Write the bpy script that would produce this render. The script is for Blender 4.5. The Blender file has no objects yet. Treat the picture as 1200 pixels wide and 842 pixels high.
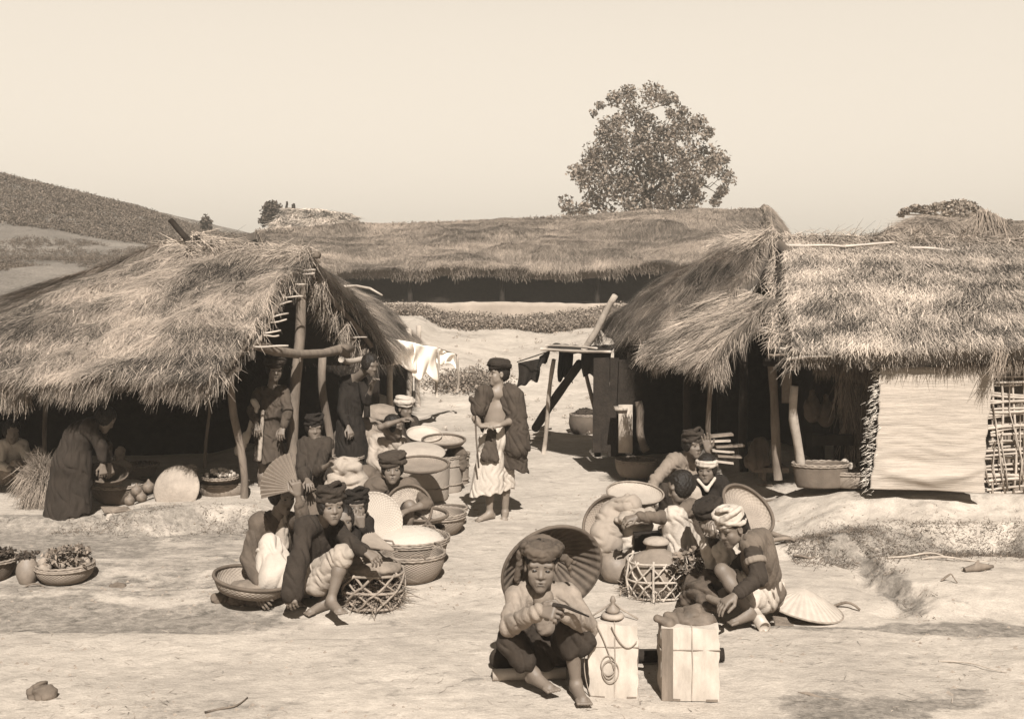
import bpy, math, random
import numpy as np
R = math.radians
rng = np.random.default_rng(7)
random.seed(7)

# ---------------------------------------------------------------- camera, sky, sun, exposure
sc = bpy.context.scene
FPX, HZ, CAMH = 1350.0, 330.0, 2.3          # focal length in photo pixels, horizon row, camera height
cam = bpy.data.objects.new('camera', bpy.data.cameras.new('camera'))
sc.collection.objects.link(cam)
cam.location = (0, 0, CAMH)
cam.rotation_euler = (R(90), 0, 0)
cam.data.sensor_width = 36.0
cam.data.lens = 36.0 * FPX / 1200.0
cam.data.shift_y = -(421 - HZ) / 1200.0
cam.data.clip_start = 0.1
cam.data.clip_end = 3000
sc.camera = cam

SUN_EL, SUN_AZ = 44.0, 7.0                   # sun behind the camera, a little to its right
w = bpy.data.worlds.new('World'); sc.world = w; w.use_nodes = True
nt = w.node_tree; nt.nodes.clear()
out = nt.nodes.new('ShaderNodeOutputWorld'); bg = nt.nodes.new('ShaderNodeBackground')
sky = nt.nodes.new('ShaderNodeTexSky'); sky.sky_type = 'NISHITA'; sky.sun_disc = False
sky.sun_elevation = R(SUN_EL); sky.sun_rotation = R(180 - SUN_AZ)
sky.dust_density = 4.0; sky.air_density = 1.0; sky.ozone_density = 1.0
bw = nt.nodes.new('ShaderNodeRGBToBW')
pw = nt.nodes.new('ShaderNodeMath'); pw.operation = 'POWER'; pw.inputs[1].default_value = 0.35
tint = nt.nodes.new('ShaderNodeVectorMath'); tint.operation = 'SCALE'
tint.inputs[0].default_value = (1.86, 1.66, 1.40)
nt.links.new(sky.outputs[0], bw.inputs[0]); nt.links.new(bw.outputs[0], pw.inputs[0])
nt.links.new(pw.outputs[0], tint.inputs['Scale']); nt.links.new(tint.outputs[0], bg.inputs['Color'])
geo = nt.nodes.new('ShaderNodeTexCoord'); sepz = nt.nodes.new('ShaderNodeSeparateXYZ'); grad = nt.nodes.new('ShaderNodeMapRange')
grad.interpolation_type = 'SMOOTHSTEP'
for s_, x_ in zip(('From Min', 'From Max', 'To Min', 'To Max'), (0.20, 0.60, 1.0, 0.13)): grad.inputs[s_].default_value = x_
nt.links.new(geo.outputs['Generated'], sepz.inputs[0]); nt.links.new(sepz.outputs[2], grad.inputs['Value'])
t2 = nt.nodes.new('ShaderNodeVectorMath'); t2.operation = 'SCALE'
nt.links.new(tint.outputs[0], t2.inputs[0]); nt.links.new(grad.outputs[0], t2.inputs['Scale']); nt.links.new(t2.outputs[0], bg.inputs['Color'])
nt.links.new(bg.outputs[0], out.inputs['Surface'])
bg.inputs['Strength'].default_value = 0.150
sl = bpy.data.lights.new('sun', 'SUN'); sl.energy = 4.8; sl.angle = R(0.5); sl.color = (1.0, 0.975, 0.93)
sun = bpy.data.objects.new('sun', sl); sc.collection.objects.link(sun)
sun.rotation_euler = (R(90 - SUN_EL), 0, R(SUN_AZ))
HAZE = 0.0021
sc.view_settings.view_transform = 'Standard'; sc.view_settings.look = 'None'
sc.view_settings.gamma = 1.0; sc.view_settings.exposure = 1.14

# ---------------------------------------------------------------- helpers
def P(px, py, Y):
    return np.array([(px - 600) * Y / FPX, Y, CAMH + (HZ - py) * Y / FPX])
def V(*a): return np.array(a, float)
def nrm(v):
    v = np.asarray(v, float); return v / (np.linalg.norm(v) + 1e-12)
def ss(x, a, b):
    t = np.clip((x - a) / (b - a), 0, 1); return t * t * (3 - 2 * t)

def _hash(ix, iy, s):
    n = (ix * 374761393 + iy * 668265263 + s * 974634777) & 0x7fffffff
    n = ((n ^ (n >> 13)) * 1274126177) & 0x7fffffff
    return ((n ^ (n >> 16)) & 0xffff) / 65535.0
def vnoise(x, y, s=0):
    x = np.asarray(x, float); y = np.asarray(y, float)
    ix = np.floor(x).astype(np.int64); iy = np.floor(y).astype(np.int64)
    fx = x - ix; fy = y - iy
    fx = fx * fx * (3 - 2 * fx); fy = fy * fy * (3 - 2 * fy)
    a = _hash(ix, iy, s); b = _hash(ix + 1, iy, s); c = _hash(ix, iy + 1, s); d = _hash(ix + 1, iy + 1, s)
    return (a * (1 - fx) + b * fx) * (1 - fy) + (c * (1 - fx) + d * fx) * fy
def fbm(x, y, o=4, s=0):
    r = 0; a = 0.5
    for i in range(o):
        r = r + a * (vnoise(x, y, s + i) - 0.5); x = x * 2.03 + 5.1; y = y * 2.03 + 3.7; a *= 0.5
    return r

C = sc.collection
def link(o, parent=None):
    C.objects.link(o)
    if parent is not None: o.parent = parent
    return o
def root_loc(o):
    while o.parent is not None: o = o.parent
    return np.array(o.location)
def tag(o, label=None, cat=None, group=None, kind=None):
    if label: o['label'] = label
    if cat: o['category'] = cat
    if group: o['group'] = group
    if kind: o['kind'] = kind
    return o
def thing(name, label, cat, loc, group=None):
    o = bpy.data.objects.new(name, None); o.empty_display_size = 0.1
    link(o); o.location = tuple(float(v) for v in loc)
    return tag(o, label, cat, group)
def mesh_data(name, verts, faces, smooth=True):
    verts = np.asarray(verts, np.float32).reshape(-1, 3)
    me = bpy.data.meshes.new(name)
    if isinstance(faces, np.ndarray):
        k = faces.shape[1]; n = len(faces)
        me.vertices.add(len(verts)); me.vertices.foreach_set('co', verts.ravel())
        me.loops.add(n * k); me.loops.foreach_set('vertex_index', faces.astype(np.int32).ravel())
        me.polygons.add(n); me.polygons.foreach_set('loop_start', np.arange(0, n * k, k, dtype=np.int32))
        me.update(calc_edges=True)
    else:
        me.from_pydata([tuple(map(float, v)) for v in verts], [], faces); me.update()
    me.polygons.foreach_set('use_smooth', np.full(len(me.polygons), bool(smooth)))
    return me
def add(name, verts, faces, mat, parent=None, smooth=True, loc=None, uv=None, shade=None):
    """one mesh object; verts are world coordinates"""
    verts = np.asarray(verts, float).reshape(-1, 3)
    if parent is not None: base = root_loc(parent)
    elif loc is not None: base = np.asarray(loc, float)
    else: base = np.zeros(3)
    me = mesh_data(name, verts - base, faces, smooth)
    if uv is not None:
        l = me.uv_layers.new(name='UVMap')
        idx = np.empty(len(me.loops), np.int32); me.loops.foreach_get('vertex_index', idx)
        l.data.foreach_set('uv', np.asarray(uv, np.float32)[idx].ravel())
    if shade is not None:
        a = me.attributes.new('shade', 'FLOAT', 'POINT'); a.data.foreach_set('value', np.asarray(shade, np.float32))
    me.materials.append(mat)
    o = bpy.data.objects.new(name, me); link(o, parent)
    if parent is None: o.location = tuple(base)
    return o

class MB:
    """collects quads/tris of several shapes into one mesh"""
    def __init__(s): s.v = []; s.q = []; s.u = []; s.n = 0
    def put(s, v, q, uv=None):
        v = np.asarray(v, float).reshape(-1, 3); q = np.asarray(q, int)
        s.v.append(v); s.q.append(q + s.n); s.n += len(v)
        s.u.append(uv if uv is not None else np.zeros((len(v), 2)))
        return s
    def make(s, name, mat, parent=None, **k):
        return add(name, np.concatenate(s.v), np.concatenate(s.q), mat, parent, uv=np.concatenate(s.u), **k)
    def tube(s, pts, rad, n=8, wob=0.0, capped=True):
        pts = [np.asarray(p, float) for p in pts]; m = len(pts)
        if np.isscalar(rad): rad = [rad] * m
        V0 = []; uv = []
        up = None
        for i, p in enumerate(pts):
            d = nrm((pts[i + 1] if i < m - 1 else p) - (pts[i - 1] if i > 0 else p))
            if up is None:
                a = V(0, 0, 1) if abs(d[2]) < 0.9 else V(1, 0, 0); up = nrm(np.cross(np.cross(d, a), d))
            else: up = nrm(up - d * np.dot(up, d))
            rt = np.cross(d, up)
            for k in range(n):
                t = 2 * math.pi * k / n; r = rad[i] * (1 + wob * (random.random() - 0.5))
                V0.append(p + (up * math.cos(t) + rt * math.sin(t)) * r); uv.append((k / n, i / max(1, m - 1)))
        q = []
        for i in range(m - 1):
            for k in range(n):
                k2 = (k + 1) % n; q.append((i * n + k, i * n + k2, (i + 1) * n + k2, (i + 1) * n + k))
        if capped:
            for i, pp in ((0, pts[0]), (m - 1, pts[-1])):
                c = len(V0); V0.append(pp); uv.append((0, 0))
                for k in range(0, n, 2):
                    a = i * n + k; b = i * n + (k + 1) % n; e = i * n + (k + 2) % n
                    q.append((c, a, b, e))
        return s.put(V0, q, np.array(uv))
    def box(s, c, sx, sy, sz, ax=None):
        ax = ax if ax is not None else (V(1, 0, 0), V(0, 1, 0), V(0, 0, 1))
        v = [np.asarray(c) + ax[0] * sx * a + ax[1] * sy * b + ax[2] * sz * d for a in (-.5, .5) for b in (-.5, .5) for d in (-.5, .5)]
        return s.put(v, [(0, 1, 3, 2), (4, 6, 7, 5), (0, 4, 5, 1), (2, 3, 7, 6), (0, 2, 6, 4), (1, 5, 7, 3)])

def wpath(a, b, n=8, amp=0.02):
    """a slightly crooked path from a to b"""
    a = np.asarray(a, float); b = np.asarray(b, float)
    off = rng.normal(0, 1, (3,)); off2 = rng.normal(0, 1, (3,))
    return [a + (b - a) * t + amp * (off * math.sin(math.pi * t) + off2 * math.sin(2 * math.pi * t) * 0.6) for t in np.linspace(0, 1, n)]
def tubeobj(name, pts, rad, mat, parent=None, n=9, wob=0.12, **k):
    return MB().tube(pts, rad, n, wob).make(name, mat, parent, **k)
def pole(name, a, b, r0, r1, mat, parent=None, amp=0.015, n=10, **k):
    pts = wpath(a, b, n, amp)
    rad = [(r0 + (r1 - r0) * i / (n - 1)) * (1 + 0.16 * (rng.random() - 0.5)) for i in range(n)]
    return tubeobj(name, pts, rad, mat, parent, **k)

def frame(nv):
    nv = nrm(nv); a = V(0, 1, 0) if abs(nv[1]) < 0.9 else V(1, 0, 0)
    x = nrm(np.cross(a, nv)); y = np.cross(nv, x); return x, y, nv
def lathe(prof, c, nv=(0, 0, 1), n=48, wob=0.0, ell=1.0):
    """prof: list of (radius, height); returns verts, quads, uv"""
    x, y, z = frame(nv); c = np.asarray(c, float)
    if abs(z[2]) > 0.999: x, y, z = V(1, 0, 0), V(0, 1, 0), V(0, 0, 1)
    t = np.linspace(0, 2 * math.pi, n + 1); prof = np.array(prof, float)
    ph = rng.random(3) * 6.28
    wv = 1 + wob * (np.sin(2 * t + ph[0]) + 0.6 * np.sin(3 * t + ph[1]))
    Rr = prof[:, 0][:, None] * wv[None, :]
    v = c + Rr[..., None] * (np.cos(t)[None, :, None] * x + ell * np.sin(t)[None, :, None] * y) + prof[:, 1][:, None, None] * z
    L = np.concatenate([[0], np.cumsum(np.hypot(*np.diff(prof, axis=0).T))])
    uv = np.stack(np.broadcast_arrays((t / (2 * math.pi))[None, :], L[:, None]), -1)
    m = len(prof); i, k = np.meshgrid(np.arange(m - 1), np.arange(n), indexing='ij')
    a = (i * (n + 1) + k).ravel(); q = np.stack([a, a + 1, a + n + 2, a + n + 1], 1)
    return v.reshape(-1, 3), q, uv.reshape(-1, 2)

def sheet(fn, nu, nv_, th=0.004):
    """closed thin cloth: fn(u,v)->points"""
    u, v = np.meshgrid(np.linspace(0, 1, nu), np.linspace(0, 1, nv_), indexing='ij')
    p = fn(u, v)
    du = np.gradient(p, axis=0); dv = np.gradient(p, axis=1)
    n = np.cross(du, dv); n /= np.linalg.norm(n, axis=-1, keepdims=True) + 1e-9
    a = (p + n * th / 2).reshape(-1, 3); b = (p - n * th / 2).reshape(-1, 3)
    i, k = np.meshgrid(np.arange(nu - 1), np.arange(nv_ - 1), indexing='ij'); s = (i * nv_ + k).ravel()
    q = np.stack([s, s + nv_, s + nv_ + 1, s + 1], 1); N = nu * nv_
    q2 = q[:, ::-1] + N
    ring = [k for k in range(nv_)] + [i * nv_ + nv_ - 1 for i in range(1, nu)] + [(nu - 1) * nv_ + k for k in range(nv_ - 2, -1, -1)] + [i * nv_ for i in range(nu - 2, 0, -1)]
    ring = np.array(ring); r2 = np.roll(ring, -1)
    qs = np.stack([ring, r2, r2 + N, ring + N], 1)
    uv = np.stack([u, v], -1).reshape(-1, 2)
    return np.concatenate([a, b]), np.concatenate([q, q2, qs]), np.concatenate([uv, uv])

def strands(base, dirn, nor, length, width, droop=0.0, segs=2, curl=0.15):
    """flat straw blades; arrays of base points, directions and surface normals"""
    N = len(base); dirn = dirn / (np.linalg.norm(dirn, axis=1, keepdims=True) + 1e-9)
    side = np.cross(dirn, nor); side /= np.linalg.norm(side, axis=1, keepdims=True) + 1e-9
    bend = side * rng.normal(0, curl, (N, 1)) + nor * rng.normal(0, curl * 0.5, (N, 1))
    length = np.broadcast_to(length, (N,))[:, None]; width = np.broadcast_to(width, (N,))[:, None]
    V0 = []
    for i in range(segs + 1):
        t = i / segs
        p = base + dirn * length * t + bend * length * t * t
        p = p + np.array([0, 0, -1.0]) * droop * length * t * t
        wd = width * (1 - 0.75 * t) * 0.5
        V0 += [p - side * wd, p + side * wd]
    vv = np.stack(V0, 1)                                   # N, 2(segs+1), 3
    k = 2 * (segs + 1); b = np.arange(N)[:, None] * k
    q = np.concatenate([b + np.array([[2 * i, 2 * i + 1, 2 * i + 3, 2 * i + 2]]) for i in range(segs)], 0)
    return vv.reshape(-1, 3), q, k

# ---------------------------------------------------------------- materials
def sep(l, s=1.0):
    """sepia tone of albedo l"""
    l = float(l); t = min(1.0, l / 0.45) ** 0.6
    g = 0.70 + 0.18 * t; b = 0.48 + 0.27 * t
    g = 1 - (1 - g) * s; b = 1 - (1 - b) * s
    return (l, l * g, l * b, 1)
MATS = {}
def M(name, l, rough=0.9, var=0.25, scale=6.0, bump=0.3, bscale=40.0, weave=None, attr=0.0, stretch=None, spec=0.2, dist=0.01, streak=False):
    if name in MATS: return MATS[name]
    m = bpy.data.materials.new(name); m.use_nodes = True; MATS[name] = m
    t = m.node_tree; N = t.nodes; L = t.links; b = N['Principled BSDF']
    b.inputs['Roughness'].default_value = rough; b.inputs['Specular IOR Level'].default_value = spec
    tc = N.new('ShaderNodeTexCoord'); mp = N.new('ShaderNodeMapping')
    L.new(tc.outputs['Object'], mp.inputs[0])
    if stretch: mp.inputs['Scale'].default_value = stretch
    n1 = N.new('ShaderNodeTexNoise'); n1.inputs['Scale'].default_value = scale; n1.inputs['Detail'].default_value = 6
    n1.inputs['Roughness'].default_value = 0.65
    L.new(mp.outputs[0], n1.inputs['Vector'])
    rp = N.new('ShaderNodeMapRange'); rp.inputs['From Min'].default_value = 0.3; rp.inputs['From Max'].default_value = 0.7
    rp.inputs['To Min'].default_value = 1 - var; rp.inputs['To Max'].default_value = 1 + var
    L.new(n1.outputs['Fac'], rp.inputs['Value'])
    val = rp.outputs[0]
    if attr:
        at = N.new('ShaderNodeAttribute'); at.attribute_name = 'shade'
        r2 = N.new('ShaderNodeMapRange'); r2.inputs['To Min'].default_value = 1 - attr; r2.inputs['To Max'].default_value = 1 + attr
        L.new(at.outputs['Fac'], r2.inputs['Value'])
        mu = N.new('ShaderNodeMath'); mu.operation = 'MULTIPLY'; L.new(val, mu.inputs[0]); L.new(r2.outputs[0], mu.inputs[1]); val = mu.outputs[0]
    n2 = N.new('ShaderNodeTexNoise'); n2.inputs['Scale'].default_value = bscale; n2.inputs['Detail'].default_value = 4
    L.new(mp.outputs[0], n2.inputs['Vector'])
    h = n2.outputs['Fac']
    if weave:
        sx = N.new('ShaderNodeSeparateXYZ'); L.new(tc.outputs['UV'], sx.inputs[0])
        a = N.new('ShaderNodeMath'); a.operation = 'MULTIPLY'; a.inputs[1].default_value = weave[0]; L.new(sx.outputs[0], a.inputs[0])
        c = N.new('ShaderNodeMath'); c.operation = 'MULTIPLY'; c.inputs[1].default_value = weave[1]; L.new(sx.outputs[1], c.inputs[0])
        s1 = N.new('ShaderNodeMath'); s1.operation = 'SINE'; L.new(a.outputs[0], s1.inputs[0])
        s2 = N.new('ShaderNodeMath'); s2.operation = 'SINE'; L.new(c.outputs[0], s2.inputs[0])
        pr = N.new('ShaderNodeMath'); pr.operation = 'MULTIPLY'; L.new(s1.outputs[0], pr.inputs[0]); L.new(s2.outputs[0], pr.inputs[1])
        r3 = N.new('ShaderNodeMapRange'); r3.inputs['From Min'].default_value = -1; r3.inputs['To Min'].default_value = 0.84; r3.inputs['To Max'].default_value = 1.10
        L.new(pr.outputs[0], r3.inputs['Value'])
        mu = N.new('ShaderNodeMath'); mu.operation = 'MULTIPLY'; L.new(val, mu.inputs[0]); L.new(r3.outputs[0], mu.inputs[1]); val = mu.outputs[0]
        ad = N.new('ShaderNodeMath'); ad.operation = 'ADD'; L.new(h, ad.inputs[0]); L.new(pr.outputs[0], ad.inputs[1]); h = ad.outputs[0]
    sc_ = N.new('ShaderNodeVectorMath'); sc_.operation = 'SCALE'; sc_.inputs[0].default_value = sep(l)[:3]
    L.new(val, sc_.inputs['Scale']); L.new(sc_.outputs[0], b.inputs['Base Color'])
    if bump:
        bp = N.new('ShaderNodeBump'); bp.inputs['Strength'].default_value = bump; bp.inputs['Distance'].default_value = dist
        L.new(h, bp.inputs['Height']); L.new(bp.outputs[0], b.inputs['Normal'])
    return m

thatch_m   = M('dry_thatch', 0.20, var=0.25, scale=2.0, attr=0.92, bump=0.2)
thatch_lt  = M('bright_thatch', 0.23, var=0.25, scale=2.0, attr=0.90, bump=0.2)
thatch_old = M('weathered_thatch', 0.15, var=0.30, scale=0.8, attr=0.6, bump=0.2)
under_m    = M('thatch_underside', 0.03, var=0.3, attr=0.3)
wood_m     = M('bark_pole', 0.13, var=0.4, scale=9, stretch=(1, 1, 0.3), bump=0.6, bscale=50)
wood_lt    = M('peeled_pole', 0.28, var=0.25, scale=7, bump=0.4)
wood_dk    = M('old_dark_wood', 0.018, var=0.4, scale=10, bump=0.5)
bamboo_m   = M('bamboo', 0.30, rough=0.5, var=0.2, scale=5, bump=0.15, spec=0.4)
basket_m   = M('woven_basket', 0.20, var=0.2, scale=7, weave=(2 * math.pi * 44, 420), bump=0.7, dist=0.004)
basket_lt  = M('pale_woven_basket', 0.27, var=0.14, scale=7, weave=(2 * math.pi * 52, 480), bump=0.6, dist=0.004)
basket_dk  = M('dark_woven_basket', 0.10, var=0.25, scale=7, weave=(2 * math.pi * 40, 400), bump=0.7, dist=0.004)
tray_m     = M('pale_tray_weave', 0.29, var=0.1, scale=9, weave=(2 * math.pi * 50, 300), bump=0.4, dist=0.003)
hat_m      = M('palm_leaf_hat', 0.40, var=0.2, scale=10, weave=(2 * math.pi * 34, 2.0), bump=0.8, dist=0.004)
rim_m      = M('dark_rim', 0.09, var=0.3)
grain_m    = M('white_rice', 0.36, var=0.06, scale=60, bump=0.5, bscale=300, dist=0.003)
pot_m      = M('fired_clay', 0.17, rough=0.6, var=0.35, scale=5, bump=0.2, spec=0.35)
pot_dk     = M('dark_clay', 0.06, rough=0.6, var=0.3, scale=5, bump=0.2, spec=0.35)
cloth_wh   = M('white_cloth', 0.33, var=0.10, scale=8, bump=0.35, bscale=70)
cloth_lt   = M('pale_cloth', 0.25, var=0.15, scale=8, bump=0.35, bscale=70)
cloth_md   = M('worn_cloth', 0.15, var=0.25, scale=9, bump=0.35, bscale=70)
cloth_md2  = M('faded_cloth', 0.085, var=0.25, scale=9, bump=0.35, bscale=70)
cloth_dk   = M('dark_cloth', 0.026, var=0.3, scale=9, bump=0.35, bscale=70)
cloth_bk   = M('black_cloth', 0.012, var=0.3, scale=9, bump=0.35, bscale=70)
skin_m     = M('skin', 0.115, rough=0.62, var=0.14, scale=14, bump=0.12, bscale=120, spec=0.4)
skin_lt    = M('skin_pale', 0.24, rough=0.55, var=0.12, scale=14, bump=0.12, bscale=120, spec=0.35)
hair_m     = M('hair', 0.012, rough=0.6, var=0.3, bump=0.6, bscale=90)
eye_m      = M('eye_dark', 0.012, rough=0.2, var=0.0, bump=0, spec=0.5)
lip_m      = M('lip', 0.055, rough=0.5, var=0.1, bump=0)
mat_m      = M('reed_mat', 0.29, var=0.24, scale=4, weave=None, bump=0.8, bscale=14, dist=0.012, stretch=(0.5, 0.5, 14))
paper_m    = M('wrapping_cloth', 0.34, var=0.24, scale=11, bump=0.3, bscale=60, stretch=(1, 1, 0.35))
leather_m  = M('leather', 0.10, rough=0.7, var=0.45, scale=9, bump=0.4)
straw_m    = M('loose_straw', 0.32, attr=0.5, bump=0)
leaf_m     = M('tree_leaf', 0.13, rough=0.7, var=0.2, attr=0.6, bump=0)
shrub_m    = M('shrub_leaf', 0.15, rough=0.8, var=0.3, attr=0.5, bump=0)
bark_m     = M('tree_bark', 0.09, var=0.3)
stone_m    = M('stone', 0.10, var=0.4, scale=8, bump=0.6)
earthw_m   = M('mud_wall', 0.24, var=0.15, scale=2)
# ---------------------------------------------------------------- terrain
def g(X, Y):
    X = np.asarray(X, float); Y = np.asarray(Y, float)
    z = 1.15 * ss(Y, 18, 33.5)
    hx = np.interp(X, [-60, -40, -27, -20, -17.5, -15.6, -13, 0, 15, 60], [9.0, 8.3, 6.5, 4.85, 4.0, 3.4, 3.1, 2.9, 2.6, 2.6])
    z = z + hx * ss(Y, 37, 62)
    z = z + 1.5 * ss(Y, 22, 36) * ss(-X, 7, 14) * (1 - ss(Y, 40, 60))
    z = z - 25 * ss(Y, 75, 400)
    # the bank under the huts on the right
    ex = 2.0 + 0.25 * np.sin(Y * 1.3) * 0.5 + 0.5 * fbm(X * 2, Y * 2, 3, 50)
    ey = 9.66 + 0.10 * np.sin(X * 2.1) + 0.55 * fbm(X * 2.2, Y * 2.2, 4, 51)
    corner = ss(X, ex - 0.5, ex + 1.3)
    front = 0.62 * ss(Y, ey - 0.14, ey + 0.12) + 0.38 * ss(Y, ey + 0.30, ey + 0.75)
    z = z + 0.36 * corner * front * (1 - 0.6 * ss(Y, 13, 18))
    # floor of the huts on the left
    ley = 10.62 + 0.10 * np.sin(X * 2.7 + 1.0) + 0.07 * np.sin(X * 6.1)
    z = z + 0.20 * ss(-X, 1.9, 2.5) * ss(Y, ley - 0.10, ley + 0.14) * (0.45 + 0.55 * (1 - ss(-X, 3.4, 3.9)))
    # low slab and gully lower right
    gx = 2.86 + 0.5 * fbm(Y * 2.5, X * 2.5, 4, 5)
    inr = ss(Y, 7.95, 8.25) * (1 - ss(Y, 9.3, 9.55))
    z = z + 0.07 * ss(X, gx, gx + 0.14) * inr * (1 - 0.3 * ss(X, 4, 5.5))
    z = z - 0.05 * np.exp(-((X - gx + 0.07) / 0.10) ** 2) * inr
    # near edge of the beaten street: a low crest at about Y = 7.5
    cy = 7.55 + 0.10 * np.sin(X * 1.1) + 0.05 * np.sin(X * 3.1 + 2)
    z = z - 0.055 * ss(Y, cy, cy + 0.10) * (1 - ss(Y, cy + 0.5, cy + 1.1)) * (0.35 + 0.65 * ss(np.abs(X - 0.5), 0.4, 1.6))
    cy2 = 8.75 + 0.15 * np.sin(X * 0.9 + 1)
    z = z - 0.05 * ss(-X, 2.0, 2.6) * ss(Y, cy2, cy2 + 0.08) * (1 - ss(Y, cy2 + 0.3, cy2 + 0.7))
    # small relief
    nr = ss(Y, 14, 24)
    z = z + 0.045 * fbm(X * 1.1, Y * 1.6, 4, 3) * (1 + 3 * nr) + 0.026 * fbm(X * 5, Y * 6, 4, 11) * (1 - nr) + 0.010 * np.abs(fbm(X * 13, Y * 14, 3, 15)) * (1 - nr) + nr * 0.5 * fbm(X * 0.35, Y * 0.35, 4, 21)
    return z
def gz(X, Y): return float(g(X, Y))
def ground_hit(px, py):
    """where the sight line of a photo pixel meets the ground"""
    lo = 4.0
    for Y in np.arange(4.0, 80, 0.05):
        p = P(px, py, Y)
        if p[2] <= gz(p[0], Y):
            return V(p[0], Y, gz(p[0], Y))
    return P(px, py, 80)
def on(X, Y): return V(X, Y, gz(X, Y))

ys = np.concatenate([np.arange(-4, 5.6, 0.4), np.arange(5.6, 12.2, 0.026), np.arange(12.2, 24, 0.09), np.arange(24, 80, 0.4), 80 * 1.12 ** np.arange(0, 22)])
xp = np.concatenate([np.arange(0, 5.6, 0.028), np.arange(5.6, 12, 0.12), np.arange(12, 60, 0.6), 60 * 1.2 ** np.arange(0, 14)])
xs = np.concatenate([-xp[:0:-1], xp])
XX, YY = np.meshgrid(xs, ys, indexing='ij')
ZZ = g(XX, YY)
nx, ny = XX.shape
i, k = np.meshgrid(np.arange(nx - 1), np.arange(ny - 1), indexing='ij'); s_ = (i * ny + k).ravel()
dirt = np.zeros_like(XX)
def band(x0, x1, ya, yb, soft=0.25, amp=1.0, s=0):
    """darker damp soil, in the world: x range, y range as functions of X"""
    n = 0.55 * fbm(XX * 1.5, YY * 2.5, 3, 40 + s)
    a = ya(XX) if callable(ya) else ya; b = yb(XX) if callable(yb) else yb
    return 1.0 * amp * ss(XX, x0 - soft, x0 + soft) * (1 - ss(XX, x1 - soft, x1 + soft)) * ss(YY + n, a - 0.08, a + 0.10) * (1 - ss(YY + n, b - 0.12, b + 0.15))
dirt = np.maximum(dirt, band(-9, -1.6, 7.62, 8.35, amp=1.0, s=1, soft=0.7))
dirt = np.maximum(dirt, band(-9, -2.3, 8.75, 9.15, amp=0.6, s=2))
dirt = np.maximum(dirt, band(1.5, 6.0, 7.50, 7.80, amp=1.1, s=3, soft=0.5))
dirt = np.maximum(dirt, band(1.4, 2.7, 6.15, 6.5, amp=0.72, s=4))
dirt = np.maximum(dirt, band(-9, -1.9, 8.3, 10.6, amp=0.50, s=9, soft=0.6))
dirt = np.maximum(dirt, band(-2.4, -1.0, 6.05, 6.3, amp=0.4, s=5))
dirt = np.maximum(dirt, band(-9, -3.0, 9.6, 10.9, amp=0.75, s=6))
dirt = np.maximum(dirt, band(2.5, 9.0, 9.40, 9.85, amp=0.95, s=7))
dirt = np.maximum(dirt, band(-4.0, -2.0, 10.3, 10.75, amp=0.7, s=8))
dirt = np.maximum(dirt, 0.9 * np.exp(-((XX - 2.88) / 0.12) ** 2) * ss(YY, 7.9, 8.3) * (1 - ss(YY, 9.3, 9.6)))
# scrub on the hill behind
hillm = ss(YY, 40, 47) * ss(-XX, 7, 12) * (0.75 + 0.8 * fbm(XX * 0.25, YY * 0.2, 4, 60))
scar = ss(YY, 24, 30) * (1 - ss(YY, 42, 46)) * ss(-XX, 6, 9) * (0.70 + 1.4 * fbm(XX * 0.5, YY * 0.5, 4, 61))
midd = ss(YY, 15, 21) * (0.22 + 1.1 * fbm(XX * 0.8, YY * 0.9, 4, 62)); dirt = np.maximum(dirt, midd * 0.8)
lefth = ss(YY, 20, 25) * ss(-XX, 4.5, 7.5) * (0.78 + 0.9 * fbm(XX * 0.6, YY * 0.35, 5, 63))
dirt = np.clip(np.maximum(dirt, np.maximum(np.maximum(hillm * 1.3, scar * 1.25), lefth * 2.2)), 0, 2.2)

gm = bpy.data.materials.new('beaten_earth'); gm.use_nodes = True
t = gm.node_tree; N = t.nodes; L = t.links; b = N['Principled BSDF']; b.inputs['Roughness'].default_value = 0.95; b.inputs['Specular IOR Level'].default_value = 0.1
tc = N.new('ShaderNodeTexCoord')
mp = N.new('ShaderNodeMapping'); mp.inputs['Scale'].default_value = (1, 1.35, 1); L.new(tc.outputs['Object'], mp.inputs[0])
def nz(scale, det=6, vec=None, rough=0.6):
    n = N.new('ShaderNodeTexNoise'); n.inputs['Scale'].default_value = scale; n.inputs['Detail'].default_value = det; n.inputs['Roughness'].default_value = rough
    L.new(vec if vec is not None else mp.outputs[0], n.inputs['Vector']); return n.outputs['Fac']
def mr(v, a, b_, c, d):
    n = N.new('ShaderNodeMapRange'); L.new(v, n.inputs['Value'])
    for s, x in zip(('From Min', 'From Max', 'To Min', 'To Max'), (a, b_, c, d)): n.inputs[s].default_value = x
    return n.outputs[0]
def mth(op, a, b_):
    n = N.new('ShaderNodeMath'); n.operation = op
    for i_, x in enumerate((a, b_)):
        if isinstance(x, (int, float)): n.inputs[i_].default_value = x
        else: L.new(x, n.inputs[i_])
    return n.outputs[0]
big = mr(nz(0.8, 8), 0.3, 0.7, 0.78, 1.12); fine = mr(nz(9, 8), 0.3, 0.7, 0.84, 1.12); grit = mr(nz(70, 3, tc.outputs['Object']), 0.35, 0.65, 0.9, 1.08)
spots = mr(nz(3.5, 9, None, 0.75), 0.57, 0.66, 1.0, 0.62)
val = mth('MULTIPLY', mth('MULTIPLY', mth('MULTIPLY', big, fine), grit), spots)
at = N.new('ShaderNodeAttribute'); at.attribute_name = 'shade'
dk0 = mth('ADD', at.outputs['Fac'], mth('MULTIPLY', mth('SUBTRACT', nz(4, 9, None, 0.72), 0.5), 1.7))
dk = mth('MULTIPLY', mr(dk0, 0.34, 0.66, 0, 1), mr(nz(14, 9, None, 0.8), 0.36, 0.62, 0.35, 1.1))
val = mth('MULTIPLY', val, mr(dk, 0, 1, 1.0, 0.40))
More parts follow.
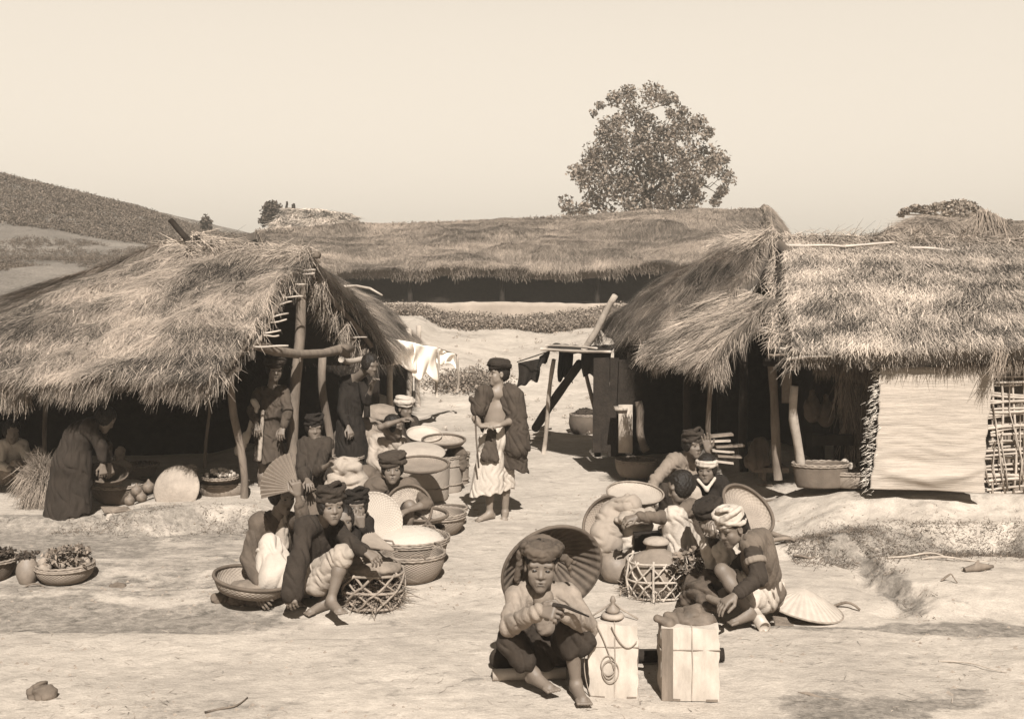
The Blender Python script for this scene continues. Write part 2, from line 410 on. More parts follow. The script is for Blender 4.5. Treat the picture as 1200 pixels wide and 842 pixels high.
val = mth('MULTIPLY', val, mr(at.outputs['Fac'], 1.0, 2.0, 1.0, 0.62))
vs = N.new('ShaderNodeVectorMath'); vs.operation = 'SCALE'; vs.inputs[0].default_value = sep(0.35)[:3]; L.new(val, vs.inputs['Scale']); L.new(vs.outputs[0], b.inputs['Base Color'])
hh = mth('ADD', mth('MULTIPLY', nz(6, 8), 1.0), mth('ADD', mth('MULTIPLY', nz(28, 6, None, 0.7), 0.5), mth('MULTIPLY', nz(120, 3, tc.outputs['Object']), 0.12)))
bp = N.new('ShaderNodeBump'); bp.inputs['Strength'].default_value = 0.65; bp.inputs['Distance'].default_value = 0.025; L.new(hh, bp.inputs['Height']); L.new(bp.outputs[0], b.inputs['Normal'])
ground = add('ground', np.stack([XX, YY, ZZ], -1).reshape(-1, 3), np.stack([s_, s_ + ny, s_ + ny + 1, s_ + 1], 1), gm, shade=dirt.ravel())
tag(ground, 'pale beaten earth street between thatched huts, rising to a hill', kind='structure')

# loose straw, stalks and grit trodden into the street
def scatter_litter():
    mb = MB(); pts = []; dr = []
    n = 4500
    X = rng.uniform(-5, 5, n); Y = 5.9 + 9 * rng.random(n) ** 1.3
    keep = fbm(X * 0.9, Y * 0.9, 3, 77) > -0.02
    X = X[keep]; Y = Y[keep]; Z = g(X, Y) + 0.004; a = rng.uniform(0, 6.28, len(X))
    v, q, k = strands(np.stack([X, Y, Z], 1), np.stack([np.cos(a), np.sin(a) * 0.5, np.full_like(a, 0.02)], 1), np.tile([0, 0, 1.0], (len(X), 1)), rng.uniform(0.02, 0.10, len(X)), rng.uniform(0.002, 0.006, len(X)), curl=0.3)
    o = add('straw_litter', v, q, M('trodden_straw', 0.22, attr=0.8, bump=0), smooth=False, shade=np.repeat(rng.random(len(X)), k))
    tag(o, 'scattered bits of dry straw trodden into the pale street', kind='stuff')
    n = 6000
    X = rng.uniform(-5.2, 5.2, n); Y = 5.9 + 6.5 * rng.random(n) ** 1.3
    dr = fbm(X * 1.4, Y * 1.4, 3, 90); keep = dr > 0.03; X = X[keep]; Y = Y[keep]; n = len(X)
    r = 0.003 + 0.011 * rng.random(n) ** 3
    base = np.array([[1, 0, 0], [0, 1, 0], [-1, 0, 0], [0, -1, 0], [0, 0, 0.8], [0, 0, -0.6]], float)
    vv = (base[None] * (1 + 0.5 * rng.random((n, 6, 1))) * r[:, None, None]) + np.stack([X, Y, g(X, Y)], 1)[:, None]
    f = np.array([[0, 1, 4], [1, 2, 4], [2, 3, 4], [3, 0, 4], [1, 0, 5], [2, 1, 5], [3, 2, 5], [0, 3, 5]])
    fa = (np.arange(n)[:, None, None] * 6 + f[None]).reshape(-1, 3)
    o = add('grit', vv.reshape(-1, 3), fa, M('clod', 0.20, var=0.3), smooth=False); tag(o, 'small clods and grit lying about the street', kind='stuff')
scatter_litter()
def grass_bank():
    """dry grass on the face of the banks"""
    n = 20000
    X = rng.uniform(2.3, 5.6, n); Y = rng.normal(9.62, 0.16, n)
    X2 = rng.uniform(-4.2, -2.0, 2200); Y2 = rng.normal(10.6, 0.12, 2200)
    X3 = rng.normal(2.93, 0.08, 900); Y3 = rng.uniform(8.0, 9.5, 900)
    X = np.concatenate([X, X2, X3]); Y = np.concatenate([Y, Y2, Y3]); keep = fbm(X * 2, Y * 3, 3, 31) > -0.16
    X = X[keep]; Y = Y[keep]; m = len(X)
    d = np.stack([rng.normal(0, 0.5, m), rng.normal(-0.5, 0.4, m), rng.uniform(0.1, 0.9, m)], 1)
    v, q, k = strands(np.stack([X, Y, g(X, Y) - 0.005], 1), d, np.tile([0.0, -1, 0.3], (m, 1)), rng.uniform(0.02, 0.10, m), rng.uniform(0.002, 0.006, m), droop=0.5, curl=0.5)
    tag(add('dry_grass', v, q, M('dry_grass', 0.11, attr=0.7, bump=0), smooth=False, shade=np.repeat(rng.random(m), k)), 'short dry grass on the faces of the low earth banks', kind='stuff')
grass_bank()
# ---------------------------------------------------------------- thatch
def thatch(name, c, parent, n=12000, ln=(0.12, 0.28), wd=(0.003, 0.009), th=0.13, mat=None, bul=0.05, lump=0.05, spread=0.35, swirl=0.5,
           fringe=1400, fr_len=0.22, sidefr=(0, 0), seed=0, lean=0.0, nu=46, nv=30, lift=0.12, edge=0.05, segs=2, flow=None, shade_amp=1.0):
    """thatched slope: c = top-left, top-right, bottom-right, bottom-left (seen from above/outside)"""
    mat = mat or thatch_m
    c = [np.asarray(p, float) for p in c]
    n0 = nrm(np.cross(c[1] - c[0], c[3] - c[0])); 
    if n0[2] < 0: n0 = -n0
    def S(u, v):
        u = np.asarray(u, float)[..., None]; v = np.asarray(v, float)[..., None]
        p = (c[0] * (1 - u) + c[1] * u) * (1 - v) + (c[3] * (1 - u) + c[2] * u) * v
        b = bul * np.sin(np.pi * np.clip(v, 0, 1)) + bul * 0.6 * np.clip(v, 0, 1)
        lu = fbm(u[..., 0] * 5 + seed, v[..., 0] * 3, 4, 100 + seed)[..., None] * lump * 2
        e = edge * 2 * fbm(u[..., 0] * 14 + seed, 0 * v[..., 0] + 3, 3, 130 + seed)[..., None] * np.clip(v, 0, 1) ** 4
        return p + n0 * (b + lu) + nrm(c[3] - c[0]) * e
    u, v = np.meshgrid(np.linspace(0, 1, nu), np.linspace(0, 1, nv), indexing='ij')
    p = S(u, v); q0 = p - n0 * th * (0.75 + 0.25 * np.sin(np.pi * u)[..., None])
    a = p.reshape(-1, 3); b = q0.reshape(-1, 3); Nn = nu * nv
    i, k = np.meshgrid(np.arange(nu - 1), np.arange(nv - 1), indexing='ij'); s = (i * nv + k).ravel()
    q = np.stack([s, s + nv, s + nv + 1, s + 1], 1)
    ring = [k for k in range(nv)] + [i * nv + nv - 1 for i in range(1, nu)] + [(nu - 1) * nv + k for k in range(nv - 2, -1, -1)] + [i * nv for i in range(nu - 2, 0, -1)]
    ring = np.array(ring); r2 = np.roll(ring, -1)
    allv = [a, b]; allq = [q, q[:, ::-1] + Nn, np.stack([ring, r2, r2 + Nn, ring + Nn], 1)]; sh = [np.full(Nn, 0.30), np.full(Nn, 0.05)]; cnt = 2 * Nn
    def put(base, d, nn, L_, W_, droop, shd, curl=0.2):
        nonlocal cnt
        vv, qq, kk = strands(base, d, nn, L_, W_, droop=droop, curl=curl, segs=segs)
        allv.append(vv); allq.append(qq + cnt); cnt += len(vv); sh.append(np.repeat(shd, kk))
    U = rng.random(n); Vv = rng.random(n) ** 0.9
    base = S(U, Vv); e = 0.01
    dv = S(U, Vv + e) - base; dv /= np.linalg.norm(dv, axis=1, keepdims=True)
    du = np.cross(n0, dv)
    ang = lean + swirl * 3.0 * fbm(U * 4 + seed * 3, Vv * 3, 3, 200 + seed) + rng.normal(0, spread, n)
    if flow is not None: ang = ang + flow(U, Vv)
    d = dv * np.cos(ang)[:, None] + du * np.sin(ang)[:, None] + n0 * (lift * rng.random(n) ** 2 + 0.02)[:, None]
    W_ = rng.uniform(*wd, n); L_ = rng.uniform(*ln, n)
    tone = np.clip(0.5 + 0.14 * np.sin(Vv * 34 + 5 * fbm(U * 6, Vv * 2, 3, 70 + seed)) + 1.6 * shade_amp * fbm(U * 7, Vv * 5, 4, 300 + seed) + rng.normal(0, 0.30, n), 0, 1)
    put(base + n0 * (rng.random(n) * 0.03)[:, None], d, np.tile(n0, (n, 1)), L_, W_, 0.12, tone)
    # eave
    if fringe:
        m = fringe; U = rng.random(m); Vv = 1 - 0.05 * rng.random(m)
        base = S(U, Vv) - n0 * (th * rng.random(m) * 0.9)[:, None]
        clump = np.clip(0.7 + 2.6 * fbm(U * 22 + seed, U * 0, 3, 400 + seed), 0.25, 1.7)
        dv = np.tile(nrm(c[3] - c[0]), (m, 1))
        sidev = nrm(c[1] - c[0])
        d = dv * 0.8 + np.array([0, 0, -0.5]) + sidev * rng.normal(0, 0.22, m)[:, None] + rng.normal(0, 0.12, (m, 3))
        put(base, d, np.tile(n0, (m, 1)), fr_len * clump * rng.uniform(0.5, 1.2, m), rng.uniform(*wd, m), 0.35, np.clip(rng.normal(0.5, 0.25, m), 0, 1))
    for side, cnt_ in zip((0.0, 1.0), sidefr):
        if cnt_:
            m = cnt_; Vv = rng.random(m); U = np.full(m, side) + (0.02 if side == 0 else -0.02) * rng.random(m)
            base = S(U, Vv) - n0 * (th * rng.random(m))[:, None]
            sd = nrm(c[1] - c[0]) * (1 if side else -1); dv = nrm(c[3] - c[0])
            d = dv * rng.uniform(0.3, 1.2, m)[:, None] + sd * rng.uniform(0.05, 0.8, m)[:, None] + np.array([0, 0, -0.5]) * rng.random(m)[:, None] + rng.normal(0, 0.15, (m, 3))
            put(base, d, np.tile(n0, (m, 1)), rng.uniform(0.07, 0.22, m), rng.uniform(*wd, m), 0.3, np.clip(rng.normal(0.5, 0.28, m), 0, 1))
    o = add(name, np.concatenate(allv), np.concatenate(allq), mat, parent, smooth=False, shade=np.concatenate(sh))
    return S, n0

def straw_tuft(mb_list, base, dirv, n, ln, spread, wd=(0.004, 0.008)):
    b = np.asarray(base) + rng.normal(0, 0.03, (n, 3)); d = np.asarray(dirv) + rng.normal(0, spread, (n, 3))
    v, q, k = strands(b, d, np.tile([0.0, -1, 0.4], (n, 1)), rng.uniform(ln * 0.5, ln, n), rng.uniform(*wd, n), droop=0.2)
    mb_list.append((v, q, np.repeat(rng.random(n), k)))
def tufts_obj(name, lst, parent, mat=None):
    vs, qs, sh, c = [], [], [], 0
    for v, q, s in lst: vs.append(v); qs.append(q + c); c += len(v); sh.append(s)
    return add(name, np.concatenate(vs), np.concatenate(qs), mat or thatch_m, parent, smooth=False, shade=np.concatenate(sh))

def wall_plane(name, a, b, zt, mat, parent, th=0.05, n=14, amp=0.02):
    """thin standing wall from ground point a to b up to height zt"""
    a = np.asarray(a, float); b = np.asarray(b, float)
    nn = nrm(np.cross(b - a, V(0, 0, 1)))
    def f(u, v):
        p = a + (b - a) * u[..., None]; z = p[..., 2] - 0.15 + (zt - p[..., 2] + 0.15) * v
        p = p.copy(); p[..., 2] = z
        return p + nn * (amp * np.sin(u * 17 + v * 5))[..., None]
    v, q, uv = sheet(f, n, n, th)
    return add(name, v, q, mat, parent, uv=uv)

# ---------------------------------------------------------------- hut on the left
hutL = thing('thatched_hut', 'low open market hut on the left with shaggy thatch and forked corner poles', 'hut', on(-3.6, 12), 'thatched market huts')
r0, r1 = P(195, 292, 12.9), P(362, 300, 12.0)
e1, e0 = P(250, 436, 10.2), P(-130, 444, 11.1)
thatch('roof_front', [r0, r1, e1, e0], hutL, n=80000, ln=(0.06, 0.22), fringe=9500, fr_len=0.13, sidefr=(0, 700), seed=1, bul=0.03, lump=0.12, spread=0.52, swirl=0.38, th=0.16, edge=0.10,
       flow=lambda u, v: 0.10 * (1 - u))
l0, l1 = P(-260, 452, 13.2), P(-140, 448, 11.2)
thatch('roof_hip', [P(190, 296, 13.2), P(200, 290, 12.85), l1, l0], hutL, n=9000, ln=(0.12, 0.3), fringe=500, seed=2, bul=0.1, lump=0.1, th=0.15, spread=0.4)
b1, b0 = P(462, 420, 14.5), P(150, 430, 16.0)
thatch('roof_back', [P(366, 301, 12.05), P(190, 294, 13.1), b0, b1], hutL, n=11000, ln=(0.12, 0.28), fringe=900, seed=3, sidefr=(900, 0), bul=0.08, lump=0.06, th=0.14)
# ridge cover: rough straw thrown over the ridge
tl = []
for t_ in np.linspace(0, 1, 40):
    p = r0 + (r1 - r0) * t_ + V(0, 0, 0.03)
    straw_tuft(tl, p, (rng.normal(0, 0.6), -0.7, -0.35), 70, 0.34, 0.4)
    straw_tuft(tl, p, (rng.normal(0, 0.6), 0.7, -0.35), 40, 0.30, 0.4)
for px, py, Y in ((222, 290, 12.5), (240, 284, 12.4), (250, 287, 12.4), (262, 284, 12.4), (230, 278, 12.6)):
    straw_tuft(tl, P(px, py, Y), (0.8, -0.3, -0.25), 130, 0.36, 0.3)
tufts_obj('ridge_straw', tl, hutL)
MB().tube([P(200, 258, 12.7), P(212, 272, 12.65), P(225, 287, 12.6)], [0.033, 0.036, 0.04], 8, 0.1).tube([P(218, 284, 12.6), P(233, 278, 12.5)], 0.03, 7, 0.1).make('ridge_post', wood_dk, hutL)
pole('ridge_pole', P(180, 300, 13.0), P(374, 299, 11.98), 0.042, 0.04, wood_m, hutL, amp=0.02)
floorz = gz(-2.5, 11.4)
# corner and inner poles
def upole(a, b, r0_, r1_, mat=wood_m, parent=hutL, amp=0.02, name='post'): return pole(name, a, b, r0_, r1_, mat, parent, amp)
upole(P(286, 592, 11.15), P(271, 430, 11.1), 0.038, 0.034, amp=0.03)
upole(P(346, 585, 11.9), P(350, 302, 11.95), 0.062, 0.05, amp=0.03)
upole(P(387, 562, 12.9), P(378, 418, 12.7), 0.05, 0.042, amp=0.04)
upole(P(240, 548, 11.9), P(240, 452, 11.8), 0.018, 0.012, wood_m, amp=0.05)
upole(P(53, 535, 12.7), P(53, 455, 12.7), 0.026, 0.024, wood_m, amp=0.01)
upole(P(432, 575, 13.6), P(428, 425, 13.6), 0.04, 0.04, wood_dk)
# tie beam with its fork, rafters, braces
MB().tube([P(282, 398, 10.9), P(303, 404, 11.05), P(322, 411, 11.3), P(350, 415, 11.7), P(378, 414, 12.2), P(400, 409, 12.6), P(412, 408, 12.8)], [0.058, 0.055, 0.05, 0.045, 0.045, 0.06, 0.045], 10, 0.1)\
    .tube([P(398, 410, 12.5), P(408, 416, 12.6)], [0.05, 0.04], 8).make('tie_beam', wood_m, hutL)
pole('rafter', P(262, 432, 10.6), P(306, 395, 11.0), 0.026, 0.024, wood_lt, hutL)
pole('rafter', P(302, 402, 11.0), P(349, 304, 11.95), 0.028, 0.024, wood_m, hutL)
pole('rafter', P(355, 305, 12.0), P(435, 405, 14.0), 0.03, 0.03, wood_m, hutL)
pole('rafter', P(265, 434, 10.4), P(345, 312, 11.9), 0.02, 0.02, wood_m, hutL)
pole('wall_plate', P(255, 428, 10.9), P(280, 432, 11.2), 0.028, 0.026, wood_lt, hutL)
pole('wall_plate', P(-40, 432, 11.6), P(268, 430, 10.95), 0.03, 0.028, wood_dk, hutL)
pole('wall_plate', P(400, 421, 13.0), P(436, 423, 13.8), 0.035, 0.032, wood_lt, hutL)
for (x0, y0, x1, y1) in ((336, 317, 372, 316), (334, 320, 371, 320), (333, 348, 357, 347), (322, 371, 340, 367), (316, 376, 338, 374), (310, 390, 331, 387), (312, 392, 329, 393), (300, 405, 340, 405), (330, 356, 344, 353), (338, 330, 360, 333), (366, 344, 384, 349), (404, 394, 432, 395)):
    Y = 12.0 - 1.2 * (y0 - 300) / 110 if x0 < 366 else 12.4 + (y0 - 340) * 0.02
    pole('thatch_lath', P(x0 - 4, y0 + 1, Y), P(x1 - 2, y1, Y + 0.1), 0.010, 0.009, bamboo_m, hutL, amp=0.006)
MB().tube([P(376, 334, 12.3), P(377, 360, 12.4)], 0.006, 5).tube([P(324, 340, 11.9), P(325, 372, 11.9)], 0.005, 5).tube([P(350, 412, 11.7), P(352, 424, 11.65)], 0.012, 6).make('lashing', M('rattan', 0.12), hutL)
tl = []
for (px, py, Y) in ((380, 350, 12.6), (392, 366, 13), (404, 380, 13.3), (412, 395, 13.6), (425, 408, 13.9), (436, 416, 14.2), (360, 300, 12), (355, 298, 12), (374, 330, 12.3)):
    straw_tuft(tl, P(px, py, Y), (-0.25, -0.5, -0.9), 90, 0.30, 0.35)
straw_tuft(tl, P(352, 298, 11.95), (-0.5, -0.2, 0.5), 14, 0.3, 0.5)
tufts_obj('gable_straw', tl, hutL)
# dark rear wall of matting, left part
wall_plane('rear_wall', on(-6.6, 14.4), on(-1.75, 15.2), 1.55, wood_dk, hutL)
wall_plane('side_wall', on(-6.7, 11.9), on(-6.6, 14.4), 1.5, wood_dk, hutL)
# ragged piece of older thatch hanging at the left
tl = []
for px in range(-20, 32, 3): straw_tuft(tl, P(px, 447, 10.9), (0.0, -0.1, -1), 45, 0.26, 0.16)
tufts_obj('hanging_straw', tl, hutL)
for o_ in list(hutL.children): pass

# second hut further up on the left, its ridge running away from the camera
hut2 = thing('thatched_hut', 'small thatched hut behind the left hut with white cloths hung at its eave', 'hut', on(-2.6, 17.5), 'thatched market huts')
thatch('roof_slope', [P(296, 318, 14.9), P(372, 312, 20.6), P(489, 397, 20.8), P(452, 418, 15.1)], hut2, n=14000, ln=(0.15, 0.35), fringe=900, seed=5, th=0.14, bul=0.1, lump=0.08, spread=0.4, wd=(0.006, 0.012), mat=thatch_m, sidefr=(500, 500))
thatch('roof_slope', [P(372, 312, 20.6), P(296, 318, 14.9), V(-5.4, 15.0, 1.4), V(-5.6, 20.6, 1.4)], hut2, n=2500, fringe=100, seed=6, th=0.14)
for (px, py, Y, zt) in ((434, 487, 15.9, 1.3), (457, 470, 17.3, 1.35), (478, 450, 19.4, 1.4), (490, 446, 20.6, 1.4)):
    gp_ = P(px, py, Y); gp_[2] = gz(gp_[0], Y) - 0.05
    pole('post', gp_, V(gp_[0] + 0.01, Y, zt + 0.12), 0.05, 0.045, wood_lt, hut2)
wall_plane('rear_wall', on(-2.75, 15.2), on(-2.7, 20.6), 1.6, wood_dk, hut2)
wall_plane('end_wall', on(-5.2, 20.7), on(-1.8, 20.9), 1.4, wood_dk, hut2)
a_ = P(452, 412, 15.1)
MB().tube([P(402, 336, 17), P(418, 335, 16.6), P(434, 338, 16.3), P(448, 346, 16.2)], [0.022, 0.02, 0.018, 0.014], 7).make('bent_cane', bamboo_m, hut2)

# ---------------------------------------------------------------- hut on the right, facing the street
hutR = thing('thatched_hut', 'long thatched stall on the right with a reed mat hung below its eave', 'hut', on(3.8, 11.6), 'thatched market huts')
R0, R1 = P(916, 280, 12.7), P(1290, 288, 12.7)
E1, E0 = P(1300, 405, 10.3), P(927, 418, 10.35)
thatch('roof_front', [R0, R1, E1, E0], hutR, mat=thatch_lt, n=42000, ln=(0.06, 0.19), fringe=3400, fr_len=0.07, sidefr=(900, 0), seed=8, bul=0.07, lump=0.05, th=0.17, spread=0.26, swirl=0.25, edge=0.03, lift=0.16,
       flow=lambda u, v: 0.75 * ss(u, 0.55, 0.95) * (1 - 0.3 * v))
thatch('roof_back', [R1, R0, V(2.9, 15.3, 1.5), V(6.6, 15.3, 1.5)], hutR, n=3500, fringe=200, seed=9, th=0.15)
tl = []
for t_ in np.linspace(0, 0.8, 60):
    p = R0 + (R1 - R0) * t_ + V(0, 0, 0.02)
    straw_tuft(tl, p, (rng.normal(0.1, 0.4), -0.6, -0.4 + rng.normal(0, 0.3)), 60, 0.3, 0.4)
tufts_obj('ridge_straw', tl, hutR)
for (x0, y0, x1, y1) in ((985, 289, 1048, 284), (1060, 291, 1132, 295), (918, 287, 990, 289), (1040, 292, 1075, 296)):
    pole('ridge_cane', P(x0, y0, 12.42), P(x1, y1, 12.4), 0.016, 0.014, bamboo_m, hutR, amp=0.01)
pole('eave_cane', P(922, 421, 10.33), P(975, 417, 10.33), 0.014, 0.012, bamboo_m, hutR)
# verge of the roof: lath ends one above another
for i_ in range(17):
    t_ = i_ / 16; y_ = 288 + 128 * t_; Y = 12.65 - 2.2 * t_
    pole('thatch_lath', P(902 + rng.uniform(-6, 3), y_ + rng.uniform(-2, 2), Y), P(925, y_ + rng.uniform(-1, 1), Y + 0.05), 0.012, 0.011, bamboo_m if i_ % 3 == 0 else wood_m, hutR, amp=0.004, n=5)
pole('rafter', P(912, 278, 12.7), P(916, 424, 10.5), 0.035, 0.035, wood_dk, hutR)
tl = []
for t_ in np.linspace(0, 1, 22):
    straw_tuft(tl, P(908, 282 + 120 * t_, 12.6 - 2.1 * t_), (-0.5, -0.3, -0.7), 26, 0.16, 0.45)
tufts_obj('gable_straw', tl, hutR)
pR = lambda a, b, r, m=wood_m, am=0.02: pole('post', a, b, r, r * 0.85, m, hutR, am)
pR(P(939, 570, 10.95), P(931, 452, 10.85), 0.046, wood_lt, 0.015)
pR(P(912, 562, 11.25), P(903, 415, 11.3), 0.048, wood_m, 0.01)
pR(P(984, 552, 11.9), P(980, 440, 11.9), 0.06, wood_dk, 0.01)
pR(on(5.3, 11.1), V(5.3, 11.1, 1.75), 0.05, wood_m)
pole('wall_plate', P(895, 424, 11.0), P(1300, 424, 11.0), 0.04, 0.04, wood_dk, hutR)
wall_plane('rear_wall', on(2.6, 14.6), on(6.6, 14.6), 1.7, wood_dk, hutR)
# inner partition of upright leaves
tl = []
for i_ in range(26):
    x_ = 988 + 56 * rng.random()
    straw_tuft(tl, P(x_, 436 + 60 * rng.random(), 11.5), (rng.normal(0, 0.15), -0.1, -1), 60, 0.42, 0.16, wd=(0.006, 0.014))
tufts_obj('leaf_partition', tl, hutR, thatch_old)
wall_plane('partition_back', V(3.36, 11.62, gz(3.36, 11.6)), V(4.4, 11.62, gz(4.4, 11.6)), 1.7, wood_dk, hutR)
# wattle side wall at the right edge of the picture
mb = MB(); Yw = 10.55
for i_ in range(15):
    y_ = 440 + i_ * 9.6 + rng.uniform(-2, 2)
    for k_ in range(2):
        mb.tube(wpath(P(1158 + 4 * math.sin(i_) - 10 * rng.random() * (y_ > 515), y_ + k_ * 3, Yw), P(1290, y_ + rng.uniform(-5, 5) - 3, Yw), 8, 0.02), 0.009 + 0.006 * rng.random(), 6)
for px in (1163, 1172, 1186, 1200, 1216, 1235, 1255):
    mb.tube(wpath(P(px, 430, Yw + 0.02), P(px + rng.uniform(-3, 10), 582, Yw - 0.02), 6, 0.02), 0.012, 6)
for k_ in range(10):
    x_ = 1158 + rng.uniform(0, 50); mb.tube(wpath(P(x_, 440 + 90 * rng.random(), Yw - 0.03), P(x_ + rng.uniform(-6, 22), 560 + 22 * rng.random(), Yw - 0.05), 5, 0.02), 0.006, 5)
mb.make('wattle_wall', M('split_cane', 0.30, var=0.3), hutR)
wall_plane('wattle_lining', P(1168, 585, 10.75), P(1290, 585, 10.75), 1.6, M('lining', 0.14, var=0.3), hutR)
tl = []
for px in range(1100, 1290, 5): straw_tuft(tl, P(px, 416, 10.45), (0, -0.1, -1), 60, 0.14, 0.2)
for px in range(960, 1100, 5): straw_tuft(tl, P(px, 425, 10.9), (0, -0.1, -1), 50, 0.16 + 0.05 * math.sin(px * .05), 0.2)
straw_tuft(tl, P(1172, 412, 10.2), (-0.35, -0.2, -1), 80, 0.24, 0.12)
tufts_obj('eave_straw', tl, hutR, thatch_old)

# reed mat hung under the eave
def matf(u, v):
    top = P(1030, 430, 10.5) * (1 - u[..., None]) + P(1168, 428, 10.45) * u[..., None]
    bot = P(1018, 572, 10.30) * (1 - u[..., None]) + P(1152, 577, 10.25) * u[..., None]
    p = top * (1 - v[..., None]) + bot * v[..., None]
    p = p.copy(); p[..., 0] += 0.03 * np.sin(np.pi * v) * (1 - 2 * u) + 0.006 * np.sin(v * 40) * np.abs(1 - 2 * u); p[..., 1] -= 0.02 * np.sin(u * 7 + 1) * (0.3 + v) + 0.08 * np.exp(-((v - 0.90 + 0.10 * (2 * u - 1) ** 2) / 0.06) ** 2) * np.sin(np.pi * u) - 0.02 * np.exp(-((v - 0.78) / 0.05) ** 2) * np.sin(np.pi * u)
    p[..., 1] -= 0.003 * np.sin(v * 70 + 3 * np.sin(u * 7)) * (v > 0.45)
    return p
v, q, uv = sheet(matf, 60, 110, 0.008)
hm = thing('hanging_mat', 'large pale reed mat hung under the eave of the right stall', 'mat', P(1090, 575, 10.3))
add('mat_weave', v, q, mat_m, hm, uv=uv)
tl = []
for t_ in np.linspace(0, 1, 60):
    p = P(1030, 430, 10.5) * (1 - t_) + P(1018, 572, 10.30) * t_
    straw_tuft(tl, p, (-1, -0.1, -0.25), 5, 0.06, 0.25, wd=(0.003, 0.005))
tufts_obj('fringe', tl, hm, M('mat_fringe', 0.42, attr=0.3, bump=0))

# ---------------------------------------------------------------- middle hut on the right, slopes falling to the street
hutM = thing('thatched_hut', 'leaning thatched stall between the long right stall and the awning', 'hut', on(1.9, 13), 'thatched market huts')
thatch('roof_slope', [P(847, 287, 14.9), P(906, 274, 12.2), P(846, 412, 11.25), P(704, 388, 14.9)], hutM, n=30000, ln=(0.10, 0.28), fringe=2200, fr_len=0.18, sidefr=(500, 300), seed=12, bul=0.08, lump=0.10, th=0.15, spread=0.45, swirl=0.4, edge=0.12)
thatch('roof_slope_lower', [P(862, 335, 11.8), P(910, 352, 11.3), P(842, 418, 10.9), P(764, 408, 12.0)], hutM, n=9000, ln=(0.14, 0.32), fringe=1500, fr_len=0.16, sidefr=(0, 300), seed=13, bul=0.05, lump=0.06, th=0.13, spread=0.2, swirl=0.3)
thatch('roof_rear', [P(906, 274, 12.2), P(847, 287, 14.9), V(4.2, 15.0, 1.5), V(4.3, 12.9, 1.5)], hutM, n=2500, fringe=0, seed=14, th=0.12)
tl = []
for px, py, Y in ((838, 440, 11), (830, 438, 11.1), (845, 432, 11), (755, 420, 12.3), (762, 424, 12.1), (846, 440, 11), (700, 405, 14.8), (770, 432, 12)):
    straw_tuft(tl, P(px, py - 14, Y), (0.05, -0.2, -1), 70, 0.20, 0.22)
tufts_obj('drooping_straw', tl, hutM)
tl = []
for t_ in np.linspace(0, 1, 30):
    p = P(906, 274, 12.2) * (1 - t_) + P(847, 287, 14.9) * t_
    straw_tuft(tl, p, (-0.7, -0.3, -0.3), 70, 0.34, 0.4)
tufts_obj('ridge_straw', tl, hutM)
pM = lambda a, b, r, m=wood_m, am=0.02: pole('post', a, b, r, r * 0.85, m, hutM, am)
pM(P(833, 535, 11.9), P(832, 432, 11.6), 0.028, wood_m, 0.01)
pM(P(757, 528, 13.4), P(748, 470, 13.4), 0.05, wood_m, 0.02)
pM(P(872, 552, 12.3), P(870, 400, 12.3), 0.05, wood_dk, 0.01)
pM(P(700, 535, 14.6), P(706, 405, 14.8), 0.04, wood_dk, 0.02)
pM(P(808, 540, 12.8), P(806, 425, 12.8), 0.05, wood_dk, 0.02)
MB().box(P(733, 502, 13.2), 0.16, 0.03, 0.55).make('plank', wood_lt, hutM)
for k_ in range(6):
    x_ = 700 + k_ * 9.5; MB().box(P(x_, 474 + rng.uniform(-3, 3), 13.6 + rng.uniform(-.04, .04)), 0.102, 0.025, 1.05 + rng.uniform(0, .18), (nrm(V(1, 0, rng.normal(0, .03))), V(0, 1, 0), nrm(V(rng.normal(0, .03), 0, 1)))).make('interior_shade_board', wood_dk, hutM, smooth=False)  # near-black boards stand in for the shade inside the hut
MB().box(P(727, 478, 13.3), 0.14, 0.3, 0.03).make('shelf', wood_lt, hutM)
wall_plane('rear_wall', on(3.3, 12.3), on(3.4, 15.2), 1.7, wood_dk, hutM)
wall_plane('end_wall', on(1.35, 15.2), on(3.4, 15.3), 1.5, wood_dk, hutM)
pole('rafter', P(870, 385, 11.3), P(905, 381, 11.2), 0.016, 0.016, bamboo_m, hutM)
pole('rafter', P(868, 389, 11.3), P(900, 388, 11.2), 0.014, 0.014, bamboo_m, hutM)
pole('wall_plate', P(764, 428, 12.0), P(846, 436, 11.2), 0.03, 0.03, wood_dk, hutM)

# awning of planks on thin poles, in front of the middle hut
aw = thing('pole_awning', 'flat makeshift awning on slanting poles hung with black rags', 'awning', on(0.9, 15))
def awf(u, v):
    a, b, c_, d = P(640, 409, 14.6), P(716, 411, 13.6), P(722, 404, 15.6), P(650, 403, 16.4)
    p = (a * (1 - u[..., None]) + b * u[..., None]) * (1 - v[..., None]) + (d * (1 - u[..., None]) + c_ * u[..., None]) * v[..., None]
    p = p.copy(); p[..., 2] += 0.02 * np.sin(u * 40) * 0.3 - 0.03 * np.sin(np.pi * u); return p
v, q, uv = sheet(awf, 40, 12, 0.03); add('deck', v, q, wood_dk, aw, uv=uv)
pole('edge_cane', P(634, 409, 14.55), P(716, 412, 13.55), 0.018, 0.016, bamboo_m, aw)
pole('edge_cane', P(640, 405, 15.0), P(700, 408, 14.2), 0.014, 0.014, bamboo_m, aw)
for a, b, r, m in ((P(637, 531, 15.4), P(649, 421, 14.9), 0.030, wood_lt), (P(697, 480, 15.0), P(685, 425, 15.0), 0.028, wood_m), (P(699, 530, 14.6), P(706, 500, 14.6), 0.022, wood_lt)):
    pole('post', a, b, r, r * 0.9, m, aw)
pole('brace', P(627, 502, 16.0), P(680, 425, 14.9), 0.06, 0.055, wood_dk, aw)
pole('slanting_pole', P(684, 410, 14.6), P(721, 346, 14.3), 0.045, 0.038, wood_lt, aw, amp=0.01)
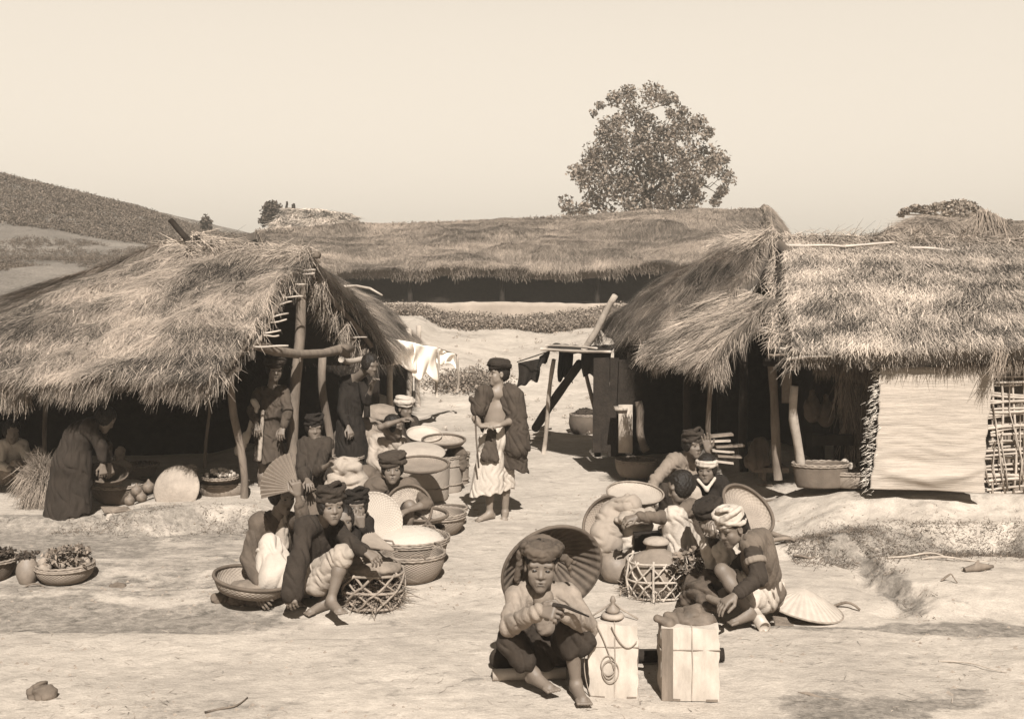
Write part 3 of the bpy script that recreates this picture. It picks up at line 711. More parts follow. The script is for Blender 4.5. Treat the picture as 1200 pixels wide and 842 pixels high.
def ragf(a, b, drop, seed):
    def f(u, v):
        p = a * (1 - u[..., None]) + b * u[..., None]; p = p.copy()
        d = drop * (0.95 + 0.07 * np.sin(u * 5 + seed) + 0.06 * np.sin(u * 13 + seed * 2))
        p[..., 2] -= v * d; p[..., 1] += 0.05 * np.sin(u * 12 + seed) * v; p[..., 0] += 0.03 * np.sin(v * 3 + seed) * v
        return p
    return f
for nm, a, b, dr, sd in (('rag', P(607, 425, 15.2), P(632, 420, 15.2), 0.32, 1), ('rag', P(632, 418, 15.0), P(644, 410, 14.8), 0.16, 2), ('rag', P(655, 412, 15.6), P(672, 412, 15.6), 0.42, 3), ('rag', P(682, 410, 14.4), P(716, 412, 13.8), 0.35, 4)):
    v, q, uv = sheet(ragf(a, b, dr, sd), 14, 12, 0.008); add(nm, v, q, cloth_bk, aw, uv=uv)
MB().tube([P(606, 424, 15.2), P(645, 411, 14.8)], 0.008, 5).make('line', wood_dk, aw)

# ---------------------------------------------------------------- longhouse at the back
lh = thing('longhouse', 'very long low thatched longhouse closing the street below the big tree', 'longhouse', on(0.5, 37))
la, lb = P(300, 271, 40), P(895, 245, 37.5)
lc, ld = P(800, 326, 34.0), P(375, 330, 36.5)
lridge = [(300, 263), (345, 262), (420, 258), (470, 257), (560, 254), (640, 250), (720, 247), (800, 243), (860, 240), (895, 241)]
thatch('roof_front', [la, lb, P(868, 306, 34.4), P(330, 314, 36.9)], lh, n=110000, ln=(0.12, 0.32), wd=(0.008, 0.02), fringe=9000, fr_len=0.16, seed=20, bul=0.08, lump=0.40, th=0.4, spread=0.30, swirl=0.2, mat=thatch_old, nu=110, nv=34, edge=0.10, segs=1, lift=0.1, shade_amp=0.9)
thatch('roof_back', [lb, la, P(240, 300, 44), P(930, 300, 42)], lh, n=3000, wd=(0.012, 0.03), fringe=0, seed=21, th=0.4, mat=thatch_old, lump=0.1)
thatch('roof_end', [P(893, 240, 37.6), P(899, 240, 37.8), P(925, 275, 38.5), P(918, 300, 35.0)], lh, n=4000, wd=(0.012, 0.03), ln=(0.2, 0.5), fringe=100, seed=22, th=0.3, mat=thatch_old, sidefr=(300, 300))
tl = []
for t_ in np.linspace(0, 1, 150):
    p = la + (lb - la) * t_; straw_tuft(tl, p + V(0, 0, 0.05 + 0.12 * float(fbm(t_ * 9, 0, 3, 5))), (rng.normal(0, 0.5), -0.9, -0.3), 20, 0.30, 0.3, wd=(0.015, 0.03))
tufts_obj('ridge_straw', tl, lh, thatch_old)
wall_plane('front_wall', on(-6.6, 37.6), on(6.0, 35.6), 2.7, wood_dk, lh, th=0.15, n=30)
for i_ in range(5):
    t_ = i_ / 4; x_ = -6.2 + 11.8 * t_; y_ = 37.2 - 1.9 * t_
    pole('post', on(x_, y_), V(x_, y_, 2.6), 0.09, 0.08, wood_dk, lh)
def lowall(u, v):
    x_ = -6.6 + 12.6 * u; y_ = 36.6 - 2.2 * u
    z_ = 0.75 + v * (0.91 + 0.10 * fbm(u * 30, v * 0, 4, 8))
    return np.stack([x_, y_ + 0.05 * np.sin(u * 60), z_], -1)
v, q, uv = sheet(lowall, 90, 8, 0.4); tw = add('terrace_wall', v, q, earthw_m, uv=uv, loc=on(0, 35.5)); tag(tw, 'pale low earth wall along the foot of the longhouse', 'wall')

# hut on the hill and its tree, behind the longhouse ridge
hh_ = thing('hill_hut', 'small thatched hut on the skyline beside a round little tree', 'hut', on(-10.5, 62), 'thatched market huts')
Yh = 58.0
thatch('roof_front', [P(335, 243, Yh + 2), P(413, 250, Yh + 2), P(424, 266, Yh), P(318, 268, Yh)], hh_, n=7000, ln=(0.3, 0.7), wd=(0.03, 0.06), fringe=400, seed=30, th=0.3, mat=thatch_lt, lump=0.2, segs=1, sidefr=(200, 200))
thatch('roof_back', [P(413, 250, Yh + 2), P(335, 243, Yh + 2), P(318, 270, Yh + 4), P(424, 270, Yh + 4)], hh_, n=1500, ln=(0.3, 0.7), wd=(0.03, 0.06), fringe=0, seed=31, th=0.3, mat=thatch_old, segs=1)
wall_plane('front_wall', P(322, 282, Yh + 0.5), P(418, 282, Yh + 0.5), P(0, 262, Yh)[2], earthw_m, hh_, th=0.2)
pole('finial', P(336, 246, Yh + 2), P(336, 236, Yh + 2), 0.08, 0.05, wood_dk, hh_)
pole('finial', P(343, 246, Yh + 2), P(343, 239, Yh + 2), 0.10, 0.10, wood_dk, hh_)

# roof of a hut seen over the right stall
hb = thing('thatched_hut', 'dim thatched roof rising behind the right stall under a flat-topped tree', 'hut', on(9, 21), 'thatched market huts')
Yb = 20.0
thatch('roof_front', [P(1082, 252, Yb + 2), P(1260, 262, Yb + 2), P(1290, 330, Yb), P(990, 300, Yb)], hb, n=15000, ln=(0.15, 0.4), wd=(0.01, 0.02), fringe=400, seed=33, th=0.25, mat=thatch_old, lump=0.12, spread=0.3, sidefr=(300, 0))
thatch('roof_back', [P(1260, 262, Yb + 2), P(1082, 252, Yb + 2), P(1040, 300, Yb + 4.5), P(1290, 320, Yb + 4.5)], hb, n=1500, fringe=0, seed=34, th=0.25, mat=thatch_old)
tl = []
for px, py in ((1150, 252), (1158, 254), (1166, 258), (1172, 262)):
    for s_i in range(4): straw_tuft(tl, P(px, py - 3, 19.5), (0.25 * (s_i - 1.5), -0.3, -1), 60, 0.75, 0.1, wd=(0.008, 0.018))
tufts_obj('straw_sheaf', tl, hb, thatch_old)
wall_plane('front_wall', on(6.3, 20.6), on(10.5, 20.6), 2.6, wood_dk, hb, th=0.1)
# ---------------------------------------------------------------- trees and scrub
def leaf_cloud(centres, radii, counts, size, flat=1.0):
    B = []; 
    for c, r, n in zip(centres, radii, counts):
        d = rng.normal(0, 1, (n, 3)); d /= np.linalg.norm(d, axis=1, keepdims=True)
        rr = r * rng.random(n) ** 0.45
        p = np.asarray(c) + d * rr[:, None] * np.array([1, 1, flat]); B.append(p)
    B = np.concatenate(B); n = len(B)
    a = rng.normal(0, 1, (n, 3)); a /= np.linalg.norm(a, axis=1, keepdims=True); b_ = np.cross(a, rng.normal(0, 1, (n, 3))); b_ /= np.linalg.norm(b_, axis=1, keepdims=True)
    s = (size * rng.uniform(0.6, 1.4, n))[:, None]
    v = np.stack([B - a * s, B + b_ * s * 0.55, B + a * s, B - b_ * s * 0.55], 1).reshape(-1, 3)
    q = np.arange(n * 4).reshape(-1, 4)
    return v, q, np.repeat(rng.random(n), 4)
clumps = [(350,160,35),(440,140,45),(560,130,55),(620,160,30),(440,220,60),(520,270,40),(330,300,40),(300,360,35),(370,340,40),(600,340,50),(660,330,50),(740,310,60),(790,290,40),(840,340,25),(380,400,50),(270,420,45),(460,460,60),(350,470,60),(240,490,60),(170,540,40),(300,530,70),(200,590,45),(320,610,70),(250,680,50),(400,640,70),(470,690,60),(500,600,60),(560,560,30),(700,500,60),(760,440,40),(830,460,55),(890,470,40),(740,560,70),(720,620,40),(680,680,50),(860,530,40),(930,560,35),(920,630,25),(800,600,25),(790,670,35),(890,690,25),(120,730,40),(180,740,30),(570,680,40),(620,690,40),(560,400,40),(640,220,25),(700,230,30),(260,210,20),(420,560,50),(540,520,30),(660,180,15),(480,380,40),(500,330,30),(380,260,30),(640,400,35),(680,430,35),(560,480,45),(600,540,45),(620,600,40),(520,430,40),(300,760,50),(450,780,60),(600,770,50),(740,740,50)]
TY = 52.0
tr = thing('broadleaf_tree', 'tall loose-crowned tree standing alone against the sky behind the longhouse', 'tree', on(P(755, 0, TY)[0], TY))
cen = []; rad = []; cnt = []
for (x, y, r) in clumps:
    px = 640 + x / 4.433; py = 80 + y / 4.433
    d = (px - 757) / 95.0; span = 2.6 * math.sqrt(max(0.05, 1 - d * d))
    for k in range(3):
        Yc = TY + rng.uniform(-span, span)
        cen.append(P(px + rng.normal(0, 3), py + rng.normal(0, 3), Yc)); rad.append(r / 4.433 * TY / FPX * 1.25); cnt.append(int(2.0 * r + 9))
v, q, shd = leaf_cloud(cen, rad, cnt, 0.085)
add('crown', v, q, leaf_m, tr, smooth=False, shade=shd)
mb = MB(); tb = on(P(757, 0, TY)[0], TY)
top = P(757, 225, TY)
mb.tube([tb - V(0, 0, 0.3), tb + (top - tb) * 0.5 + V(0.1, 0, 0), top], [0.34, 0.27, 0.22], 10, 0.1)
hubs = [P(px_, py_, TY + d_) for px_, py_, d_ in ((728, 205, 0.6), (752, 190, -0.5), (780, 200, 0.4), (742, 160, 0.3), (775, 155, -0.4), (800, 190, 0.2), (708, 215, -0.3), (820, 215, 0.3), (745, 130, 0))]
fork = [top, top, top, None, None, None, None, None, None]
for h_i, h_ in enumerate(hubs):
    src = top if h_i < 3 else hubs[{3: 1, 4: 2, 5: 2, 6: 0, 7: 5, 8: 3}[h_i]]
    mb.tube(wpath(src, h_, 6, 0.18), [0.12, 0.11, 0.10, 0.09, 0.08, 0.07] if h_i < 3 else [0.07, 0.065, 0.06, 0.05, 0.045, 0.04], 6, capped=False)
for c_ in cen[::3]:
    h_ = min(hubs, key=lambda q_: np.linalg.norm(q_ - c_))
    mb.tube(wpath(h_, c_, 4, 0.12), [0.03, 0.022, 0.015, 0.008], 4, capped=False)
mb.make('trunk', bark_m, tr)

t2 = thing('small_tree', 'round little dark tree at the gable of the skyline hut', 'tree', on(P(316, 0, 60)[0], 60))
cen = [P(px, py, 60 + rng.uniform(-.6, .6)) for px, py in ((314, 243), (319, 241), (322, 246), (311, 248), (313, 254), (318, 255), (309, 259), (320, 250), (324, 243))]
v, q, shd = leaf_cloud(cen, [0.30] * 9, [170] * 9, 0.085); add('crown', v, q, M('dark_leaf', 0.055, attr=0.5, bump=0), t2, smooth=False, shade=shd)
MB().tube([on(P(316, 0, 60)[0], 60) - V(0, 0, .3), P(317, 250, 60)], [0.12, 0.08], 7).make('trunk', bark_m, t2)

t3 = thing('flat_topped_tree', 'wide flat-topped tree showing above the right-hand roofs', 'tree', on(P(1110, 0, 34)[0], 34))
cen = []; rad = []; cnt = []
for px, py, r in ((1062, 247, 6), (1072, 244, 7), (1084, 246, 8), (1096, 243, 8), (1108, 241, 8), (1120, 239, 8), (1130, 239, 8), (1138, 242, 8), (1124, 247, 8), (1110, 249, 8), (1146, 247, 8), (1152, 253, 8), (1136, 254, 9), (1160, 260, 9), (1172, 262, 8), (1056, 251, 4), (1086, 251, 5), (1182, 262, 7), (1195, 265, 8), (1210, 266, 9), (1150, 262, 9), (1120, 256, 6)):
    for k in range(2): cen.append(P(px, py, 34 + rng.uniform(-1.2, 1.2))); rad.append(r * 34 / FPX * 1.0); cnt.append(85)
v, q, shd = leaf_cloud(cen, rad, cnt, 0.06, 0.7); add('crown', v, q, M('far_leaf', 0.17, attr=0.5, bump=0), t3, smooth=False, shade=shd)
mb = MB(); b0_ = on(P(1110, 0, 34)[0], 34); tp = P(1118, 262, 34)
mb.tube([b0_ - V(0, 0, .3), tp], [0.2, 0.13], 8)
for c_ in cen[::3]: mb.tube([tp - V(0, 0, .1), (tp + c_) / 2 + V(0, 0, .1), c_], [0.06, 0.04, 0.02], 5, capped=False)
mb.make('trunk', bark_m, t3)

def scrub(name, label, region, n, size, r, mat, kind='stuff', cat=None):
    cen = []; 
    X, Y = region(n)
    Z = g(X, Y)
    cen = np.stack([X, Y, Z + r * 0.35], 1)
    v, q, shd = leaf_cloud(cen, r * rng.uniform(0.5, 1.3, n), [26] * n, size, 0.8)
    o = add(name, v, q, mat, smooth=False, shade=shd, loc=(0, 0, 0))
    tag(o, label, cat, kind=kind); return o
def band1(n):
    X = rng.uniform(-5.5, 5.5, n * 3); Y = rng.uniform(29.6, 33.2, n * 3)
    lo = 30.6 + 0.5 * np.sin(X * 1.3 + 2.2) + 2.2 * ss(-X, 1.0, 4); k = (Y > lo)
    return X[k][:n], Y[k][:n]
scrub('undergrowth', 'dark band of low scrub on the slope below the longhouse', band1, 2600, 0.032, 0.26, shrub_m)
bx = P(545, 0, 22)[0]
scrub('bush', 'low leafless bush beside the white cloths up the slope', lambda n: (rng.normal(bx, 0.36, n), rng.normal(22.3, 0.3, n)), 160, 0.028, 0.28, shrub_m, 'thing', 'bush')
def hillr(n):
    X = rng.uniform(-40, -11, n); Y = rng.uniform(50, 66, n); return X, Y
scrub('hill_scrub', 'dark scrub covering the upper hillside on the left', hillr, 12000, 0.042, 0.24, M('hill_leaf', 0.10, attr=0.5, bump=0))
def scarr(n):
    X = rng.uniform(-20, -8, n * 2); Y = rng.uniform(28, 50, n * 2); k = fbm(X * .3, Y * .3, 3, 9) > 0.02; return X[k][:n], Y[k][:n]
scrub('slope_grass', 'sparse dry scrub on the eroded slope behind the left hut', scarr, 5200, 0.022, 0.16, M('slope_scrub', 0.09, attr=0.5, bump=0))
def mid(n):
    X = rng.uniform(-1.5, 4, n); Y = rng.uniform(17, 30, n); return X, Y
scrub('slope_weeds', 'thin dry weeds over the rising ground at the end of the street', mid, 160, 0.014, 0.08, M('dry_scrub', 0.25, attr=0.5, bump=0))
for k_, (px, py) in enumerate(((242, 262),)):
    p = P(px, py, 62); o = thing('shrub', ['wispy shrub on the skyline above the left hut ridge', 'small shrub furthest up the skyline of the left hill', 'middle shrub of three on the skyline of the left hill'][k_], 'shrub', on(p[0], 62))
    v, q, shd = leaf_cloud([p + V(0, 0, rng.uniform(-.3, .2)) for _ in range(6)], [0.35] * 6, [45] * 6, 0.09); add('foliage', v, q, M('dark_leaf', 0.055), o, smooth=False, shade=shd)
    MB().tube([on(p[0], 62) - V(0, 0, .2), p], 0.05, 5).make('stem', bark_m, o)

# washing at the eave of the second hut
cl = thing('clothesline', 'line strung from the second hut eave up the slope', 'clothesline', on(-1.6, 19.5))
MB().tube([P(450, 395, 17.0), P(512, 407, 18.5), P(536, 416, 19.3)], 0.01, 5).make('line', bamboo_m, cl)
pole('prop', P(512, 465, 18.6), P(512, 406, 18.5), 0.022, 0.02, wood_lt, cl); pole('prop', P(536, 459, 19.5), P(536, 415, 19.3), 0.022, 0.02, wood_lt, cl)
def clothf(a, b, dfn, sd):
    def f(u, v):
        p = a * (1 - u[..., None]) + b * u[..., None]; p = p.copy(); p[..., 2] -= v * dfn(u)
        p[..., 1] += 0.05 * np.sin(u * 14 + sd) * (0.3 + v); p[..., 0] += 0.02 * np.sin(v * 6 + u * 9); return p
    return f
cl_w = M('bleached_cloth', 0.80, var=0.05, scale=5, bump=0.1)
for lab, a, b, dfn in (('largest white sheet on the line, hanging beside the second hut eave', P(448, 394, 16.6), P(487, 402, 17.6), lambda u: 0.36 + 0.06 * u + 0.03 * np.sin(u * 9)),
                       ('long white cloth hanging lowest from the line', P(484, 402, 17.5), P(512, 407, 18.4), lambda u: 0.50 + 0.06 * np.sin(u * 8)),
                       ('short white cloth at the upper end of the line', P(510, 407, 18.5), P(533, 415, 19.2), lambda u: 0.22 + 0.04 * np.sin(u * 7)),
                       ):
    v, q, uv = sheet(clothf(a, b, dfn, rng.random() * 6), 24, 16, 0.01); o = add('hanging_cloth', v, q, cl_w if 'white' in lab else cloth_lt, uv=uv, loc=(a + b) / 2); tag(o, lab, 'cloth', 'white cloths on the line')
# ---------------------------------------------------------------- smooth bodies: distance field and surface nets
class Field:
    def __init__(s, lo, hi, vox):
        s.lo = np.asarray(lo, float); s.vox = vox
        s.n = np.ceil((np.asarray(hi) - s.lo) / vox).astype(int) + 1
        s.f = np.full(tuple(s.n), 9.0, np.float32)
        s.ax = [s.lo[i] + vox * np.arange(s.n[i]) for i in range(3)]
    def win(s, lo, hi):
        a = np.clip(np.floor((np.asarray(lo) - s.lo) / s.vox).astype(int), 0, s.n - 1)
        b = np.clip(np.ceil((np.asarray(hi) - s.lo) / s.vox).astype(int) + 1, 1, s.n)
        sl = tuple(slice(a[i], max(b[i], a[i] + 1)) for i in range(3))
        x = s.ax[0][sl[0]][:, None, None]; y = s.ax[1][sl[1]][None, :, None]; z = s.ax[2][sl[2]][None, None, :]
        return sl, x, y, z
    def join(s, sl, d, k, sub=False):
        d = d.astype(np.float32); f = s.f[sl]
        if sub: f = -f
        h = np.clip(0.5 + 0.5 * (d - f) / k, 0, 1)
        r = d * (1 - h) + f * h - k * h * (1 - h)
        s.f[sl] = -r if sub else r
    def cap(s, a, b, ra, rb=None, k=0.02, fold=None, flat=None):
        """round cone from a to b"""
        a = np.asarray(a, float); b = np.asarray(b, float); rb = ra if rb is None else rb
        m = max(ra, rb) + k + 0.02
        sl, x, y, z = s.win(np.minimum(a, b) - m, np.maximum(a, b) + m)
        ab = b - a; L2 = float(ab @ ab) + 1e-9
        px, py, pz = x - a[0], y - a[1], z - a[2]
        t = np.clip((px * ab[0] + py * ab[1] + pz * ab[2]) / L2, 0, 1)
        qx, qy, qz = px - ab[0] * t, py - ab[1] * t, pz - ab[2] * t
        if flat is not None:                      # squash along a direction: flat=(dir, factor)
            dn, fc = nrm(flat[0]), flat[1]
            c = (qx * dn[0] + qy * dn[1] + qz * dn[2]) * (1 / fc - 1)
            qx, qy, qz = qx + c * dn[0], qy + c * dn[1], qz + c * dn[2]
        d = np.sqrt(qx * qx + qy * qy + qz * qz) - (ra + (rb - ra) * t)
        if flat is not None: d = d * min(1.0, flat[1] ** 0.5)
        if fold is not None: d = d + fold(x, y, z)
        s.join(sl, d, k)
    def ell(s, c, r, R3=None, k=0.015, sub=False, fold=None):
        """ellipsoid; R3 rows are its axes"""
        c = np.asarray(c, float); r = np.asarray(r, float); m = r.max() + k + 0.01
        sl, x, y, z = s.win(c - m, c + m)
        x = x - c[0]; y = y - c[1]; z = z - c[2]
        if R3 is None: X, Y_, Z = x, y, z
        else: X, Y_, Z = [R3[i][0] * x + R3[i][1] * y + R3[i][2] * z for i in range(3)]
        k0 = np.sqrt((X / r[0]) ** 2 + (Y_ / r[1]) ** 2 + (Z / r[2]) ** 2)
        k1 = np.sqrt((X / r[0] ** 2) ** 2 + (Y_ / r[1] ** 2) ** 2 + (Z / r[2] ** 2) ** 2) + 1e-6
        d = k0 * (k0 - 1) / k1
        if fold is not None: d = d + fold(x + c[0], y + c[1], z + c[2])
        s.join(sl, d, k, sub)
    def mesh(s):
        f = s.f; ins = f < 0
        c = np.zeros(tuple(s.n - 1), np.uint8)
        for dx in (0, 1):
            for dy in (0, 1):
                for dz in (0, 1): c += ins[dx:s.n[0] - 1 + dx, dy:s.n[1] - 1 + dy, dz:s.n[2] - 1 + dz]
        act = (c > 0) & (c < 8); I = np.argwhere(act); idx = np.full(act.shape, -1, np.int32); idx[act] = np.arange(len(I))
        off = np.array([(a, b, d) for a in (0, 1) for b in (0, 1) for d in (0, 1)])
        vals = np.stack([f[I[:, 0] + o[0], I[:, 1] + o[1], I[:, 2] + o[2]] for o in off], 1)
        acc = np.zeros((len(I), 3)); n = np.zeros(len(I))
        for a in range(8):
            for b in range(a + 1, 8):
                if np.abs(off[a] - off[b]).sum() != 1: continue
                va, vb = vals[:, a], vals[:, b]; m = (va < 0) != (vb < 0)
                t = np.where(m, va / (va - vb + 1e-12), 0)
                acc[m] += (off[a] + (off[b] - off[a]) * t[:, None])[m]; n += m
        vert = s.lo + (I + acc / np.maximum(n, 1)[:, None]) * s.vox
        Q = []
        for axis in range(3):
            o = [1, 1, 1]; o[axis] = 0
            A = ins; sh = [slice(1, -1)] * 3; sh[axis] = slice(0, -1); s2 = [slice(1, -1)] * 3; s2[axis] = slice(1, None)
            e = A[tuple(sh)] != A[tuple(s2)]; E = np.argwhere(e)
            if not len(E): continue
            st = A[tuple(sh)][e]
            p = E + np.array(o)
            u, w_ = [(1, 2), (2, 0), (0, 1)][axis]
            def at(du, dw):
                z = p.copy(); z[:, u] -= du; z[:, w_] -= dw; return idx[z[:, 0], z[:, 1], z[:, 2]]
            q = np.stack([at(1, 1), at(0, 1), at(0, 0), at(1, 0)], 1); q[~st] = q[~st][:, ::-1]; Q.append(q)
        q = np.concatenate(Q); q = q[(q >= 0).all(1)]
        return vert, q

def fold_fn(amp, freq, ax=(0.2, 0.3, 1.0), seed=0.0):
    """cloth creases: a few crossing ridged waves, strongly warped so that they do not repeat"""
    r = np.random.default_rng(int(seed * 10) + 3)
    A = [nrm(np.array(ax) + r.normal(0, 0.28, 3)) for _ in range(3)] + [nrm(r.normal(0, 1, 3)) for _ in range(3)]
    ph = r.random(6) * 6.28; amp = amp * 0.8; freq = freq * 1.25
    def f(x, y, z):
        d = [(x * a[0] + y * a[1] + z * a[2]) for a in A]
        w1 = 2.4 * np.sin(d[3] * freq * 0.31 + ph[3]); w2 = 2.0 * np.sin(d[4] * freq * 0.47 + ph[4] + 0.8 * w1); m = 0.5 + 0.5 * np.sin(d[5] * freq * 0.36 + ph[5] + w1)
        a = 1 - 2 * np.abs(np.sin(d[0] * freq * 0.5 + 0.5 * w1 + ph[0])) ** 0.7; b = 1 - 2 * np.abs(np.sin(d[1] * freq * 0.62 + 0.5 * w2 + ph[1])) ** 0.7; c = np.sin(d[2] * freq * 1.7 + w2 + ph[2])
        return (amp * (a * m + b * (1 - m) + 0.3 * c)).astype(np.float32)
    return f

def rough_solid(prims, vox=0.008, fold=None, k=0.02):
    """prims: ('cap',a,b,ra,rb) or ('ell',c,r,[R3]) -> verts, quads"""
    lo = np.full(3, 1e9); hi = -lo
    for p in prims:
        if p[0] == 'cap': m = max(p[3], p[4]) + 0.05; lo = np.minimum(lo, np.minimum(p[1], p[2]) - m); hi = np.maximum(hi, np.maximum(p[1], p[2]) + m)
        else: m = max(p[2]) + 0.05; lo = np.minimum(lo, np.asarray(p[1]) - m); hi = np.maximum(hi, np.asarray(p[1]) + m)
    F = Field(lo, hi, vox)
    for p in prims:
        if p[0] == 'cap': F.cap(p[1], p[2], p[3], p[4], k=k, fold=fold)
        else: F.ell(p[1], p[2], p[3] if len(p) > 3 else None, k=k, fold=fold)
    return F.mesh()

def add_hand(F, wrist, d, nrml, side, curl=0.5, s=1.0, thumb=1.0):
    """palm, four fingers and thumb. d: direction of the hand, nrml: back of the hand, side: +1/-1 thumb side"""
    d = nrm(d); nv = nrm(np.asarray(nrml, float) - d * np.dot(nrml, d)); sd = np.cross(d, nv) * side
    w0 = np.asarray(wrist, float)
    for o in (-0.022, -0.007, 0.008, 0.022):
        F.cap(w0 + sd * o * 0.55 * s + d * 0.012, w0 + d * 0.082 * s + sd * o * s * 1.15, 0.015 * s, 0.012 * s, k=0.012)
    for i, (o, L_) in enumerate(((0.031, 0.074), (0.0105, 0.082), (-0.0105, 0.076), (-0.031, 0.060))):
        p = w0 + d * (0.084 - 0.004 * abs(i - 1)) * s + sd * o * s
        ang = 0.15; spr = sd * (o * 1.6)
        for j, fr in enumerate((0.44, 0.32, 0.24)):
            ang += curl * (0.65 if j == 0 else 0.85) * (1 + 0.08 * i)
            dd = nrm(d * math.cos(ang) - nv * math.sin(ang) + spr * 2.0)
            q = p + dd * L_ * fr * s
            F.cap(p, q, (0.0092 - 0.0008 * j) * s, (0.0086 - 0.0009 * j) * s, k=0.0035); p = q
    p = w0 + d * 0.022 * s + sd * 0.026 * s - nv * 0.004
    dd = nrm(d * 0.75 + sd * 0.75 - nv * 0.25 * thumb)
    q = p + dd * 0.040 * s; F.cap(p, q, 0.0125 * s, 0.0105 * s, k=0.008)
    dd = nrm(d * 0.95 + sd * (0.3 - 0.5 * curl) - nv * 0.45 * curl)
    r = q + dd * 0.030 * s; F.cap(q, r, 0.0105 * s, 0.0095 * s, k=0.004); F.cap(r, r + nrm(dd - nv * 0.3 * curl) * 0.024 * s, 0.0095 * s, 0.008 * s, k=0.004)

def head_axes(look, roll=0.0, up=(0, 0, 1)):
    f = nrm(look); r = nrm(np.cross(f, np.array(up, float))); u = np.cross(r, f)
    c_, s_ = math.cos(roll), math.sin(roll)
    return f, r * c_ + u * s_, u * c_ - r * s_

def add_head(F, c, look, roll=0.0, s=1.0):
    """c: centre of the head. face built forward of it"""
    f, r, u = head_axes(look, roll); R3 = np.array([r, f, u]); c = np.asarray(c, float)
    at = lambda x, y, z: c + (r * x + f * y + u * z) * s
    F.ell(at(0, -0.012, 0.028), np.array([0.073, 0.089, 0.081]) * s, R3, k=0.02)
    F.ell(at(0, 0.020, -0.030), np.array([0.058, 0.062, 0.075]) * s, R3, k=0.025)
    F.cap(at(-0.034, 0.020, -0.062), at(0, 0.058, -0.092), 0.020 * s, 0.021 * s, k=0.025)      # jaw
    F.cap(at(0.034, 0.020, -0.062), at(0, 0.058, -0.092), 0.020 * s, 0.021 * s, k=0.025)
    for x in (-1, 1):
        F.ell(at(0.036 * x, 0.052, -0.028), np.array([0.026, 0.022, 0.022]) * s, R3, k=0.015)   # cheekbone
    F.cap(at(-0.045, 0.064, 0.022), at(0.045, 0.064, 0.022), 0.013 * s, None, k=0.014)          # brow
    for x in (-1, 1): F.ell(at(0.031 * x, 0.086, -0.001), np.array([0.019, 0.013, 0.011]) * s, R3, k=0.010, sub=True)
    for x in (-1, 1): F.ell(at(0.031 * x, 0.065, -0.001), np.array([0.014, 0.011, 0.009]) * s, R3, k=0.004)
    for x in (-1, 1): F.ell(at(0.030 * x, 0.044, -0.056), np.array([0.025, 0.026, 0.030]) * s, R3, k=0.022)   # cheek
    F.ell(at(0, 0.058, -0.066), np.array([0.028, 0.016, 0.022]) * s, R3, k=0.018)
    F.cap(at(0, 0.069, 0.006), at(0, 0.086, -0.028), 0.009 * s, 0.0125 * s, k=0.012)              # nose
    for x in (-1, 1): F.ell(at(0.015 * x, 0.077, -0.032), np.array([0.010, 0.010, 0.008]) * s, R3, k=0.008)
    F.cap(at(-0.018, 0.0770, -0.058), at(0.018, 0.0770, -0.058), 0.0080 * s, None, k=0.007)
    F.cap(at(-0.014, 0.0765, -0.072), at(0.014, 0.0765, -0.072), 0.0090 * s, None, k=0.007)
    F.ell(at(0, 0.092, -0.0650), np.array([0.020, 0.012, 0.0030]) * s, R3, k=0.003, sub=True)
    F.ell(at(0, 0.060, -0.096), np.array([0.020, 0.016, 0.016]) * s, R3, k=0.022)
    for x in (-1, 1):
        F.ell(at(0.075 * x, -0.005, -0.010), np.array([0.009, 0.018, 0.030]) * s, R3, k=0.006)
        F.ell(at(0.083 * x, 0.000, -0.008), np.array([0.006, 0.009, 0.016]) * s, R3, k=0.004, sub=True)
    return at, (f, r, u)
# ---------------------------------------------------------------- baskets, trays, jars
def fY(by, z0=0.0): return FPX * (CAMH - z0) / (by - HZ)
def bowl_prof(Rt, Rb, h, belly=0.0, th=0.012, steps=14):
    out = [(0.001, 0.0), (Rb * 0.6, 0.0), (Rb, 0.004)]
    for i in range(1, steps + 1):
        t = i / steps; out.append((Rb + (Rt - Rb) * t ** (0.55 if Rb < Rt else 1) + belly * math.sin(math.pi * t), h * t))
    inn = [(r_ - th, h_ + (0.0 if h_ > 0.02 else 0.01)) for r_, h_ in out[::-1]]
    inn = [(max(0.001, r_), max(h_, 0.012)) for r_, h_ in inn]
    return out + [(Rt - th * 0.5, h + th * 0.5)] + inn
def heap(name, c, r, h, mat, parent, n=22, rough=0.004):
    prof = [(r, -0.02), (r, 0.0)] + [(r * math.cos(t), h * math.sin(t) ** 1.15) for t in np.linspace(0.05, math.pi / 2 - 0.02, n)] + [(0.001, h)]
    v, q, uv = lathe(prof, c, n=48, wob=0.02); v = v + rng.normal(0, rough, v.shape) * 0.4
    return add(name, v, q, mat, parent, uv=uv)
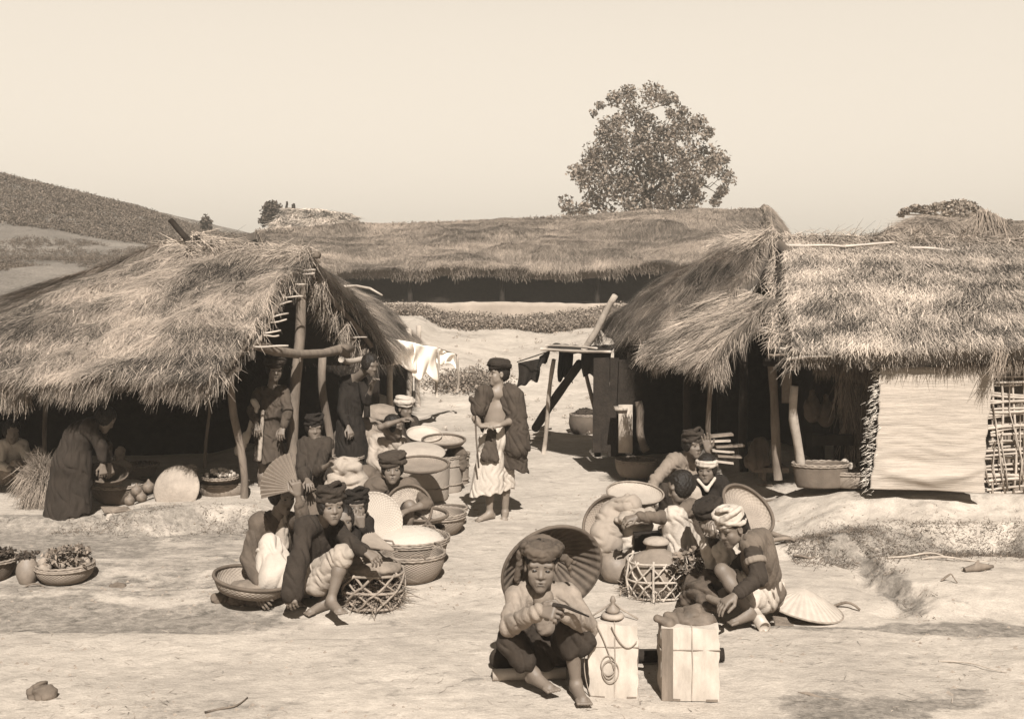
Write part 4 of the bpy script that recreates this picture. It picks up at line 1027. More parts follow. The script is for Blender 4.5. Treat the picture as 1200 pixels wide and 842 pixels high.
def basket(label, px, by, wpx, h, rb=0.7, belly=0.0, mat=None, z0=0.0, content=None, ch=0.06, group=None, rim=True, lugs=0, name='basket', cmat=None, bands=(), tilt=None, sink=0.01, cname=None, ell=1.0, legs=0):
    """by = row where the front of the foot meets the ground; wpx = rim width in the photo"""
    mat = mat or basket_m
    Y = fY(by, z0); Rt = wpx / 2 * Y / FPX; Rb = Rt * rb; Y = Y + Rb * ell; Rt = wpx / 2 * Y / FPX; Rb = Rt * rb
    X = (px - 600) * Y / FPX; zg = gz(X, Y) - sink if not z0 else z0 + gz(X, Y) * 0
    c = V(X, Y, zg); t = thing(name, label, name.split('_')[-1], c, group)
    nv = nrm(tilt) if tilt is not None else V(0, 0, 1)
    if legs: c = c + V(0, 0, legs)
    v, q, uv = lathe(bowl_prof(Rt, Rb, h, belly), c, nv, 60, 0.012, ell); add('wall', v, q, mat, t, uv=uv)
    x, y, z = (V(1, 0, 0), V(0, 1, 0), V(0, 0, 1)) if tilt is None else frame(nv)
    if rim:
        mb = MB(); N_ = 72
        for k_, dz in enumerate((0.0, -0.016)):
            ring = [c + z * (h + dz) + (x * math.cos(a) + y * ell * math.sin(a)) * (Rt + 0.004) * (1 + 0.01 * math.sin(3 * a)) + z * 0.003 * math.sin(a * 24 + k_ * 3) for a in np.linspace(0, 2 * math.pi, N_ + 1)]
            mb.tube(ring, 0.0085, 6, capped=False)
        mb.make('rim', M('cane_rim', 0.20, var=0.35, scale=20, bump=0.5), t)
    for bz in bands:
        rr = Rb + (Rt - Rb) * (bz) ** 0.6 + belly * math.sin(math.pi * bz)
        ring = [c + z * h * bz + (x * math.cos(a) + y * ell * math.sin(a)) * (rr + 0.006) for a in np.linspace(0, 2 * math.pi, 49)]
        MB().tube(ring, 0.008, 6, capped=False).make('band', rim_m if bz > 0.9 else M('cane_rim', 0.20, var=0.35), t)
    for k_ in range(lugs):
        a = 2 * math.pi * (k_ + 0.35) / lugs; p = c + z * h + (x * math.cos(a) + y * ell * math.sin(a)) * Rt; tg = -x * math.sin(a) + y * math.cos(a)
        MB().tube([p - tg * 0.06, p - tg * 0.04 + z * 0.03, p + tg * 0.04 + z * 0.03, p + tg * 0.06], 0.008, 6).make('handle', wood_m, t)
    if legs:
        for k_ in range(4):
            a = 2 * math.pi * (k_ + 0.5) / 4; p = c + (x * math.cos(a) + y * math.sin(a)) * Rb * 0.95
            pole('leg', p + V(0, 0, 0.04), V(p[0] * 1.0, p[1], zg), 0.009, 0.009, wood_m, t, amp=0.004, n=4)
    if content == 'grain': heap(cname or 'grain', c + z * (h * 0.86), Rt * 0.90, ch, cmat or grain_m, t)
    elif content == 'fill': heap(cname or 'filling', c + z * (h * 0.80), Rt * 0.90, ch, cmat or cloth_md, t, rough=0.02)
    return t, c, Rt
def disc(label, px, py, Y, rad, nv, mat=None, dish=0.03, name='tray', group=None, z_rim=True, rimw=0.010, inner=None, cone=False, rmat=None):
    """round tray or hat: centre given by its photo position and distance"""
    c = P(px, py, Y); nv = nrm(nv); t = thing(name, label, name.split('_')[-1], c, group)
    if cone: prof = [(0.001, dish)] + [(rad * s_, dish * (1 - s_ ** 1.3)) for s_ in np.linspace(0.06, 1, 16)]
    else: prof = [(0.001, 0.0), (rad * 0.5, 0.002), (rad * 0.88, 0.006), (rad * 0.97, dish * 0.6), (rad, dish)]
    th = 0.008; back = [(r_ * 0.985 if r_ > .01 else .001, h_ - th) for r_, h_ in prof[::-1]]
    v, q, uv = lathe(prof + back, c, nv, 64, 0.006); add('crown' if cone else 'weave', v, q, mat or tray_m, t, uv=uv)
    if z_rim:
        x, y, z = frame(nv); rg = [c + (x * math.cos(a) + y * math.sin(a)) * rad + z * (0 if cone else dish) for a in np.linspace(0, 2 * math.pi, 57)]
        MB().tube(rg, rimw, 6, capped=False).make('rim', rmat or rim_m, t)
    return t, c
def solid(name, label, cat, prims, mat, vox=0.008, fold=None, k=0.02, group=None, parent=None):
    v, q = rough_solid(prims, vox, fold, k)
    if parent is not None: return add(name, v, q, mat, parent)
    ctr = v.mean(0); ctr[2] = v[:, 2].min()
    return tag(add(name, v, q, mat, None, loc=ctr), label, cat, group)
def lumps(name, c, rad, n, size, mat, parent, flat=0.6, hgt=0.08):
    """heap of separate small round goods as one filling"""
    vs, qs, cnt = [], [], 0
    for i in range(n):
        a = rng.uniform(0, 6.28); r_ = rad * math.sqrt(rng.random()); p = np.asarray(c) + V(r_ * math.cos(a), r_ * math.sin(a), hgt * (1 - (r_ / rad) ** 2) + rng.uniform(-.2, .4) * size)
        s_ = size * rng.uniform(0.6, 1.2)
        v, q, uv = lathe([(0.001, -s_), (s_ * 0.7, -s_ * 0.7), (s_, 0), (s_ * 0.7, s_ * 0.6), (0.001, s_ * 0.8)], p, nrm(rng.normal(0, 1, 3)), 9, 0.08); vs.append(v); qs.append(q + cnt); cnt += len(v)
    return add(name, np.concatenate(vs), np.concatenate(qs), mat, parent)
def greens(name, c, rad, n, size, mat, parent, hgt=0.1):
    v, q, s_ = leaf_cloud([np.asarray(c) + V(rng.uniform(-1, 1) * rad * .6, rng.uniform(-1, 1) * rad * .6, hgt * rng.random()) for _ in range(12)], [rad * 0.45] * 12, [n // 12] * 12, size, 0.45)
    return add(name, v, q, mat, parent, smooth=False, shade=s_)

GL = 'rice baskets of the left row'
# --- left row, nearest first
# open cage of cane strips with a bundle in it
Yc = fY(714); c = V((438 - 600) * (Yc + 0.2) / FPX, Yc + 0.2, gz(-1, Yc + 0.2)); Rc = 0.21
cg = thing('cane_cage', 'open lattice cane carrier stuffed with straw at the bare foot of the boy', 'carrier', c, 'lattice cane carriers')
def lattice(t, c, Rb, Rt, h, n, turns, mat, r=0.0055, warp=0.05):
    mb = MB()
    for s_ in (1, -1):
        for k_ in range(n):
            a0 = 2 * math.pi * k_ / n + rng.normal(0, 0.06); pts = []
            for u_ in np.linspace(0, 1, 12):
                a = a0 + s_ * turns * 2 * math.pi * u_; rr = Rb + (Rt - Rb) * u_ + 0.02 * math.sin(math.pi * u_) + s_ * 0.003
                pts.append(c + V(rr * math.cos(a), rr * math.sin(a), h * u_ + rng.normal(0, warp * 0.08)))
            mb.tube(pts, r * rng.uniform(0.8, 1.3), 5)
    mb.make('lattice', mat, t)
    mb = MB()
    for u_ in (0.03, 0.5, 0.97):
        rr = Rb + (Rt - Rb) * u_ + 0.02 * math.sin(math.pi * u_)
        mb.tube([c + V(rr * math.cos(a), rr * math.sin(a), h * u_ + 0.006 * math.sin(3 * a)) for a in np.linspace(0, 6.2832, 37)], r * 1.3, 5, capped=False)
    mb.make('hoop', mat, t)
cane_m = M('split_cane_dull', 0.20, var=0.35, scale=12)
lattice(cg, c, 0.19, 0.215, 0.25, 9, 0.22, cane_m, 0.008)
tl = []
for k_ in range(60):
    a = rng.uniform(0, 6.28); straw_tuft(tl, c + V(0.13 * math.cos(a), 0.13 * math.sin(a), 0.10 * rng.random() + 0.02), (rng.normal(), rng.normal(), 0.3 * rng.normal()), 22, 0.2, 0.5, wd=(0.004, 0.010))
tufts_obj('straw', tl, cg, M('packing_straw', 0.13, attr=0.7, bump=0))
solid('bundle', None, None, [('ell', c + V(0, -0.02, 0.27), (0.20, 0.15, 0.07)), ('ell', c + V(-0.06, 0.03, 0.32), (0.13, 0.12, 0.06)), ('ell', c + V(0.10, 0.05, 0.27), (0.09, 0.09, 0.05))], M('gourd_bundle', 0.17, var=0.4, scale=9, bump=0.5), fold=fold_fn(0.006, 60), parent=cg)
fan_m = M('folding_fan', 0.20, var=0.2)
def fan(label, piv, a0, a1, rad, up, mat=fan_m):
    """pleated folding fan; a0,a1 vectors of the outer sticks"""
    t = thing('folding_fan', label, 'fan', piv); piv = np.asarray(piv, float); a0 = nrm(a0); a1 = nrm(a1); upn = nrm(np.cross(a0, a1))
    om = math.acos(float(np.clip(a0 @ a1, -1, 1)))
    def f(u, v):
        s0 = np.sin((1 - u) * om) / math.sin(om); s1 = np.sin(u * om) / math.sin(om)
        d = s0[..., None] * a0 + s1[..., None] * a1
        rr = rad * (0.12 + 0.88 * v)[..., None]
        pl = (np.abs((u * 13) % 1 - 0.5) - 0.25)[..., None] * 0.05 * v[..., None]
        return piv + d * rr + upn * pl
    v, q, uv = sheet(f, 79, 6, 0.002); add('leaf', v, q, mat, t, smooth=False, uv=uv)
    MB().tube([piv, piv + a0 * rad], 0.005, 5).tube([piv, piv + a1 * rad], 0.005, 5).make('guard_stick', wood_m, t)
    return t
fan('half open pleated fan lying over the lattice carrier', P(466, 646, 8.15), P(426, 640, 8.0) - P(466, 646, 8.15), P(436, 622, 8.35) - P(466, 646, 8.15), 0.27, None)
fan('open pleated fan held over the brow of the seated man', P(350, 572, 8.22), P(303, 584, 8.1) - P(350, 572, 8.22), P(343, 538, 8.3) - P(350, 572, 8.22), 0.27, None, M('fan_paper', 0.17, var=0.15))
basket('round basket with cane lugs, nearest of the left row beside the lattice carrier', 484, 684, 74, 0.22, 0.55, 0.02, lugs=3, group=GL)
basket('wide basket heaped with white rice, second in the left row', 480, 668, 92, 0.24, 0.5, 0.02, content='grain', ch=0.11, group=GL, bands=(0.86,), lugs=2)
disc('upturned dark-rimmed tray propped behind the heaped rice', 472, 632, 9.62, 0.255, (0.05, -0.62, 0.70), M('dull_tray', 0.18, weave=(300, 200), var=0.2), dish=0.05, rimw=0.014, group='round trays of the left row')
disc('big pale round tray on edge beside the child pressing hands to the mouth', 437, 612, 9.25, 0.245, (0.35, -0.85, 0.2), M('whitened_tray', 0.33, weave=(300, 200), var=0.08, bump=0.2), dish=0.02, z_rim=False, group='round trays of the left row')
disc('dark-rimmed round tray on edge in front of the woman in the beret turban', 479, 596, 9.78, 0.20, (-0.05, -0.93, 0.30), M('speckled_tray', 0.25, var=0.25, scale=40, weave=(300, 220)), dish=0.03, rimw=0.012, group='round trays of the left row')
disc('shallow tray with a zigzag bound rim lying behind the heaped rice', 492, 607, 9.95, 0.24, (0.03, -0.05, 1), M('speckled_tray', 0.25), dish=0.04, rimw=0.014, group='round trays of the left row')
basket('squat basket under the zigzag-rimmed tray', 490, 643, 60, 0.16, 0.8, 0.01, group=GL)
basket('plain round-bellied basket at the right edge of the left row', 512, 629, 66, 0.20, 0.6, 0.02, group=GL, bands=(0.82,))
basket('small lipped basket tucked behind the plain round-bellied one', 530, 617, 34, 0.16, 0.8, 0.0, group=GL, bands=(0.3, 0.6), mat=basket_dk)
basket('tall cylindrical basket behind the woman in the beret turban', 494, 590, 66, 0.40, 0.92, 0.0, mat=basket_lt, group=GL, content='fill', ch=0.03, cmat=cloth_md, bands=(0.38,), name='basket')
basket('second tall basket, banded, standing behind the first tall one', 516, 580, 52, 0.40, 0.95, 0.0, mat=basket_lt, group=GL, bands=(0.25, 0.75))
basket('narrow banded basket furthest back in the tall trio', 533, 568, 34, 0.36, 0.95, 0.0, mat=basket_m, group=GL, bands=(0.2, 0.6, 0.85))
disc('large flat pale lid lying over the tall baskets', 494, 528, 12.0, 0.25, (0.10, -0.25, 1), tray_m, dish=0.04, group='round trays of the left row', cone=True, z_rim=False)
disc('dark-rimmed tray balanced on the tall baskets nearest the standing man', 520, 520, 12.6, 0.235, (0.02, -0.12, 1), M('speckled_tray', 0.25), dish=0.05, rimw=0.012, group='round trays of the left row')
disc('grey flat lid on the first tall basket', 494, 547, 11.45, 0.27, (0.02, -0.15, 1), M('dull_tray', 0.18), dish=0.03, rimw=0.012, group='round trays of the left row')
disc('light plate at the elbow of the person in pale tunic', 497, 512, 12.8, 0.20, (0.1, -0.3, 1), cloth_wh, dish=0.05, group='round trays of the left row', z_rim=False)
solid('cloth_bundle', 'dark cloth hung between the tall baskets and the standing man', 'bundle', [('cap', P(536, 530, 12.6), P(540, 545, 12.6), 0.08, 0.07), ('cap', P(530, 528, 12.7), P(542, 532, 12.6), 0.06, 0.05)], cloth_md2, fold=fold_fn(0.008, 60))
# winnowing tray of the fan holder
t_, c_ = disc('deep winnowing tray tilted on stones under the hand of the fan holder', 294, 690, 8.28, 0.275, (0.16, -0.04, 1), M('winnow_weave', 0.22, weave=(280, 240), var=0.25), dish=0.085, rimw=0.013)
solid('tray_cargo', 'flat pale cargo inside the winnowing tray of the fan holder', 'parcel', [('ell', P(298, 689, 8.25) + V(0, 0, 0.03), (0.17, 0.12, 0.025))], cloth_md, fold=fold_fn(0.005, 60))
for k_, (px, py) in enumerate(((258, 706), (278, 709), (300, 708))):
    p = ground_hit(px, py); solid('stone', ['leftmost dark stone propping the winnowing tray', 'middle dark stone propping the winnowing tray', 'rightmost dark stone propping the winnowing tray'][k_], 'stone', [('ell', p + V(0, 0, 0.02), (0.07, 0.05, 0.04)), ('ell', p + V(0.05, 0.02, 0.0), (0.04, 0.04, 0.03))], stone_m, fold=fold_fn(0.01, 70))
# wrapped pale bundle and things beyond the children
solid('wrapped_bundle', 'pale cloth-wrapped bundle with dark slits behind the two children', 'bundle', [('ell', P(407, 548, 10.2), (0.13, 0.10, 0.10)), ('ell', P(396, 565, 10.2), (0.11, 0.1, 0.09)), ('ell', P(416, 566, 10.2), (0.12, 0.1, 0.12)), ('ell', P(408, 600, 10.25), (0.17, 0.12, 0.26))], cloth_lt, fold=fold_fn(0.016, 45))
solid('rice_sack', 'slumped brown sack beside the shoulder of the woman in the beret turban', 'sack', [('ell', P(438, 600, 10.7), (0.2, 0.16, 0.3)), ('ell', P(430, 570, 10.8), (0.15, 0.14, 0.2))], cloth_md2, fold=fold_fn(0.012, 40))
solid('rice_sack', 'rounded pale sack under the roof behind the person in pale tunic', 'sack', [('ell', P(440, 487, 13.9), (0.36, 0.25, 0.13)), ('ell', P(425, 520, 13.2), (0.35, 0.25, 0.30))], M('sack_cloth', 0.17, var=0.25, bump=0.4), fold=fold_fn(0.016, 30))
# hill of goods by the rear posts
basket('dark tub standing at the foot of the third post', 408, 560, 36, 0.22, 0.8, 0, mat=basket_dk, z0=0.15)
disc('small tray leaning at the foot of the centre post', 372, 590, 11.2, 0.14, (0.3, -0.8, 0.4), cloth_md2, dish=0.03)

# --- under the left roof
ZL = 0.17
def onL(px, by): Y = fY(by, ZL); return V((px - 600) * Y / FPX, Y, ZL)
basket('deep dark bowl full of white rice under the hands of the robed person', 141, 592, 66, 0.20, 0.55, 0.02, mat=basket_dk, z0=0.08, content='grain', ch=0.05, name='wide_bowl')
disc('dark dish tilted against the rice bowl under the robed arm', 124, 560, 11.3, 0.20, (0.2, -0.3, 1), basket_dk, dish=0.06)
t_, c_ = disc('round dented pale lid standing on edge at the edge of the left bank', 207, 572, 11.05, 0.225, (-0.05, -0.92, 0.35), M('clay_lid', 0.24, var=0.2, scale=8, bump=0.6), dish=0.08, cone=True, z_rim=False, name='pot_cover')
tk, ck, rk = basket('wide shallow wooden bowl between the round lid and the corner post', 262, 586, 56, 0.15, 0.8, 0.02, z0=ZL, name='wide_bowl', mat=M('wood_bowl', 0.17, var=0.25, bump=0.3))
tk2, ck2, rk2 = basket('small dish of shiny small fish set on the wide wooden bowl', 258, 566, 40, 0.05, 0.7, 0.0, mat=basket_dk, z0=0.36, name='small_dish')
lumps('fish', ck2 + V(0, 0, 0.06), rk2 * 0.8, 46, 0.022, M('fish_skin', 0.30, rough=0.4, spec=0.5, var=0.4), tk2, hgt=0.05)
for k_, (px, py, r_) in enumerate(((152, 590, 0.055), (166, 582, 0.055), (174, 572, 0.06), (160, 572, 0.055))):
    p = P(px, py, 11.2); p[2] = gz(p[0], p[1]) + (0.05 if k_ < 2 else 0.13)
    v, q, uv = lathe([(0.001, -r_), (r_ * 0.7, -r_ * 0.75), (r_, -0.1 * r_), (r_ * 0.85, r_ * 0.5), (r_ * 0.3, r_ * 0.95), (r_ * 0.12, r_ * 1.3), (0.001, r_ * 1.35)], p, n=20, wob=0.03)
    tag(add('round_fruit', v, q, M('fruit_skin', 0.12, rough=0.6, var=0.4, scale=25), uv=uv, loc=p - V(0, 0, r_)), ['lowest round fruit beside the rice bowl, nearest the white paper', 'second round fruit beside the rice bowl, at the foot of the lid', 'round fruit on top, leaning on the pale lid', 'round fruit on top, against the rice bowl'][k_], 'fruit', 'round fruit beside the rice bowl')
def flat_sheet(name, label, cat, corners, mat, th=0.006, sag=0.01):
    c = [np.asarray(p, float) for p in corners]
    def f(u, v): 
        u = u[..., None]; v = v[..., None]; p = (c[0] * (1 - u) + c[1] * u) * (1 - v) + (c[3] * (1 - u) + c[2] * u) * v
        return p + V(0, 0, 1) * sag * np.sin(u * 5) * np.sin(v * 4)
    v, q, uv = sheet(f, 14, 14, th); return tag(add(name, v, q, mat, uv=uv, loc=c[0]), label, cat)
a_ = on(-3.72, 10.75)
flat_sheet('white_paper', 'folded white paper lying at the feet of the robed person', 'paper', [P(126, 597, 10.95), P(138, 594, 11.0), P(145, 606, 10.72), P(124, 608, 10.70)], cloth_wh, sag=0.015)
flat_sheet('plank', 'short dark plank on the ground under the rice bowl', 'plank', [P(118, 594, 10.9), P(150, 594, 10.95), P(156, 598, 10.85), P(122, 600, 10.8)], wood_m, th=0.02)
# straw bundle beside the robe
tl = []
for k_ in range(34): straw_tuft(tl, P(48 + rng.uniform(-16, 16), 560 + rng.uniform(-14, 12), 11.35), (rng.normal(0, 0.3), -0.3, -1 if k_ % 3 else 0.8), 60, 0.30, 0.25, wd=(0.004, 0.009))
sb = thing('straw_bundle', 'pale loose straw bundle on the floor behind the robed person', 'straw bundle', on(P(48, 0, 11.3)[0], 11.3)); tufts_obj('straw', tl, sb, M('pale_straw', 0.17, attr=0.5, bump=0))
solid('rice_sack', 'light sack sitting deep in the shade beyond the rice bowl', 'sack', [('ell', P(140, 548, 12.3), (0.13, 0.12, 0.10)), ('cap', P(140, 545, 12.3), P(141, 528, 12.3), 0.03, 0.05)], M('sack_cloth', 0.17), fold=fold_fn(0.01, 50))
basket('dim basket with leaves standing in the shade beyond the rice bowl', 165, 560, 40, 0.14, 0.6, 0, z0=0.1, content='fill', ch=0.05, cmat=cloth_md)
solid('wrapped_bundle', 'small white-streaked bundle in the shade behind the round lid', 'bundle', [('ell', P(223, 552, 11.9), (0.08, 0.07, 0.07)), ('ell', P(210, 558, 11.9), (0.08, 0.07, 0.07))], cloth_lt, fold=fold_fn(0.012, 60))
p_ = on(P(246, 0, 11.6)[0], 11.6)
solid('cloth_bundle', 'striped cloth strip hanging from the far left post', 'bundle', [('cap', P(30, 545, 12.0), P(44, 566, 11.9), 0.05, 0.07)], cloth_md, fold=fold_fn(0.01, 50))
# --- on the street at far left
tb_, cb_, rb_ = basket('shallow basket of tubers and greens standing on the street at the left', 76, 679, 64, 0.14, 0.65, 0.02, lugs=0, bands=(0.8,))
lumps('tubers', cb_ + V(0, 0, 0.12), rb_ * 0.8, 26, 0.045, M('tuber_skin', 0.20, var=0.4, scale=12), tb_, hgt=0.05)
greens('leaves', cb_ + V(0.02, 0, 0.17), rb_, 420, 0.022, M('dull_leaf', 0.14, attr=0.7, bump=0), tb_)
tj, cj, rj = basket('small dark jar stuffed with leaves between the two street baskets at the left', 32, 678, 16, 0.20, 0.85, 0.032, name='clay_jar', mat=pot_m, rim=False)
greens('leaves', cj + V(0, 0, 0.20), 0.08, 140, 0.018, M('dark_leaf', 0.055), tj, hgt=0.05)
tx, cx, rx = basket('near-black basket cut by the left edge of the view', -8, 675, 56, 0.17, 0.5, 0.0, mat=basket_dk)
greens('leaves', cx + V(0, 0, 0.17), rx * 0.9, 300, 0.02, M('dark_leaf', 0.055), tx, hgt=0.05)

# --- right row
t_, c_ = disc('wide sunlit hat leaning on the ground behind the white-turbaned man', 938, 708, 8.18, 0.30, (0.20, -0.10, 0.97), M('sun_hat', 0.32, var=0.14, scale=10, weave=(2 * math.pi * 34, 2.0), bump=0.8, dist=0.004), dish=0.12, cone=True, name='woven_hat', group='wide woven hats', rimw=0.007, rmat=M('cane_rim', 0.20))
ob = t_; ob.rotation_euler = (0, 0, 0)
disc('hat turned on edge showing its ringed inside, behind the two men on the right', 872, 601, 8.85, 0.225, (0.45, -0.55, 0.70), M('hat_inside', 0.22, weave=(200, 160), var=0.2), dish=0.06, name='woven_hat', group='wide woven hats', rimw=0.013)
disc('dark-edged hat leaning behind the pale sack', 712, 612, 9.3, 0.20, (-0.6, -0.5, 0.5), M('dull_tray', 0.18), dish=0.06, name='woven_hat', group='wide woven hats', rimw=0.012)
tb_, cb_, rb_ = basket('basket on short legs covered with a cloth, furthest of the right row', 746, 566, 48, 0.20, 0.7, 0.02, content='fill', ch=0.05, cmat=cloth_md, legs=0.06, bands=(0.9,))
GR = 'rice baskets of the right row'
basket('round basket of white rice below the hand of the pale-tunicked woman', 736, 612, 60, 0.22, 0.7, 0.02, content='grain', ch=0.03, group=GR, bands=(0.85,))
disc('pale flat rice tray under the outstretched arm', 744, 582, 9.55, 0.235, (0.05, -0.22, 1), tray_m, dish=0.04, rimw=0.008, rmat=M('cane_rim', 0.20), group='round trays of the right row')
basket('low basket half hidden under the flat rice tray', 745, 622, 58, 0.20, 0.75, 0.01, group=GR)
solid('rice_sack', 'long pale sack slumped against the round jar', 'sack', [('ell', P(710, 632, 8.95), (0.13, 0.12, 0.16)), ('ell', P(716, 612, 9.05), (0.12, 0.12, 0.14)), ('cap', P(718, 600, 9.1), P(738, 592, 9.0), 0.10, 0.09)], M('pale_sack', 0.22, var=0.12, bump=0.3), fold=fold_fn(0.010, 45, (0.3, 0.2, 0.6)))
solid('wrapped_bundle', 'white cloth bundle on top of the sacks before the profile figure', 'bundle', [('ell', P(744, 624, 9.0), (0.12, 0.09, 0.10)), ('ell', P(758, 616, 9.05), (0.12, 0.1, 0.07)), ('ell', P(742, 638, 9.0), (0.12, 0.09, 0.11))], cloth_wh, fold=fold_fn(0.012, 50))
solid('cloth_bundle', 'draped pale cloth between the rice tray and the white bundle', 'bundle', [('cap', P(726, 604, 9.0), P(762, 602, 8.85), 0.05, 0.05), ('ell', P(742, 608, 8.9), (0.14, 0.1, 0.05))], cloth_lt, fold=fold_fn(0.012, 50))
def jar(label, px, by, prof, mat, s=1.0, z0=0, dy=0.0):
    Y = fY(by) + prof[2][0] * s + dy; c = on((px - 600) * Y / FPX, Y) + V(0, 0, z0); t = thing('clay_jar', label, 'jar', c, 'clay jars')
    v, q, uv = lathe([(r_ * s, h_ * s) for r_, h_ in prof], c, n=56); add('body', v, q, mat, t, uv=uv); return t, c
ball = [(0.001, 0), (0.06, 0.0), (0.10, 0.02), (0.128, 0.07), (0.138, 0.13), (0.128, 0.18), (0.095, 0.222), (0.055, 0.238), (0.05, 0.25), (0.058, 0.262), (0.045, 0.262), (0.04, 0.24), (0.001, 0.235)]
jar('smooth round-bellied clay jar beside the lattice-bound one', 722, 684, ball, pot_m, 0.93)
tjar, c = jar('lidded clay jar sitting in a cane lattice carrier on the right', 769, 702, [(0.001, 0), (0.12, 0.0), (0.18, 0.03), (0.20, 0.12), (0.195, 0.22), (0.16, 0.285), (0.10, 0.315), (0.075, 0.33), (0.07, 0.36), (0.08, 0.372), (0.06, 0.372), (0.001, 0.34)], M('jar_grey', 0.17, var=0.3, scale=5, bump=0.3))
v, q, uv = lathe([(0.001, 0.425), (0.05, 0.42), (0.085, 0.405), (0.10, 0.385), (0.095, 0.375), (0.001, 0.372)], c, n=32); add('lid', v, q, M('straw_lid', 0.24, var=0.3), tjar, uv=uv)
cg2 = thing('cane_cage', 'diamond lattice cane carrier holding the lidded jar on the right', 'carrier', c, 'lattice cane carriers')
lattice(cg2, c, 0.20, 0.215, 0.27, 13, 0.17, M('pale_cane', 0.30, var=0.3, scale=12), 0.0065)
mb = MB()
for k_ in range(6):
    a = k_ * 1.05 + 0.3; mb.tube([c + V(0.215 * math.cos(a), 0.215 * math.sin(a), 0.0), c + V(0.24 * math.cos(a), 0.24 * math.sin(a), 0.15), c + V(0.21 * math.cos(a), 0.21 * math.sin(a), 0.29)], 0.009, 6)
mb.make('stake', M('pale_cane', 0.30), cg2)
tl = []
for k_ in range(26):
    a = rng.uniform(0, 6.28); straw_tuft(tl, c + V(0.19 * math.cos(a), 0.19 * math.sin(a), 0.02 + 0.05 * rng.random()), (math.cos(a), math.sin(a), 0.2), 16, 0.10, 0.6)
tufts_obj('straw', tl, cg2, M('packing_straw', 0.13))
MB().box(P(768, 636, 8.92), 0.34, 0.20, 0.16).box(P(768, 636, 8.92) + V(0, 0, 0.085), 0.35, 0.21, 0.012).make('wooden_crate', wood_dk, None, loc=P(768, 650, 8.92), smooth=False)
tag(C.objects['wooden_crate'], 'small dark wooden crate between the lidded jar and the white knees', 'crate')
disc('little black saucer on the dark crate', 782, 622, 8.85, 0.07, (0, -0.3, 1), basket_dk, dish=0.02, rimw=0.005)
tg = thing('greens_bundle', 'tangle of stalks and leaves heaped beside the dark crate', 'greens', P(812, 660, 8.35))
v, q, s_ = leaf_cloud([P(810 + rng.uniform(-14, 16), 660 + rng.uniform(-18, 18), 8.3 + rng.uniform(-.1, .15)) for _ in range(26)], [0.06] * 26, [26] * 26, 0.024, 0.7); add('leaves', v, q, M('dull_leaf', 0.14), tg, smooth=False, shade=s_)
tl = []; 
for k_ in range(8): straw_tuft(tl, P(812 + rng.uniform(-10, 12), 660 + rng.uniform(-10, 14), 8.25), (rng.normal(), -0.2, rng.normal()), 6, 0.12, 0.4)
tufts_obj('stalks', tl, tg, straw_m)
solid('cloth_bundle', 'crumpled dark leather bundle under the reaching hand of the white-turbaned man', 'bundle', [('cap', P(818, 690, 7.95), P(842, 705, 7.8), 0.07, 0.05), ('cap', P(830, 678, 8.0), P(850, 690, 7.9), 0.06, 0.05), ('cap', P(806, 700, 8.0), P(815, 680, 8.1), 0.05, 0.06), ('cap', P(820, 706, 7.85), P(848, 712, 7.65), 0.03, 0.03)], M('dark_leather', 0.06, var=0.5, scale=12, bump=0.5), fold=fold_fn(0.018, 40))
solid('sandal', 'flat sole-shaped wooden block beside the leather bundle', 'block', [('cap', P(830, 700, 7.72), P(852, 708, 7.55), 0.022, 0.028)], cloth_md, fold=fold_fn(0.004, 60))
def tube_hollow(label, a, b, r, mat, name='bamboo_tube', group='bamboo tubes'):
    a = np.asarray(a, float); b = np.asarray(b, float); d = b - a; L_ = float(np.linalg.norm(d))
    prof = [(r * 0.80, 0.002), (r, 0.0), (r, L_ * 0.3), (r * 1.05, L_ * 0.31), (r, L_ * 0.32), (r * 0.98, L_ * 0.68), (r * 1.05, L_ * 0.69), (r, L_ * 0.70), (r, L_), (r * 0.8, L_), (r * 0.78, L_ * 0.96), (0.001, L_ * 0.95)]
    prof = [(0.001, L_ * 0.06), (r * 0.79, L_ * 0.05)] + prof
    v, q, uv = lathe(prof, a, d, n=28); return tag(add(name, v, q, mat, uv=uv, loc=a), label, 'tube', group)
tube_hollow('short thick bamboo tube on end-slant at the heel of the white-turbaned man', P(896, 735, 7.55) + V(0, 0, 0.0), P(876, 706, 7.8), 0.042, bamboo_m)
flat_sheet('wood_chip', 'grey wooden board scrap on the ground before the sunlit hat', 'board', [P(905, 722, 7.9), P(922, 724, 7.85), P(930, 734, 7.68), P(908, 732, 7.7)], wood_m, th=0.015)
for k_, (a, b, r_, lab) in enumerate((((885, 631), (925, 636), 0.030, 'thick dark log end lying on the bank edge behind the right row'), ((895, 641), (932, 643), 0.020, 'thin dark split log in front of the thick one behind the right row'), ((930, 655), (955, 657), 0.010, 'short stick lying on the pale slab before the right bank'), ((968, 711), (1008, 717), 0.012, 'split stick pointing away from the rim of the sunlit hat'), ((892, 590), (940, 581), 0.014, 'twisted dark branch on the earth before the right posts'), ((860, 568), (905, 571), 0.014, 'dark stick at the foot of the inner post of the right stall'))):
    A_ = ground_hit(*a); B_ = ground_hit(*b); pole('stick', A_ + V(0, 0, r_), B_ + V(0, 0, r_), r_, r_ * 0.7, wood_m, None, amp=0.02, loc=A_)
    o = C.objects[-1]; tag(o, lab, 'stick')
